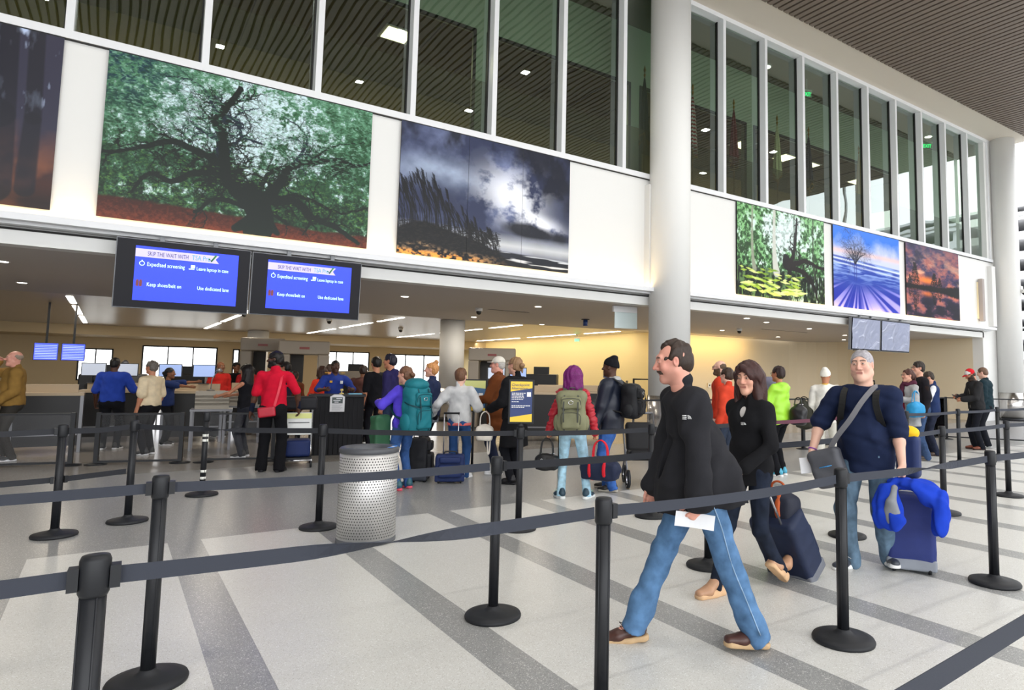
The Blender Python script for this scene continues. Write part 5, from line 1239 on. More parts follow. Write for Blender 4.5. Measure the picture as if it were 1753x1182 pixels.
def softbag(name, label, cat, loc, az, r, color, handle_h=.16, hw=.10, seed=2, straps=1, band=None, base_flat=.8, hcol=None, vox=.01, kind='leather', sep=.05):
    t = thing(name, label, cat, loc, -az); B = SDF(); rx, ry, rz = r
    B.ell((0, 0, rz), (rx, ry, rz*1.05), k=.02); B.box((0, 0, rz*.8), (rx*.72, ry*.55, rz*.55), .03, k=.06); B.cut((0, 0, 0), (0, 0, -1)); B.mesh('bag_body', vox, [cloth(color, kind)], wr=wrinkle(.006, 28, seed), parent=t)
    for sg in ((-1, 1) if straps == 2 else (0,)):
        MB().tube(curve([(-hw, sg*sep*.5, rz*1.75), (-hw*.8, sg*sep*.3, rz*1.9+handle_h*.7), (0, sg*sep*.1, rz*1.9+handle_h), (hw*.8, sg*sep*.3, rz*1.9+handle_h*.7), (hw, sg*sep*.5, rz*1.75)], 5), .009, 6).build('handle', cloth(hcol or color, kind), t)
    MB().tube([(-rx*.7, 0, rz*2.0), (rx*.7, 0, rz*2.0)], .005, 5).build('zip', M_chrome, t)
    if band:
        for sg in (-1, 1):
            MB().tube([(sg*rx*.35, ry*1.06*math.cos(a), rz*.95+rz*1.0*math.sin(a)) for a in np.linspace(-PI*.5, PI*.5, 9)]+[(sg*rx*.35, -ry*1.06*math.cos(a), rz*.95+rz*1.0*math.sin(a)) for a in np.linspace(PI*.5, -PI*.5, 9)], .018, 6, flat=(1.3, .7)).build('trim_band', cloth(band, kind), t)
    return t
def sheet(name, label, cat, pp, c, u, v, w_, h_, m, rolled=False):
    """thin paper held in a hand; c,u,v in the holder's frame"""
    c = V3(c); u = unit(u); v = V3(v); v = unit(v-(v@u)*u); n = np.cross(u, v); t = thing(name, label, cat, pp['W'](c), -pp['az'])
    vs = []; N_ = 8
    for k in (0, 1):
        for i in range(N_+1):
            for j in (0, 1): a = i/N_-.5; vs.append(tuple(u*a*w_+v*(j-.5)*h_+n*(.003*k+.012*math.cos(a*3)-.012)))
    fs = []; o = 2*(N_+1)
    for i in range(N_): fs += [(2*i, 2*i+1, 2*i+3, 2*i+2), (o+2*i, o+2*i+2, o+2*i+3, o+2*i+1), (2*i, 2*i+2, o+2*i+2, o+2*i), (2*i+1, o+2*i+1, o+2*i+3, 2*i+3)]
    fs += [(0, o, o+1, 1), (2*N_, 2*N_+1, o+2*N_+1, o+2*N_)]
    MB().add(vs, fs).build('sheet', m, t); return t
M_paper = mat('white_paper', (.82, .83, .86), .6)
HB = '#2a1d16'
# ------------------------------------------------------------------ the three people in front
p1 = person('man with a moustache walking left in an open black jacket and blue jeans', 2.834, 2.794, 1.76, 0, dict(c='#26262a', t=.024, hem=-.15, flare=1.14, open=1.0, collar=1, sr=1.28, wr=.008, fr=17, drape=.8, name='jacket', kind='knit'),
    dict(c='#55789f', t=.018, bottom=.072, wr=.008), ('#4a2d26', '#c4a57e', '#3a211c'), dict(skin='pink', style='receding', hair_color='#33261f', stache=1, stubble=.25, nose=1.15, size=1.0, neck=1.08), w=1.04, lean=rad(12), hy=rad(8), absaz=-62,
    feet=((.10, .36, .0, .12, -.12), (-.08, -.30, .012, -.12, .10)), hands=((.22, .22, .86), (-.31, .10, .845)), hpitch=rad(10), curl=(.5, .85), palms=(None, ((.9, .25, .1), (.12, .42, -.86))), pole=(None, (-.35, -1, 0)), fine=True,
    shirt=dict(c='#1d2644', t=.012, hem=-.06, sleeve=.4, wr=.004))
sheet('folded_paper', 'white folded paper in the hand of the walking jeans man', 'paper', p1, p1['handL']+V3((.022, .02, -.01)), (.15, 1, .12), (0, -.1, 1), .21, .078, M_paper)
def chest_logo(pp, off, name='chest_logo', sz=.022, c=M_wtx):
    q = pp['Cc']+pp['X']*off[0]+pp['Y']*off[1]+pp['U']*off[2]; m_ = MB()
    for i in range(3):
        m_.tube([tuple(V3(q)+pp['X']*(sz*(.2+.35*i)*math.cos(a))+pp['U']*(sz*(.2+.35*i)*math.sin(a))-pp['X']*sz*.5) for a in np.linspace(0, PI/2, 6)], .0022, 4)
    for i in range(3): m_.cbox(tuple(V3(q)-pp['X']*(sz*1.6)+pp['U']*(sz*(.3*i))), (sz*.55, .003, sz*.10))
    return m_.build(name, c, pp['root'])
p2 = person('woman with dark brown hair in a black zip jacket behind the man with the moustache', 3.842, 3.277, 1.64, 0, dict(c='#17171a', t=.018, hem=-.12, collar=1, vneck=.16, wr=.005, fr=20, kind='knit'), dict(c='#1d2433', t=.006, bottom=.045, kind='denim'),
    ('#b98d6d', '#d9b28a', None, .05), dict(skin='fair', style='long', hair_color='#3a1f1c', eye='#33302a', size=1.02, brow='#2a1a15'), w=.98, female=True, absaz=-94,
    feet=((.09, .28, 0, .1, 0), (-.07, -.25, .07, -.05, .65)), hands=((.28, -.26, .88), (-.10, .20, .90)), pole=((.4, -1, 0), (-.9, -.8, 0)), hy=rad(-12), hpitch=rad(6), curl=(1.2, .5), fine=True, shirt=dict(c='#cfcac6', t=.004, hem=-.05, sleeve=.3, wr=.002, vneck=.10))
suitcase('navy wheeled suitcase tilted behind the woman in black', (4.50, 3.36, 0), rad(-97), .38, .56, .24, '#232c45', tilt=rad(34), handle=.42, trim='#6d7078')
softbag('tote_bag', 'navy tote with orange trim riding on the tilted navy suitcase', 'bag', (4.22, 3.33, .44), rad(-97), (.15, .10, .12), '#232634', .07, .06, hcol='#b5532a', band='#c05a2c', kind='nylon')
p3 = person('heavy grey-haired man in a navy T-shirt with a messenger bag strap across his chest', 5.08, 3.13, 1.76, 0, dict(c='#1a2440', t=.02, hem=-.16, flare=1.08, sleeve=.46, sr=1.12, wr=.007, fr=18, name='t_shirt'), dict(c='#5d7488', t=.022, bottom=.070, wr=.008),
    ('#3b3f48', '#e6e6e4', '#d8d8d8'), dict(skin='white', style='buzz', hair_color='#a19da2', brow='#453a35', fat=.8, neck=1.25, size=1.07, eye='#3a4a55'), w=1.2, absaz=-106, belly=.9,
    feet=((.12, .05, 0, .35, 0), (-.13, -.16, .02, -.55, .12)), hands=((.38, .16, .92), (-.31, .10, .82)), pole=((1, -.6, -.2), (-.5, -1, 0)), hy=rad(-2), hroll=rad(3), curl=(.8, 1.3), fine=True, side=rad(0))

stick_logo(p1, (2.66, 2.714, 1.302), .026); stick_logo(p2, (3.7, 3.21, 1.2), .022); seams(p1, '#8fa9c4', .110, .083)
# things carried by the man in the navy T-shirt
def on(pp, a, b, c): return pp['P']+pp['X']*a+pp['Y']*b+pp['U']*c
q = p3
t = thing('messenger_bag', 'dark grey messenger bag hanging at the hip of the navy T-shirt man', 'bag', q['W'](on(q, .23, .20, -.0)), -q['az'])
B = SDF(); B.box((0, 0, -.13), (.085, .03, .11), .045, rot_np(0, rad(18), 0), k=.02); B.mesh('bag_body', .008, [cloth('#55565c', 'nylon')], wr=wrinkle(.005, 25, 4), parent=t)
MB().tube([(-.05, .075, -.10), (.05, .08, -.13)], .004, 5).build('blue_piping', mat('blue_piping', '#3fa0e6', .4), t)
MB().ribbon(curve([tuple(V3(p)) for p in ((0, .02, -.02), (-.08, .055, .12), (-.19, .055, .27), (-.27, -.01, .42), (-.335, -.14, .535), (-.35, -.25, .52), (-.30, -.36, .35), (-.15, -.38, .15), (.02, -.28, -.02))], 6), Vector((.85, -.1, .35)), .042, .005).build('bag_strap', cloth('#77777c', 'nylon'), t)
backpack(q, 'black backpack on the back of the navy T-shirt man', '#1b1c22', .34, .5, .2, dy=-.17, seed=12)
t = thing('yellow_navy_bag', 'navy bag with yellow top hanging behind the navy T-shirt man', 'bag', q['W'](on(q, -.24, -.40, .10)), -q['az'])
B = SDF(); B.box((0, 0, -.15), (.05, .04, .14), .04, k=.02); b_ = B.mesh('bag_body', .012, [cloth('#22305c', 'nylon')], parent=t); B = SDF(); B.ell((0, 0, .05), (.09, .08, .06), k=.02); B.mesh('yellow_flap', .012, [cloth('#f0c018', 'nylon')], parent=t); MB().cbox((.03, -.095, -.24), (.05, .006, .05)).build('label_patch', M_wtx, t)
sheet('boarding_paper', 'white folded paper in the right hand of the navy T-shirt man', 'paper', q, q['handR']+V3((.02, .02, -.04)), (1, .1, -.2), (.1, -.2, 1), .10, .13, M_paper)
suitcase('blue upright carry-on with grey base beside the navy T-shirt man', (5.36, 2.92, .0), rad(-122), .36, .56, .24, '#2a3672', tilt=0, handle=.10, trim='#8a8f98', seed=5)
t = thing('blue_jacket', 'bright blue fleece jacket draped over the blue carry-on', 'jacket', q['W']((-.30, .09, 0)), -q['az'])
B = SDF()
B.ell((.07, .10, .56), (.10, .055, .17), rot_np(0, .25, 0), k=.05); B.ell((.13, .12, .50), (.06, .05, .12), k=.05); B.cap((.04, .12, .42), (.0, .13, .47), .04, k=.05); B.ell((-.03, .0, .73), (.13, .10, .045), k=.05)
B.ell((-.17, -.05, .66), (.10, .09, .08), rot_np(0, -.6, 0), k=.06); B.ell((-.25, -.06, .52), (.055, .10, .17), rot_np(0, -.15, 0), k=.05); B.ell((-.24, -.04, .42), (.05, .05, .08), k=.05)
B.mesh('fleece', .010, [cloth('#1c3fb8', 'knit')], wr=wrinkle(.013, 42, 7), parent=t)
B = SDF(); B.cap((.03, .11, .70), (.045, .155, .60), .025, .035, k=.03); B.ell((.045, .15, .51), (.055, .03, .10), k=.03); B.mesh('grey_lining', .010, [cloth('#8a8d92', 'knit')], wr=wrinkle(.005, 26, 8), parent=t)
# shirt logos, glasses pushed up on the hair, wristband
g = MB()
for sg in (-1, 1): g.tube([q['hp'](sg*.028+.017*math.cos(a), .048-.006*math.sin(a), .118+.004*math.sin(a)) for a in np.linspace(0, 2*PI, 13)], .0022, 5)
g.build('glasses', M_black, q['root'])
MB().tube([tuple(q['wrR']+unit(q['wrR']-q['elR'])*-.02+unit(np.cross(q['wrR']-q['elR'], (0, 0, 1)))*.033*math.cos(a)+unit(np.cross(np.cross(q['wrR']-q['elR'], (0, 0, 1)), q['wrR']-q['elR']))*.033*math.sin(a)) for a in np.linspace(0, 2*PI, 15)], .006, 6).build('wristband', mat('purple_band', '#8a3fa0', .5), q['root'])

# ------------------------------------------------------------------ the queue in the middle
J = '#2f4f86'
a4 = person('man in a red short-sleeved shirt over dark sleeves seen from behind', 2.03, 10.92, 1.80, 12, dict(c='#c4122f', t=.014, hem=-.07, flare=1.05, sleeve=.44, sr=1.05, collar=1, wr=.005, name='shirt'), dict(c='#101014', t=.02, bottom=.075, kind='knit'),
    ('#17171a', '#222226'), dict(skin='dark', style='short', hair_color='#14100e', beard=1), w=1.05, hy=rad(-88), hands=((.33, .15, .93), (-.33, .05, .83)), shirt=dict(c='#151b2e', t=.004, sleeve=1.0, wr=.003), feet=((.13, -.02, 0, .2, 0), (-.13, .04, 0, -.2, 0)), pole=((1, -.6, 0), None))
t = thing('crossbody_bag', 'small red crossbody bag on the back of the red shirt man', 'bag', a4['W'](on(a4, -.05, -.17, -.02)), -a4['az'])
B = SDF(); B.box((0, 0, -.04), (.10, .018, .055), .02, rot_np(0, rad(-8), 0), k=.01); B.mesh('bag_body', .01, [cloth('#b0152e', 'leather')], parent=t)
MB().ribbon(curve([(.09, .02, .02), (.14, .03, .25), (.17, .07, .47), (.16, .17, .53)], 6), Vector((1, 0, .1)), .035, .005).build('bag_strap', cloth('#d8203c', 'leather'), t); MB().tube([(.085, -.005, .01), (.10, -.005, .03)], .012, 6).build('buckle', M_chrome, t); MB().tube([(-.11, 0, .0), (-.12, 0, .02)], .01, 6).build('buckle', M_chrome, t)
a5 = person('uniformed officer in blue seated behind the black podium', 3.66, 13.75, 1.74, 168, dict(c='#2b3f8f', t=.02, hem=-.05, collar=1, sleeve=.46, name='shirt'), dict(c='#15171f', kind='knit'), ('#111111', '#111111'), dict(skin='dark', style='buzz', hair_color='#12100e', size=1.05), w=1.12,
    sitz=.90, feet=((.14, .30, .25, 0, 0), (-.14, .30, .25, 0, 0)), hands=((.25, .35, 1.15), (-.25, .35, 1.15)))
for off, nm, c, z in (((.10, .155, .04), 'badge', M_gold, .02), ((-.10, .155, .03), 'name_patch', M_wtx, .03)):
    o = MB().cbox(tuple(on(a5, *(off[0], off[1], .36+off[2]))), (.025, .012, z)).build(nm, c, a5['root'])
for sg in (-1, 1): MB().cbox(tuple(on(a5, sg*.15, 0, .575)), (.04, .025, .006)).build('epaulette', M_gold, a5['root'])
t = thing('stool', 'black stool under the seated officer', 'stool', (3.66, 13.75, 0)); MB().lathe([(.2, .70), (.2, .765), (.17, .78)]).build('seat', M_black, t); MB().lathe([(.03, .03), (.03, .70)]).build('pole', M_chrome, t); MB().lathe([(.24, 0), (.24, .02), (.04, .04)]).build('base', M_chrome, t)
a6 = person('traveller in a purple hoodie wearing a teal hiking pack', 3.18, 8.51, 1.60, -38, dict(c='#5544c8', t=.022, hem=-.06, hood=0, wr=.007), dict(c='#35558a', t=.012, bottom=.055), ('#2a5a68', '#d85a6a'), dict(skin='fair', style='bun', hair_color='#6b4a36'), w=.98, female=True, hands=((.10, .25, 1.2), (-.22, .28, 1.12)), hy=rad(-20))
backpack(a6, 'large teal hiking pack with a round grey logo', '#17707c', .34, .64, .26, dy=-.10, top=.06, seed=21, dark='#0f3f48', style='hike')
t = thing('small_bag', 'dark green see-through bag hanging in front of the purple hoodie traveller', 'bag', a6['W'](on(a6, -.26, .16, -.15)), -a6['az']); B = SDF(); B.box((0, 0, 0), (.08, .05, .22), .04, k=.02); B.mesh('bag_body', .014, [cloth('#2f5a3f', 'nylon')], wr=wrinkle(.012, 20, 3), parent=t)
suitcase('black suitcase standing on the floor behind the teal hiking pack', (3.62, 9.05, 0), rad(-60), .38, .55, .26, '#17181d', handle=.05, seed=9, vox=.014)
a7 = person('woman with a blond topknot in a navy jacket facing left', 4.14, 9.94, 1.68, -78, dict(c='#27304f', t=.024, hem=-.06, collar=1, wr=.005), dict(c='#17181f', t=.006, bottom=.048, kind='knit'), ('#1a1a1c', '#ddd6c8'), dict(skin='fair', style='topbun', hair_color='#c48a55', brow='#9a6a40'), female=True, w=1.05, hands=((.12, .22, 1.05), (-.14, .26, 1.05)),
    shirt=dict(c='#7f8690', t=.014, hem=-.16, sleeve=.3, wr=.004))
a8 = person('boy with short brown hair in a light grey sweatshirt and blue trousers', 4.16, 8.94, 1.58, 16, dict(c='#c9c9c9', t=.026, hem=-.05, collar=1, band='#e2706a', sr=1.15, wr=.007, name='sweatshirt'), dict(c='#2f4f80', t=.018, bottom=.068, kind='knit'), ('#e8e8e8', '#f2f2f2'), dict(skin='white', style='short', hair_color='#6b4a35', size=1.04), w=.96, hands=((.20, .22, 1.0), (-.42, .02, .93)), pole=(None, (-.4, -.8, -.6)), feet=((.09, .05, 0, .25, 0), (-.09, -.03, 0, -.25, 0)), hy=rad(8))
suitcase('small navy carry-on with long silver handle held by the boy in grey', (3.93, 8.70, 0), rad(25), .40, .34, .24, '#1f2e5c', tilt=0, handle=.56, trim='#1f2e5c', seed=13, pole='#e8e8ec', vox=.012)
a9 = person('older man in a white cap and rust-brown coat facing left', 4.87, 9.10, 1.78, -80, dict(c='#6b3a1c', t=.035, hem=-.30, collar=1, flare=1.1, wr=.006, name='coat'), dict(c='#1b2238', t=.016, bottom=.068), ('#f0f0f0', '#fafafa'), dict(skin='pink', style='cap', hair_color='#b0aba5', hat='#d8d2c6', glasses=1, fat=.3), w=1.1, hands=((.12, .36, 1.08), (-.12, .36, 1.08)))
a10 = person('woman with a blond bun in a long black coat holding a white handbag', 4.66, 8.20, 1.76, -52, dict(c='#141417', t=.03, hem=-.05, collar=1, wr=.006, name='coat'), dict(c='#15161c', kind='knit', bottom=.05), ('#15151a', '#15151a'), dict(skin='fair', style='bun', hair_color='#8a6a4c', glasses=1), female=True, w=1.12, hands=((.20, .22, .95), (-.22, .26, 1.02)), skirt=dict(c='#141417', len=.42))
t = softbag('handbag', 'cream handbag with a long strap held by the woman in the black coat', 'handbag', a10['W'](V3(a10['handL'])+V3((-.02, .02, -.40))), a10['az']+.9, (.11, .05, .11), '#ddd5c9', .19, .07, seed=31, vox=.012)
MB().ribbon(curve([(.06, 0, .24), (.08, .03, .10), (.07, .04, -.16), (.05, .04, -.18), (.04, .03, .0), (.05, 0, .22)], 5), Vector((1, 0, 0)), .02, .004).build('long_strap', cloth('#ddd5c9', 'leather'), t)
a11 = person('person with bright purple hair in a red puffer jacket and pale jeans', 4.72, 6.85, 1.62, 4, dict(c='#b01a2b', t=.024, hem=-.06, collar=1, kind='puffy', wr=.009, fr=34, zs=3.2, name='puffer_jacket'), dict(c='#a9cfe2', t=.010, bottom=.052), ('#25404f', '#e8ecec', '#46d0c0'), dict(skin='tan', style='purple', hair_color='#6a1560'), female=True, w=1.02,
    hands=((.285, -.02, .80), (-.30, .03, .80)), feet=((.19, .02, 0, .35, 0), (-.13, .0, 0, -.55, 0)), curl=1.3, vox=.013)
backpack(a11, 'olive canvas backpack on the person with purple hair', '#7f7f62', .34, .52, .2, dy=-.12, top=.02, seed=41, dark='#4a4c46', vox=.010)
t = softbag('handbag', 'black leather handbag in the left hand of the person with purple hair', 'handbag', a11['W'](V3(a11['handL'])+V3((0, 0, -.40))), a11['az']+.1, (.145, .07, .10), '#141416', .20, .08, seed=51, straps=2)
MB().tube([(-.05+.014*math.cos(a), -.075, .12+.02*math.sin(a)) for a in np.linspace(0, 2*PI, 12)], .004, 5).build('logo', M_chrome, t)
a12 = person('man in a black beanie and dark navy coat with a black backpack', 5.49, 7.06, 1.75, -72, dict(c='#171d2d', t=.04, hem=-.12, hood=1, kind='puffy', wr=.007, fr=20, name='coat'), dict(c='#3a62a8', t=.018, bottom=.066, wr=.008), ('#2c2a28', '#b9b3a6', '#8a857a'), dict(skin='dark', style='beanie', hat='#15151a', hair_color='#111111'), w=1.12, hands=((.22, .10, .80), (-.25, .16, .84)), curl=1.1, vox=.013, feet=((.10, .08, 0, .1, 0), (-.10, -.05, 0, -.15, 0)))
B = SDF(); B.cap(a12['NB']-a12['X']*.05-a12['Y']*.07, a12['NB']+a12['X']*.05-a12['Y']*.07, .045, k=.02); B.cap(a12['NB']-a12['X']*.07, a12['NB']+a12['X']*.07, .03, k=.03); B.mesh('grey_hood', .012, [cloth('#a9a8a6', 'knit')], wr=wrinkle(.006, 30, 2), parent=a12['root'])
backpack(a12, 'black backpack on the man in the black beanie', '#15161a', .33, .46, .22, dy=-.17, top=.0, seed=61)
softbag('duffel_bag', 'navy duffel with bright red trim held by the person with purple hair', 'duffel bag', a11['W'](V3(a11['handR'])+V3((.05, .0, -.49))), a11['az']+.35, (.27, .13, .135), '#1c2540', .22, .10, seed=71, straps=2, band='#d81f30', hcol='#e02434', kind='nylon')
# ------------------------------------------------------------------ the queue on the right
a13 = person('bald bearded man with glasses in a red jacket left of the dark-haired woman', 8.35, 7.75, 1.80, -80, dict(c='#c23a24', t=.03, hem=-.05, collar=1), dict(c='#2a2f3a', kind='knit'), head=dict(skin='white', style='bald', hair_color='#5a4636', beard=1, glasses=1), w=1.1)
a13b = person('child with brown hair in an orange-red coat in front of the bald man', 7.72, 7.02, 1.66, -60, dict(c='#c8412a', t=.03, hem=-.08, collar=1), dict(c='#30394a'), head=dict(skin='white', style='crop', hair_color='#3a2a22'), w=.95)
a13c = person('traveller with black hair and a grey-violet backpack behind the dark-haired woman', 8.75, 7.35, 1.74, -100, dict(c='#2b2b30', t=.02), dict(c='#2a3344'), head=dict(skin='tan', style='short', hair_color='#1a1614'), w=1.0)
backpack(a13c, 'grey-violet backpack behind the woman with dark hair', '#77758a', .34, .6, .22, dy=-.1, top=.12, seed=81, vox=.016)
a14 = person('woman in a bright lime green jacket facing left', 8.59, 6.74, 1.70, -58, dict(c='#a4e03a', t=.03, hem=-.10, hood=1, kind='puffy', wr=.006, name='jacket'), dict(c='#121318', t=.010, bottom=.055, kind='knit'), ('#4aa6c4', '#e8e8e8', '#e8e8e8'), dict(skin='tan', style='crop', hair_color='#2a1a1a', glasses=1), w=1.1, female=True, hands=((.12, .30, 1.12), (-.12, .32, 1.10)))
softbag('shoulder_bag', 'black bag behind the waist of the woman in lime green', 'bag', a14['W']((.05, -.30, .80)), a14['az']+1.5, (.12, .08, .16), '#17171b', .12, .06, seed=91, vox=.014)
a15 = person('person in a white coat, white trousers and a white cap seen from behind', 10.14, 6.97, 1.68, 10, dict(c='#ece9e2', t=.03, hem=-.14, wr=.007, name='coat'), dict(c='#dfdcd2', t=.02, bottom=.07, kind='knit'), ('#7a5a44', '#c9b79a'), dict(skin='tan', style='beanie', hat='#e6e2da', hair_color='#eeeeee'), w=1.12)
softbag('garment_bag', 'dark olive bag at the left side of the person in white', 'bag', a15['W']((-.36, -.02, .62)), a15['az'], (.15, .09, .25), '#35352c', .10, .07, seed=95, vox=.016, kind='nylon')
MB().lathe([(.062, 0), (.066, .03)], tuple(a15['NB'])).build('yellow_collar', mat('yellow_cloth', '#e0b848', .8), a15['root'])
a21 = person('person with long black hair mostly hidden behind the navy T-shirt man', 10.5, 6.45, 1.66, 30, dict(c='#222226', t=.02), dict(c='#222a3a'), head=dict(skin='tan', style='long', hair_color='#141012'), female=True)
a16 = person('woman with glasses, burgundy scarf and grey cardigan', 11.90, 6.43, 1.72, -120, dict(c='#a3a3a4', t=.026, hem=-.22, flare=1.2, open=1.4, wr=.007, name='cardigan'), dict(c='#33507c', bottom=.052), ('#2a2a2e', '#dddddd'), dict(skin='fair', style='pony', hair_color='#4a2c24', glasses=1), female=True, w=1.08, hands=((.20, .12, .9), (-.15, .24, 1.18)), shirt=dict(c='#7a1f3a', t=.012, hem=-.1, sleeve=.3))
B = SDF()
for i in range(10):
    a0, a1 = i*.63, (i+1)*.63; B.cap(a16['NB']+V3((.085*math.sin(a0), .08*math.cos(a0), .01+.02*math.sin(a0*2))), a16['NB']+V3((.085*math.sin(a1), .08*math.cos(a1), .01+.02*math.sin(a1*2))), .042, k=.01)
B.cap(a16['NB']+V3((.02, .11, -.02)), a16['NB']+V3((.0, .15, -.2)), .05, .035, k=.03); B.mesh('scarf', .014, [cloth('#4d2436', 'knit')], wr=wrinkle(.008, 40, 4), parent=a16['root'])
softbag('shoulder_bag', 'bright blue patterned bag on the arm of the scarf woman', 'bag', a16['W']((-.30, .06, .86)), a16['az']+1.0, (.20, .10, .14), '#2a8fc4', .20, .09, seed=97, straps=2, vox=.014, kind='nylon')
a17 = person('tall man in glasses and an open dark cardigan standing in the right queue', 12.77, 6.69, 1.88, -118, dict(c='#1d1b20', t=.028, hem=-.16, open=1.2, wr=.006, name='cardigan'), dict(c='#3a4f72', t=.02, bottom=.07, wr=.008), ('#4a4038', '#6a5f52'), dict(skin='fair', style='short', hair_color='#2a211c', glasses=1), w=1.05, shirt=dict(c='#2a1f1c', t=.012, hem=-.05, sleeve=.3))
a18 = person('man in a navy vest over white sleeves looking down', 13.65, 6.9, 1.70, -100, dict(c='#24345c', t=.032, hem=-.05, sleeve=0, collar=1, name='vest'), dict(c='#23283a', bottom=.06), ('#4a3a30', '#3a2a22'), dict(skin='fair', style='short', hair_color='#33271f'), hpitch=rad(25), shirt=dict(c='#e4e6ec', t=.014, hem=-.02, sleeve=1.0), hands=((.16, .34, 1.12), (-.16, .34, 1.12)), w=1.0)
a19 = person('man in a red and white cap looking down at his phone', 15.77, 6.99, 1.80, -112, dict(c='#2a2a2c', t=.035, hem=-.06, open=.7, wr=.006, name='jacket'), dict(c='#15171f', t=.016, bottom=.062, kind='knit'), ('#7a3f2a', '#3a2018'), dict(skin='tan', style='capred', hat='#d8d4d0', brim='#c8202c', hair_color='#3a2a20', beard=1), hpitch=rad(32), lean=rad(4), shirt=dict(c='#9a968f', t=.014, hem=-.05, sleeve=.3), hands=((.14, .36, 1.15), (-.14, .34, 1.1)), w=1.08)
B = SDF(); B.ell(a19['hp'](0, -.03, .045), V3((.092, .098, .09)), None, k=.01); B.cut(a19['hp'](0, .02, .05), (0, .8, -.6)); B.mesh('cap_back', .012, [cloth('#c8202c')], parent=a19['root'])
t = thing('phone', 'dark phone in the hands of the man in the red cap', 'phone', a19['W']((0, .44, 1.16)), -a19['az']); MB().cbox((0, 0, 0), (.037, .075, .005), rotm(rad(35), 0, 0)).build('phone_body', M_black, t)
a20 = person('short-haired man in a dark teal coat behind the man in the red cap', 16.52, 7.12, 1.84, -78, dict(c='#1d3038', t=.034, hem=-.10, collar=1, name='coat'), dict(c='#1a1c24', kind='knit', bottom=.06), ('#222222', '#dddddd'), dict(skin='white', style='buzz', hair_color='#6a5040'), hpitch=rad(15), w=1.08)
suitcase('dark grey suitcase standing right of the man in the red cap', (16.5, 6.1, 0), rad(-60), .40, .62, .3, '#3f434a', handle=.1, seed=99, vox=.016)
# ------------------------------------------------------------------ people inside the checkpoint
b1 = person('elderly man in a tan jacket holding a phone to his ear', -1.26, 14.1, 1.76, -95, dict(c='#8a6a35', t=.036, hem=-.05, open=.9, collar=1, name='jacket'), dict(c='#33302c', kind='knit'), head=dict(skin='pink', style='bald', hair_color='#9a8a7a', fat=.5), w=1.2, belly=.6, shirt=dict(c='#c9ccd6', t=.014, sleeve=.3, hem=-.05), hands=((.09, .20, 1.58), (-.2, .2, .95)), pole=((1, .6, -1), None), group='people inside the checkpoint')
b2 = person('officer in a royal blue shirt seen from behind', .055, 15.2, 1.70, 20, dict(c='#2742a0', t=.024, hem=-.03, sleeve=.48, name='shirt'), dict(c='#14151a', kind='knit', t=.02), head=dict(skin='dark', style='buzz', hair_color='#151210'), w=1.18, hands=((.25, .3, 1.05), (-.3, .1, .85)))
b3 = person('grey-haired man in a white short-sleeved shirt with a blue glove', .60, 14.0, 1.64, -50, dict(c='#e2cfae', t=.024, hem=-.02, sleeve=.46, name='shirt'), dict(c='#131318', kind='knit', t=.02), head=dict(skin='tan', style='short', hair_color='#6a645e'), w=1.15)
b4 = person('woman officer in blue reaching right with a blue glove', .95, 15.6, 1.52, 110, dict(c='#23325f', t=.02, sleeve=.45, name='shirt'), dict(c='#14151a', kind='knit'), head=dict(skin='brown', style='bun', hair_color='#151210'), female=True, hands=((.2, .5, 1.15), (-.15, .5, 1.25)))
b5 = person('bald person in a red shirt beyond the grey bins', 2.0, 16.9, 1.68, 150, dict(c='#c22a24', t=.024, name='shirt'), dict(c='#22242c'), head=dict(skin='brown', style='bald', hair_color='#4a3a30'), w=1.1)
b6 = person('dark-haired person in a black top beside the one in red', 2.55, 18.6, 1.68, 160, dict(c='#18181c', t=.02), dict(c='#22242c'), head=dict(skin='brown', style='short', hair_color='#14100e'))
b6b = person('person in a red top turned away at the far bins', 2.75, 18.2, 1.66, 10, dict(c='#b8262c', t=.02), dict(c='#22242c'), head=dict(skin='brown', style='bun', hair_color='#14100e'))
b7 = person('woman with long black hair and bare arms left of the red shirt man', 1.95, 12.9, 1.60, -60, dict(c='#15151a', t=.012, sleeve=0, name='top'), dict(c='#22242c'), head=dict(skin='tan', style='long', hair_color='#151012'), female=True, hands=((.15, .4, 1.05), (-.15, .42, 1.05)))
b8 = person('black-haired person behind the shoulder of the red shirt man', 2.85, 14.3, 1.68, -70, dict(c='#1d1d30', t=.024), dict(c='#22242c'), head=dict(skin='tan', style='short', hair_color='#15100f'))
b8b = person('person in a brown hooded coat in front of the scanner', 3.15, 14.9, 1.50, 20, dict(c='#6a3a22', t=.03, hood=1, hem=-.15), dict(c='#22242c'), head=dict(skin='brown', style='bun', hair_color='#2a1a15'), female=True)
b10 = person('person in a bright orange-red top left of the podium', 3.60, 14.5, 1.60, -30, dict(c='#f0442c', t=.022, hem=-.06), dict(c='#15151a', kind='knit'), head=dict(skin='tan', style='bob', hair_color='#3a2218'), female=True, hands=((.2, .2, .9), (-.3, .05, .82)))
b11 = person('man in a dark blue shirt bending behind the officer', 4.24, 16.4, 1.67, -20, dict(c='#22447a', t=.028, sleeve=.46, name='shirt'), dict(c='#15151a', kind='knit'), head=dict(skin='tan', style='buzz', hair_color='#4a3a32'), w=1.2)
b12 = person('man in a brown plaid shirt right of the officer', 4.35, 14.2, 1.64, 10, dict(c='#5a3a33', t=.026, sleeve=.5, name='shirt'), dict(c='#22242c'), head=dict(skin='brown', style='short', hair_color='#2a1d16'), w=1.15, lean=rad(8))
b13 = person('slim man in a black T-shirt standing right of the podium', 4.23, 12.95, 1.80, -30, dict(c='#131318', t=.016, sleeve=.46, name='t_shirt'), dict(c='#15151c', kind='knit'), head=dict(skin='tan', style='crop', hair_color='#15110f'), w=.98)
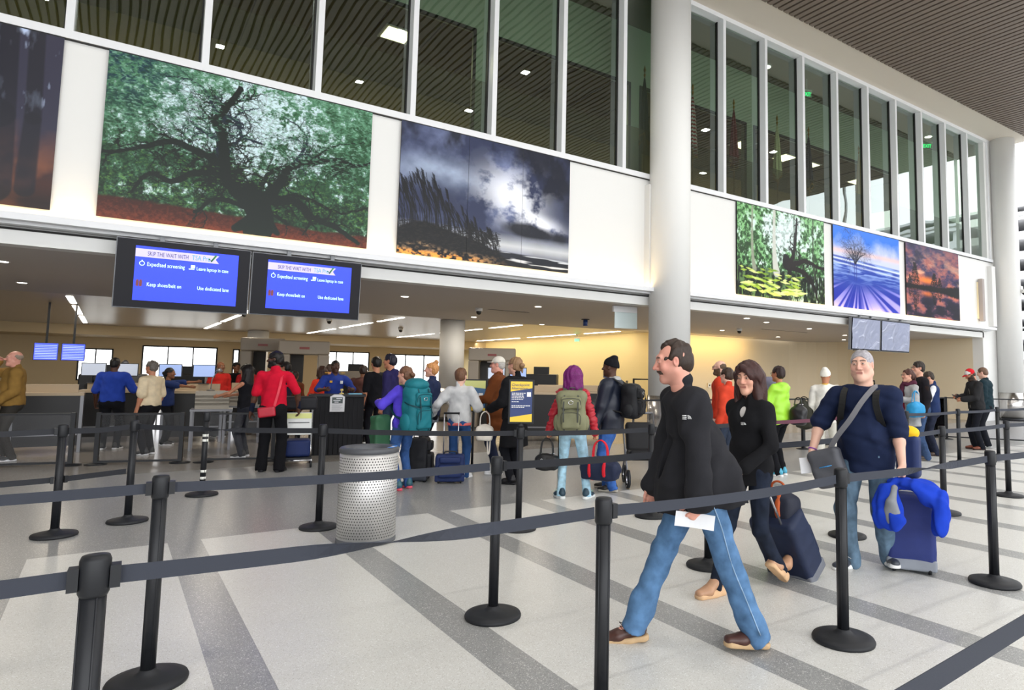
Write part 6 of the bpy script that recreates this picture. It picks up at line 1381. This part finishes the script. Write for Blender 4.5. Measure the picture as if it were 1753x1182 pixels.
b14 = person('tall young man in a dark violet hoodie behind the hiking pack', 4.05, 11.6, 1.83, -70, dict(c='#28244e', t=.026, hood=1), dict(c='#22304a'), ('#303040', '#dddddd'), dict(skin='tan', style='short', hair_color='#1c1a2a'), w=1.0)
# ------------------------------------------------------------------ litter bin with perforated steel skin
t = thing('litter_bin', 'round perforated steel litter bin with a dark lid on the terrazzo', 'bin', (1.975, 6.14, 0))
RB = .255
MB().lathe([(RB-.02, .0), (RB+.004, .008), (RB+.004, .035), (RB-.005, .05)], n=56).build('base_ring', mat('bin_grey', '#5b5d62', .5), t)
M_binsteel = mat('satin_steel', (.66, .65, .64), .5, metal=.7)
MB().lathe([(RB, .045), (RB, .80)], n=72).build('steel_skin', M_binsteel, t)
vs = []; fs = []; nc = 66
for r_i in range(29):
    z = .07+.0245*r_i
    if z > .765: break
    for c_i in range(nc):
        a = 2*PI*(c_i+(.5 if r_i % 2 else 0))/nc
        if math.cos(a-math.atan2(-6.14, -1.975)) < -.05: continue
        n0 = len(vs); ra = .0062
        for k in range(6):
            b = PI/3*k; da = ra*math.cos(b)/RB; vs.append(((RB+.0012)*math.cos(a+da), (RB+.0012)*math.sin(a+da), z+ra*math.sin(b)))
        fs.append(tuple(range(n0, n0+6)))
o = MB().add(vs, fs).build('perforations', mat('bin_hole', (.05, .05, .05), .7), t); o['kind'] = 'stuff'
ld_ = MB().lathe([(RB+.004, .795), (RB+.008, .80), (RB+.008, .83), (RB-.005, .842), (RB-.05, .842), (RB-.075, .835), (RB-.085, .80), (RB-.09, .72)], n=56, cap=False).build('lid', mat('bin_lid_grey', '#4b4d52', .45), t)
MB().lathe([(.001, .70), (RB-.09, .70)], n=32, cap=False).build('bin_opening', M_dark, t)
MB().lathe([(RB-.055, .8425), (RB-.01, .8425), (RB-.01, .8445), (RB-.055, .8445)], n=10, a0=rad(-60), a1=rad(0), cap=False).build('blue_sticker', mat('blue_sticker', '#1f6fc0', .4), ld_)
MB().lathe([(RB-.045, .845), (RB-.02, .845), (RB-.02, .8455), (RB-.045, .8455)], n=4, a0=rad(-48), a1=rad(-34), cap=False).build('sticker_mark', M_wtx, ld_)

# ------------------------------------------------------------------ podium of the officer
t = thing('podium', 'black draped podium with a white notice on its front', 'podium', (3.46, 12.72, 0), rad(-16))
pd = MB(); pd.prism([(-.46, -.28), (.46, -.28), (.46, .28), (-.46, .28)], 0, 1.05); pd.build('cabinet', mat('black_drape', (.012, .012, .015), .85, bump=.3, bscale=30), t)
MB().box((-.49, -.31, 1.05), (.49, .31, 1.085)).build('worktop', M_black, t)
fo = MB()
for i in range(12): x = -.44+.08*i; fo.tube([(x, -.285, .02), (x+.004, -.287, 1.04)], .008, 6)
fo.build('drape_folds', mat('black_drape', (.012, .012, .015), .85), t)['kind'] = 'stuff'
nt_ = MB().prism([(-.125, .78), (.125, .78), (.125, 1.05), (.06, 1.09), (-.06, 1.09), (-.125, 1.05)], -.32, -.30, 'y').build('notice', mat('white_notice', (.75, .75, .77), .4), t)
MB().box((-.09, -.324, .93), (.09, -.3205, 1.04)).build('picture', mat('dark_picture', (.05, .07, .07), .3), nt_)
for i, (a, b, z) in enumerate(((-.02, .08, 1.02), (-.07, .05, .985), (-.05, .02, .955))): MB().box((a, -.326, z-.008), (b, -.3245, z+.004)).build('picture_detail', M_paper, nt_)
tx = MB()
for i in range(6): tx.box((-.09, -.322, .90-.018*i), (.09-.02*(i % 3), -.3205, .905-.018*i))
tx.build('print_lines', mat('grey_ink', (.3, .3, .32), .6), nt_)
for i, (x, y, c, lb) in enumerate(((.28, -.1, '#6fb0cf', 'pale blue papers on top of the podium'), (.05, -.05, '#e0c87a', 'small yellow lamp base on the podium'))):
    u = thing('paper_stack' if i == 0 else 'desk_lamp', lb, 'papers' if i == 0 else 'lamp', (3.46+x, 12.72+y, 1.085), rad(-10))
    if i == 0: MB().box((-.12, -.09, 0), (.12, .09, .02)).build('stack', mat('blue_paper', c, .5), u)
    else: MB().lathe([(.04, 0), (.04, .02), (.01, .03), (.01, .06), (.035, .07), (.02, .10)]).build('shade', mat('yellow_lamp', c, .5), u)

# ------------------------------------------------------------------ luggage cart beside the red shirt man
t = thing('luggage_cart', 'black luggage cart with a white and yellow sign board', 'cart', (2.50, 11.35, 0), rad(-12))
fr_ = MB()
for sx in (-.2, .2): fr_.tube(curve([(sx, -.28, .12), (sx, .30, .14), (sx, .36, .6), (sx, .34, 1.0)], 5), .016)
fr_.tube([(-.2, -.28, .12), (.2, -.28, .12)], .014); fr_.tube([(-.22, .34, 1.0), (.22, .34, 1.0)], .02)
fr_.build('frame', M_chrome, t)
MB().box((-.2, -.26, .13), (.2, .3, .16)).build('deck', M_black, t)
sb = MB().box((-.18, -.3, .52), (.18, -.27, .86)).build('sign_board', mat('white_board', (.75, .76, .75), .4), t)
MB().box((-.18, -.304, .77), (.18, -.3005, .85)).build('yellow_band', mat('pale_yellow', '#d8dc8a', .4), sb)
for z in (.60, .70): MB().box((-.15, -.304, z), (.15, -.3005, z+.012)).build('print_lines', M_black, sb)
for sx in (-.2, .2):
    q = MB().lathe([(.02, -.015), (.055, -.015), (.06, 0), (.055, .015), (.02, .015)], n=16); q.v = [(a[2], a[0], a[1]) for a in q.v]; o = q.build('wheel', M_black, t); o.location = (sx, -.24, .06)
    o = copy_part(o, t); o.location = (sx, .28, .06)
t = thing('storage_case', 'black case lying on top of the luggage cart', 'case', (2.5, 11.37, .90), rad(-12)); B = SDF(); B.box((0, 0, .1), (.23, .26, .07), .03); B.mesh('shell', .02, [cloth('#1b1b20', 'nylon')], parent=t)
t = thing('blue_case', 'dark blue case standing low on the luggage cart', 'case', (2.5, 11.33, .165), rad(-12)); B = SDF(); B.box((0, 0, .13), (.15, .17, .10), .03); B.mesh('shell', .02, [cloth('#1d2c5c', 'nylon')], parent=t)

# ------------------------------------------------------------------ clear barriers
M_clear = bpy.data.materials.new('clear_panel'); M_clear.use_nodes = True
nt = M_clear.node_tree; nt.nodes.clear(); N = nt.nodes.new; L = nt.links.new
out = N('ShaderNodeOutputMaterial'); mxs = N('ShaderNodeMixShader'); tr = N('ShaderNodeBsdfTransparent'); tr.inputs[0].default_value = (.97, .97, .985, 1); gl = N('ShaderNodeBsdfGlossy'); gl.inputs['Roughness'].default_value = .02; lw = N('ShaderNodeFresnel'); lw.inputs[0].default_value = 1.25
L(lw.outputs[0], mxs.inputs[0]); L(tr.outputs[0], mxs.inputs[1]); L(gl.outputs[0], mxs.inputs[2]); L(mxs.outputs[0], out.inputs[0])
def barrier(a, b, z0, z1, lab, last=True, th=.03, grp=None):
    ax, ay = a; bx, by = b; d = Vector((bx-ax, by-ay, 0)); l = d.length; t = thing('clear_barrier', lab, 'barrier', (ax, ay, 0), math.atan2(d.y, d.x), grp)
    MB().box((.03, -th/2, z1-.03), (l-.03, th/2, z1)).build('top_rail', M_black, t); MB().box((.03, -th/2, z0), (l-.03, th/2, z0+.03)).build('bottom_rail', M_black, t)
    MB().box((.04, -.004, z0+.03), (l-.04, .004, z1-.03)).build('panel', M_clear, t)
    for x in ((0, l) if last else (0,)):
        MB().box((x-.03, -.03, 0), (x+.03, .03, z1+.01)).build('post', M_black, t); MB().lathe([(.15, 0), (.15, .012), (.05, .03)], (x, 0, 0)).build('foot', M_black, t)
for (a, b, lab) in (((-2.2, 13.45), (-.42, 13.03), 'leftmost clear panel barrier with a dark frame'), ((-.10, 12.94), (1.00, 12.60), 'clear panel barrier in front of the blue shirt officer'), ((1.32, 12.50), (2.3, 12.2), 'clear panel barrier behind the red shirt man')): barrier(a, b, .03, .80, lab, th=.045)
RP = [(6.3, 9.5), (9.2, 9.25), (12.2, 8.95), (15.0, 8.75), (17.7, 8.6), (18.6, 6.9), (20.6, 5.6)]
LB = ['clear barrier behind the man in the black beanie', 'clear barrier behind the man with the moustache', 'clear barrier in front of the yellow wall beside the white coat', 'clear barrier behind the scarf woman', 'clear barrier left of the man in the red cap', 'clear barrier right of the man in the red cap', 'clear barrier at the right edge before the steel-clad column']
for i in range(len(RP)-1): barrier(RP[i], RP[i+1], .05, 1.08, LB[i], th=.04, last=i == len(RP)-2)

# ------------------------------------------------------------------ checkpoint furniture
M_lam = mat('pale_laminate', '#b5a184', .5); M_scan = mat('scanner_shell', '#9b9081', .45); M_scan2 = mat('scanner_dark_inside', '#3a3530', .5); M_chr = mat('charcoal_panel', '#131213', .5); M_silv = mat('silver_trim', '#77777a', .4, metal=.6)
M_scr = mat('pale_screen', '#b4bccc', .3, emit=.35); M_scrb = mat('blue_screen_pale', '#8fa6d8', .3, emit=.4)
def counter(x, y, az, w_, lab, h_=1.05):
    t = thing('security_counter', lab, 'counter', (x, y, 0), az)
    MB().box((-w_/2+.05, -.02, .12), (w_/2-.05, .02, h_-.05)).build('front_panel', M_chr, t); MB().box((-w_/2, -.05, h_-.05), (w_/2, .6, h_)).build('worktop', M_lam, t)
    for sx in (-1, 1): MB().box((sx*(w_/2-.025)-.025, -.03, 0), (sx*(w_/2-.025)+.025, .58, h_-.05)).build('side_panel', M_silv, t)
    MB().box((-w_/2+.1, .35, h_), (w_/2-.1, .55, h_+.14)).build('raised_shelf', M_lam, t); MB().box((-w_/2+.06, -.028, .30), (w_/2-.06, -.02, .33)).build('trim_strip', M_silv, t)
    return t
def desk_monitor(x, y, z, az, lab, m=None, w_=.42, h_=.27, stem=.14):
    t = thing('desk_monitor', lab, 'monitor', (x, y, z), az)
    MB().box((-w_/2, -.02, stem), (w_/2, .02, stem+h_)).build('housing', M_black, t); MB().box((-w_/2+.015, -.023, stem+.015), (w_/2-.015, -.0205, stem+h_-.015)).build('screen', m or M_scr, t)
    MB().tube([(0, .02, 0), (0, .02, stem+.05)], .018).build('stem', M_black, t); MB().box((-.1, -.08, 0), (.1, .1, .012)).build('foot', M_black, t)
    return t
counter(-.86, 15.0, rad(0), 1.0, 'counter with a dark front panel beside the tan jacket man'); counter(.05, 16.6, rad(-5), 1.1, 'counter with a dark front panel left of the royal blue officer'); counter(1.42, 15.9, rad(-10), 1.1, 'counter with a dark front panel right of the white shirt man'); counter(2.75, 17.0, rad(-10), 1.2, 'counter behind the red shirt man')
counter(7.7, 13.0, rad(-30), 1.7, 'counter left of the purple-haired person', 1.1); counter(9.3, 13.6, rad(-30), 1.8, 'counter right of the purple-haired person', 1.1)
for a in ((-.28, 16.9, 1.19, 'pale desk screen left of the royal blue officer', M_scr), (.27, 16.95, 1.19, 'pale desk screen behind the head of the royal blue officer', M_scr), (1.02, 16.35, 1.19, 'bluish desk screen left of the pair near the white shirt man', M_scrb), (1.62, 16.2, 1.19, 'bluish desk screen right of the pair near the white shirt man', M_scrb), (7.1, 13.4, 1.24, 'small pale screen behind the man in the white cap', M_scr), (7.55, 13.2, 1.24, 'small pale screen with white border right of the inner column', M_scrb)): desk_monitor(a[0], a[1], a[2], rad(-8), a[3], a[4])
def xray(x, y, az, lab, L_=1.9, h_=1.35, c=None):
    t = thing('baggage_scanner', lab, 'scanner', (x, y, 0), az)
    B = MB(); B.box((-.5, 0, .55), (.5, L_, h_)); B.build('tunnel_housing', c or M_chr, t, bev=.03); MB().box((-.36, -.03, .72), (.36, 0, 1.12)).build('curtain', M_dark, t)
    MB().box((-.55, -.8, .60), (.55, 0, .66)).build('roller_table', M_silv, t); MB().box((-.5, .05, 0), (.5, L_-.05, .55)).build('plinth', M_silv, t)
    for sx in (-.5, .47):
        MB().box((sx, -.75, 0), (sx+.03, -.72, .6)).build('leg', M_silv, t)
    MB().box((-.2, .5, h_), (.25, .8, h_+.22)).build('control_box', M_chr, t)
    return t
xray(-.1, 18.6, rad(-12), 'dark baggage x-ray machine at the far left of the checkpoint'); xray(1.7, 21.8, rad(-12), 'dark baggage x-ray machine behind the grey bins'); xray(6.0, 20.5, rad(-20), 'pale baggage x-ray machine behind the plaid shirt man', h_=1.5, c=M_scan); xray(10.1, 16.4, rad(-35), 'black baggage x-ray machine behind the purple-haired person', h_=1.5)
def portal(x, y, az, lab, w_=1.0, h_=2.25):
    t = thing('walk_through_scanner', lab, 'scanner', (x, y, 0), az)
    for sx in (-1, 1): MB().box((sx*(w_/2)-.14, 0, 0), (sx*(w_/2)+.14, 1.0, h_-.35)).build('side_wall', M_scan, t, bev=.03)
    MB().box((-w_/2-.14, 0, h_-.35), (w_/2+.14, 1.0, h_)).build('header', M_scan, t, bev=.03); MB().box((-w_/2-.12, -.04, 0), (w_/2+.12, 1.0, .05)).build('base_plate', M_scan2, t)
    MB().box((-w_/2+.14, .9, .05), (-w_/2+.45, .96, h_-.35)).build('inner_panel', M_scan2, t); MB().box((-.12, -.012, h_-.22), (.12, 0, h_-.16)).build('indicator', mat('red_indicator', '#8a3a34', .4), t)
    return t
portal(4.05, 18.2, rad(-13), 'grey walk-through scanner behind the orange-red top', .95, 2.27); portal(3.3, 19.6, rad(-12), 'beige walk-through scanner behind the head of the red shirt man', .8, 2.36); portal(8.5, 16.3, rad(-30), 'brown-grey walk-through scanner beside the white-capped man', 1.0, 2.2)
for i, (x, lab) in enumerate(((-1.36, 'left blue flight information screen'), (-.80, 'right blue flight information screen'))):
    t = thing('flight_screen', lab, 'monitor', (x-.28, 22.0, 1.66)); h_ = .45
    MB().box((0, 0, 0), (.5, .06, h_)).build('housing', M_black, t); s_ = MB().box((.012, -.006, .012), (.488, 0, h_-.012)).build('screen', mat('flight_blue', '#3d50d8', .3, emit=.9), t)
    ln = MB()
    for j in range(9): ln.box((.03, -.009, .04+.042*j), (.47, -.0065, .052+.042*j))
    ln.build('text_rows', mat('flight_text', '#a8bdf5', .3, emit=.9), s_); MB().box((.22, .02, h_), (.27, .05, 3.17-1.66)).build('hanger', M_black, t)
def lamp(x, y, z, az, lab):
    t = thing('desk_lamp', lab, 'lamp', (x, y, z), az); MB().tube(curve([(0, 0, .02), (.02, 0, .25), (.12, 0, .42)], 5), .01).build('arm', M_silv, t); MB().lathe([(.02, .06), (.05, .03), (.08, -.02)], (.14, 0, .42)).build('shade', M_silv, t); MB().lathe([(.08, 0), (.08, .02), (.02, .03)]).build('foot', M_silv, t)
lamp(9.42, 13.80, 1.1, rad(-30), 'silver desk lamp above the counter right of the purple hair'); lamp(.10, 17.05, 1.19, 0, 'bright desk lamp beside the flight screens'); lamp(1.75, 16.1, 1.05, 0, 'desk lamp near the bald person in red')
# free-standing notice near the boy and the man in the cap
t = thing('notice_stand', 'blue and yellow notice on a black stand between the boy and the capped man', 'sign', (4.78, 9.75, 0), rad(-25))
MB().lathe([(.16, 0), (.16, .02), (.03, .04)]).build('base', M_black, t); MB().tube([(0, 0, .03), (0, 0, .92)], .02).build('pole', M_black, t); MB().box((-.20, -.015, .90), (.20, .015, 1.42)).build('frame', M_black, t)
n_ = MB().box((-.18, -.018, .92), (.18, -.0155, 1.40)).build('notice', mat('steel_blue_print', '#3f6a94', .4), t); MB().prism([(-.18, 1.31), (.18, 1.27), (.18, 1.40), (-.18, 1.40)], -.0195, -.0185, 'y').build('yellow_band', mat('pale_yellow', '#d8dc8a', .4), n_); MB().prism([(-.18, .92), (.18, .92), (.18, .96), (-.18, 1.00)], -.0195, -.0185, 'y').build('yellow_band', M_yel, n_)
tx = MB()
for i in range(7): tx.box((-.15, -.0195, 1.22-.03*i), (.02+.02*(i % 3), -.0185, 1.232-.03*i))
tx.build('print_lines', M_wtx, n_); MB().box((.07, -.0195, 1.12), (.14, -.0185, 1.20)).build('card_icon', M_wtx, n_)
# stroller half hidden behind the moustache man
t = thing('stroller', 'dark stroller with a silver-rimmed wheel behind the man with the moustache', 'stroller', (6.1, 7.1, 0), rad(-30))
for x, y in ((-.25, -.2), (.2, -.2), (-.22, .3), (.18, .3)):
    q = MB().lathe([(.085, -.02), (.12, -.022), (.125, 0), (.12, .022), (.085, .02)], n=24, cap=False); q.v = [(a[2], a[0], a[1]) for a in q.v]; o = q.build('wheel', M_black, t); o.location = (x, y, .125)
    q = MB().lathe([(.07, -.012), (.085, -.012), (.085, .012), (.07, .012)], n=24, cap=False); q.v = [(a[2], a[0], a[1]) for a in q.v]; q.build('rim', M_chrome, o)
    q = MB()
    for k in range(6): q.tube([(0, 0, 0), (0, .08*math.cos(k*PI/3), .08*math.sin(k*PI/3))], .004, 4)
    q.build('spokes', M_chrome, o)
fr_ = MB()
for sx in (-.25, .2): fr_.tube([(sx, -.2, .13), (sx, .05, .45), (sx, .4, .98)], .014); fr_.tube([(sx, .3, .13), (sx, .0, .5)], .014)
fr_.tube([(-.25, .4, .98), (.2, .4, .98)], .018); fr_.build('frame', M_silv, t)
B = SDF(); B.box((-.02, .08, .42), (.15, .12, .03), .04); B.box((-.02, .26, .62), (.15, .03, .2), .04, rot_np(-.4, 0, 0)); B.mesh('seat', .02, [cloth('#1a1a1d', 'nylon')], parent=t)
# small wall fittings
for x, lab in ((19.8, 'left white wall socket on the alcove wall'), (20.7, 'right white wall socket on the alcove wall')):
    t = thing('wall_socket', lab, 'socket', (x, 18.98, 1.15)); MB().box((-.08, 0, -.09), (.08, .02, .09)).build('plate', M_white, t); MB().box((-.03, -.006, -.03), (.03, 0, .03)).build('slot', M_black, t)
t = thing('wall_sign', 'small dark blue pictogram sign on the yellow wall', 'sign', (16.62, 21.8, 1.55), rad(-90)); MB().box((-.14, 0, -.17), (.14, .02, .17)).build('sign_plate', M_navy, t); MB().prism([(-.03, -.10), (.03, -.10), (.05, .02), (.0, .12), (-.05, .02)], -.006, 0, 'y').build('pictogram', M_wtx, t)
t = thing('rope_frame', 'black square frame rail beside the big column at the counter', 'rail', (11.2, 12.6, 0), rad(-38)); MB().tube([(-.55, 0, 0), (-.55, 0, 1.42), (.55, 0, 1.42), (.55, 0, 0)], .035, 6).build('frame', M_black, t)
# stacks of grey bins and a steel table
M_bin = mat('grey_bin_plastic', '#a89f90', .5)
for i, (x, y, n, lab) in enumerate(((1.62, 14.5, 4, 'beige bin stack left of the sitting travellers'), (2.3, 15.6, 3, 'beige bin stack in front of the bald person in red'))):
    tb = thing('steel_table', ['steel table under the left beige bins', 'steel table under the right beige bins'][i], 'table', (x, y, 0), rad(-8))
    MB().box((-.35, -.3, .72), (.35, .3, .76)).build('tabletop', M_silv, tb)
    for sx in (-.32, .32):
        for sy in (-.27, .27): MB().box((sx-.02, sy-.02, 0), (sx+.02, sy+.02, .72)).build('leg', M_silv, tb)
    for k in range(n):
        b = thing('tray', lab + ', %s' % ['lowest tray', 'second tray from below', 'third tray from below', 'topmost tray'][k], 'tray', (x, y, .76+.07*k), rad(-8), 'security trays')
        q = MB(); q.box((-.25, -.2, 0), (.25, .2, .015)); 
        for lo, hi in (((-.28, -.22, .0), (-.25, .22, .12)), ((.25, -.22, 0), (.28, .22, .12)), ((-.25, -.22, 0), (.25, -.19, .12)), ((-.25, .19, 0), (.25, .22, .12))): q.box(lo, hi)
        q.build('tray_body', M_bin, b)
# ------------------------------------------------------------------ lettering becomes meshes
bpy.context.view_layer.update()
_dg = bpy.context.evaluated_depsgraph_get()
for o in [o for o in bpy.data.objects if o.type == 'FONT']:
    me = bpy.data.meshes.new_from_object(o.evaluated_get(_dg)); n = bpy.data.objects.new(o.name, me); nm = o.name
    COL.objects.link(n); n.parent = o.parent; n.location = o.location; n.rotation_euler = o.rotation_euler; n.scale = o.scale
    if not me.materials: me.materials.append(o.data.materials[0])
    bpy.data.objects.remove(o); n.name = nm
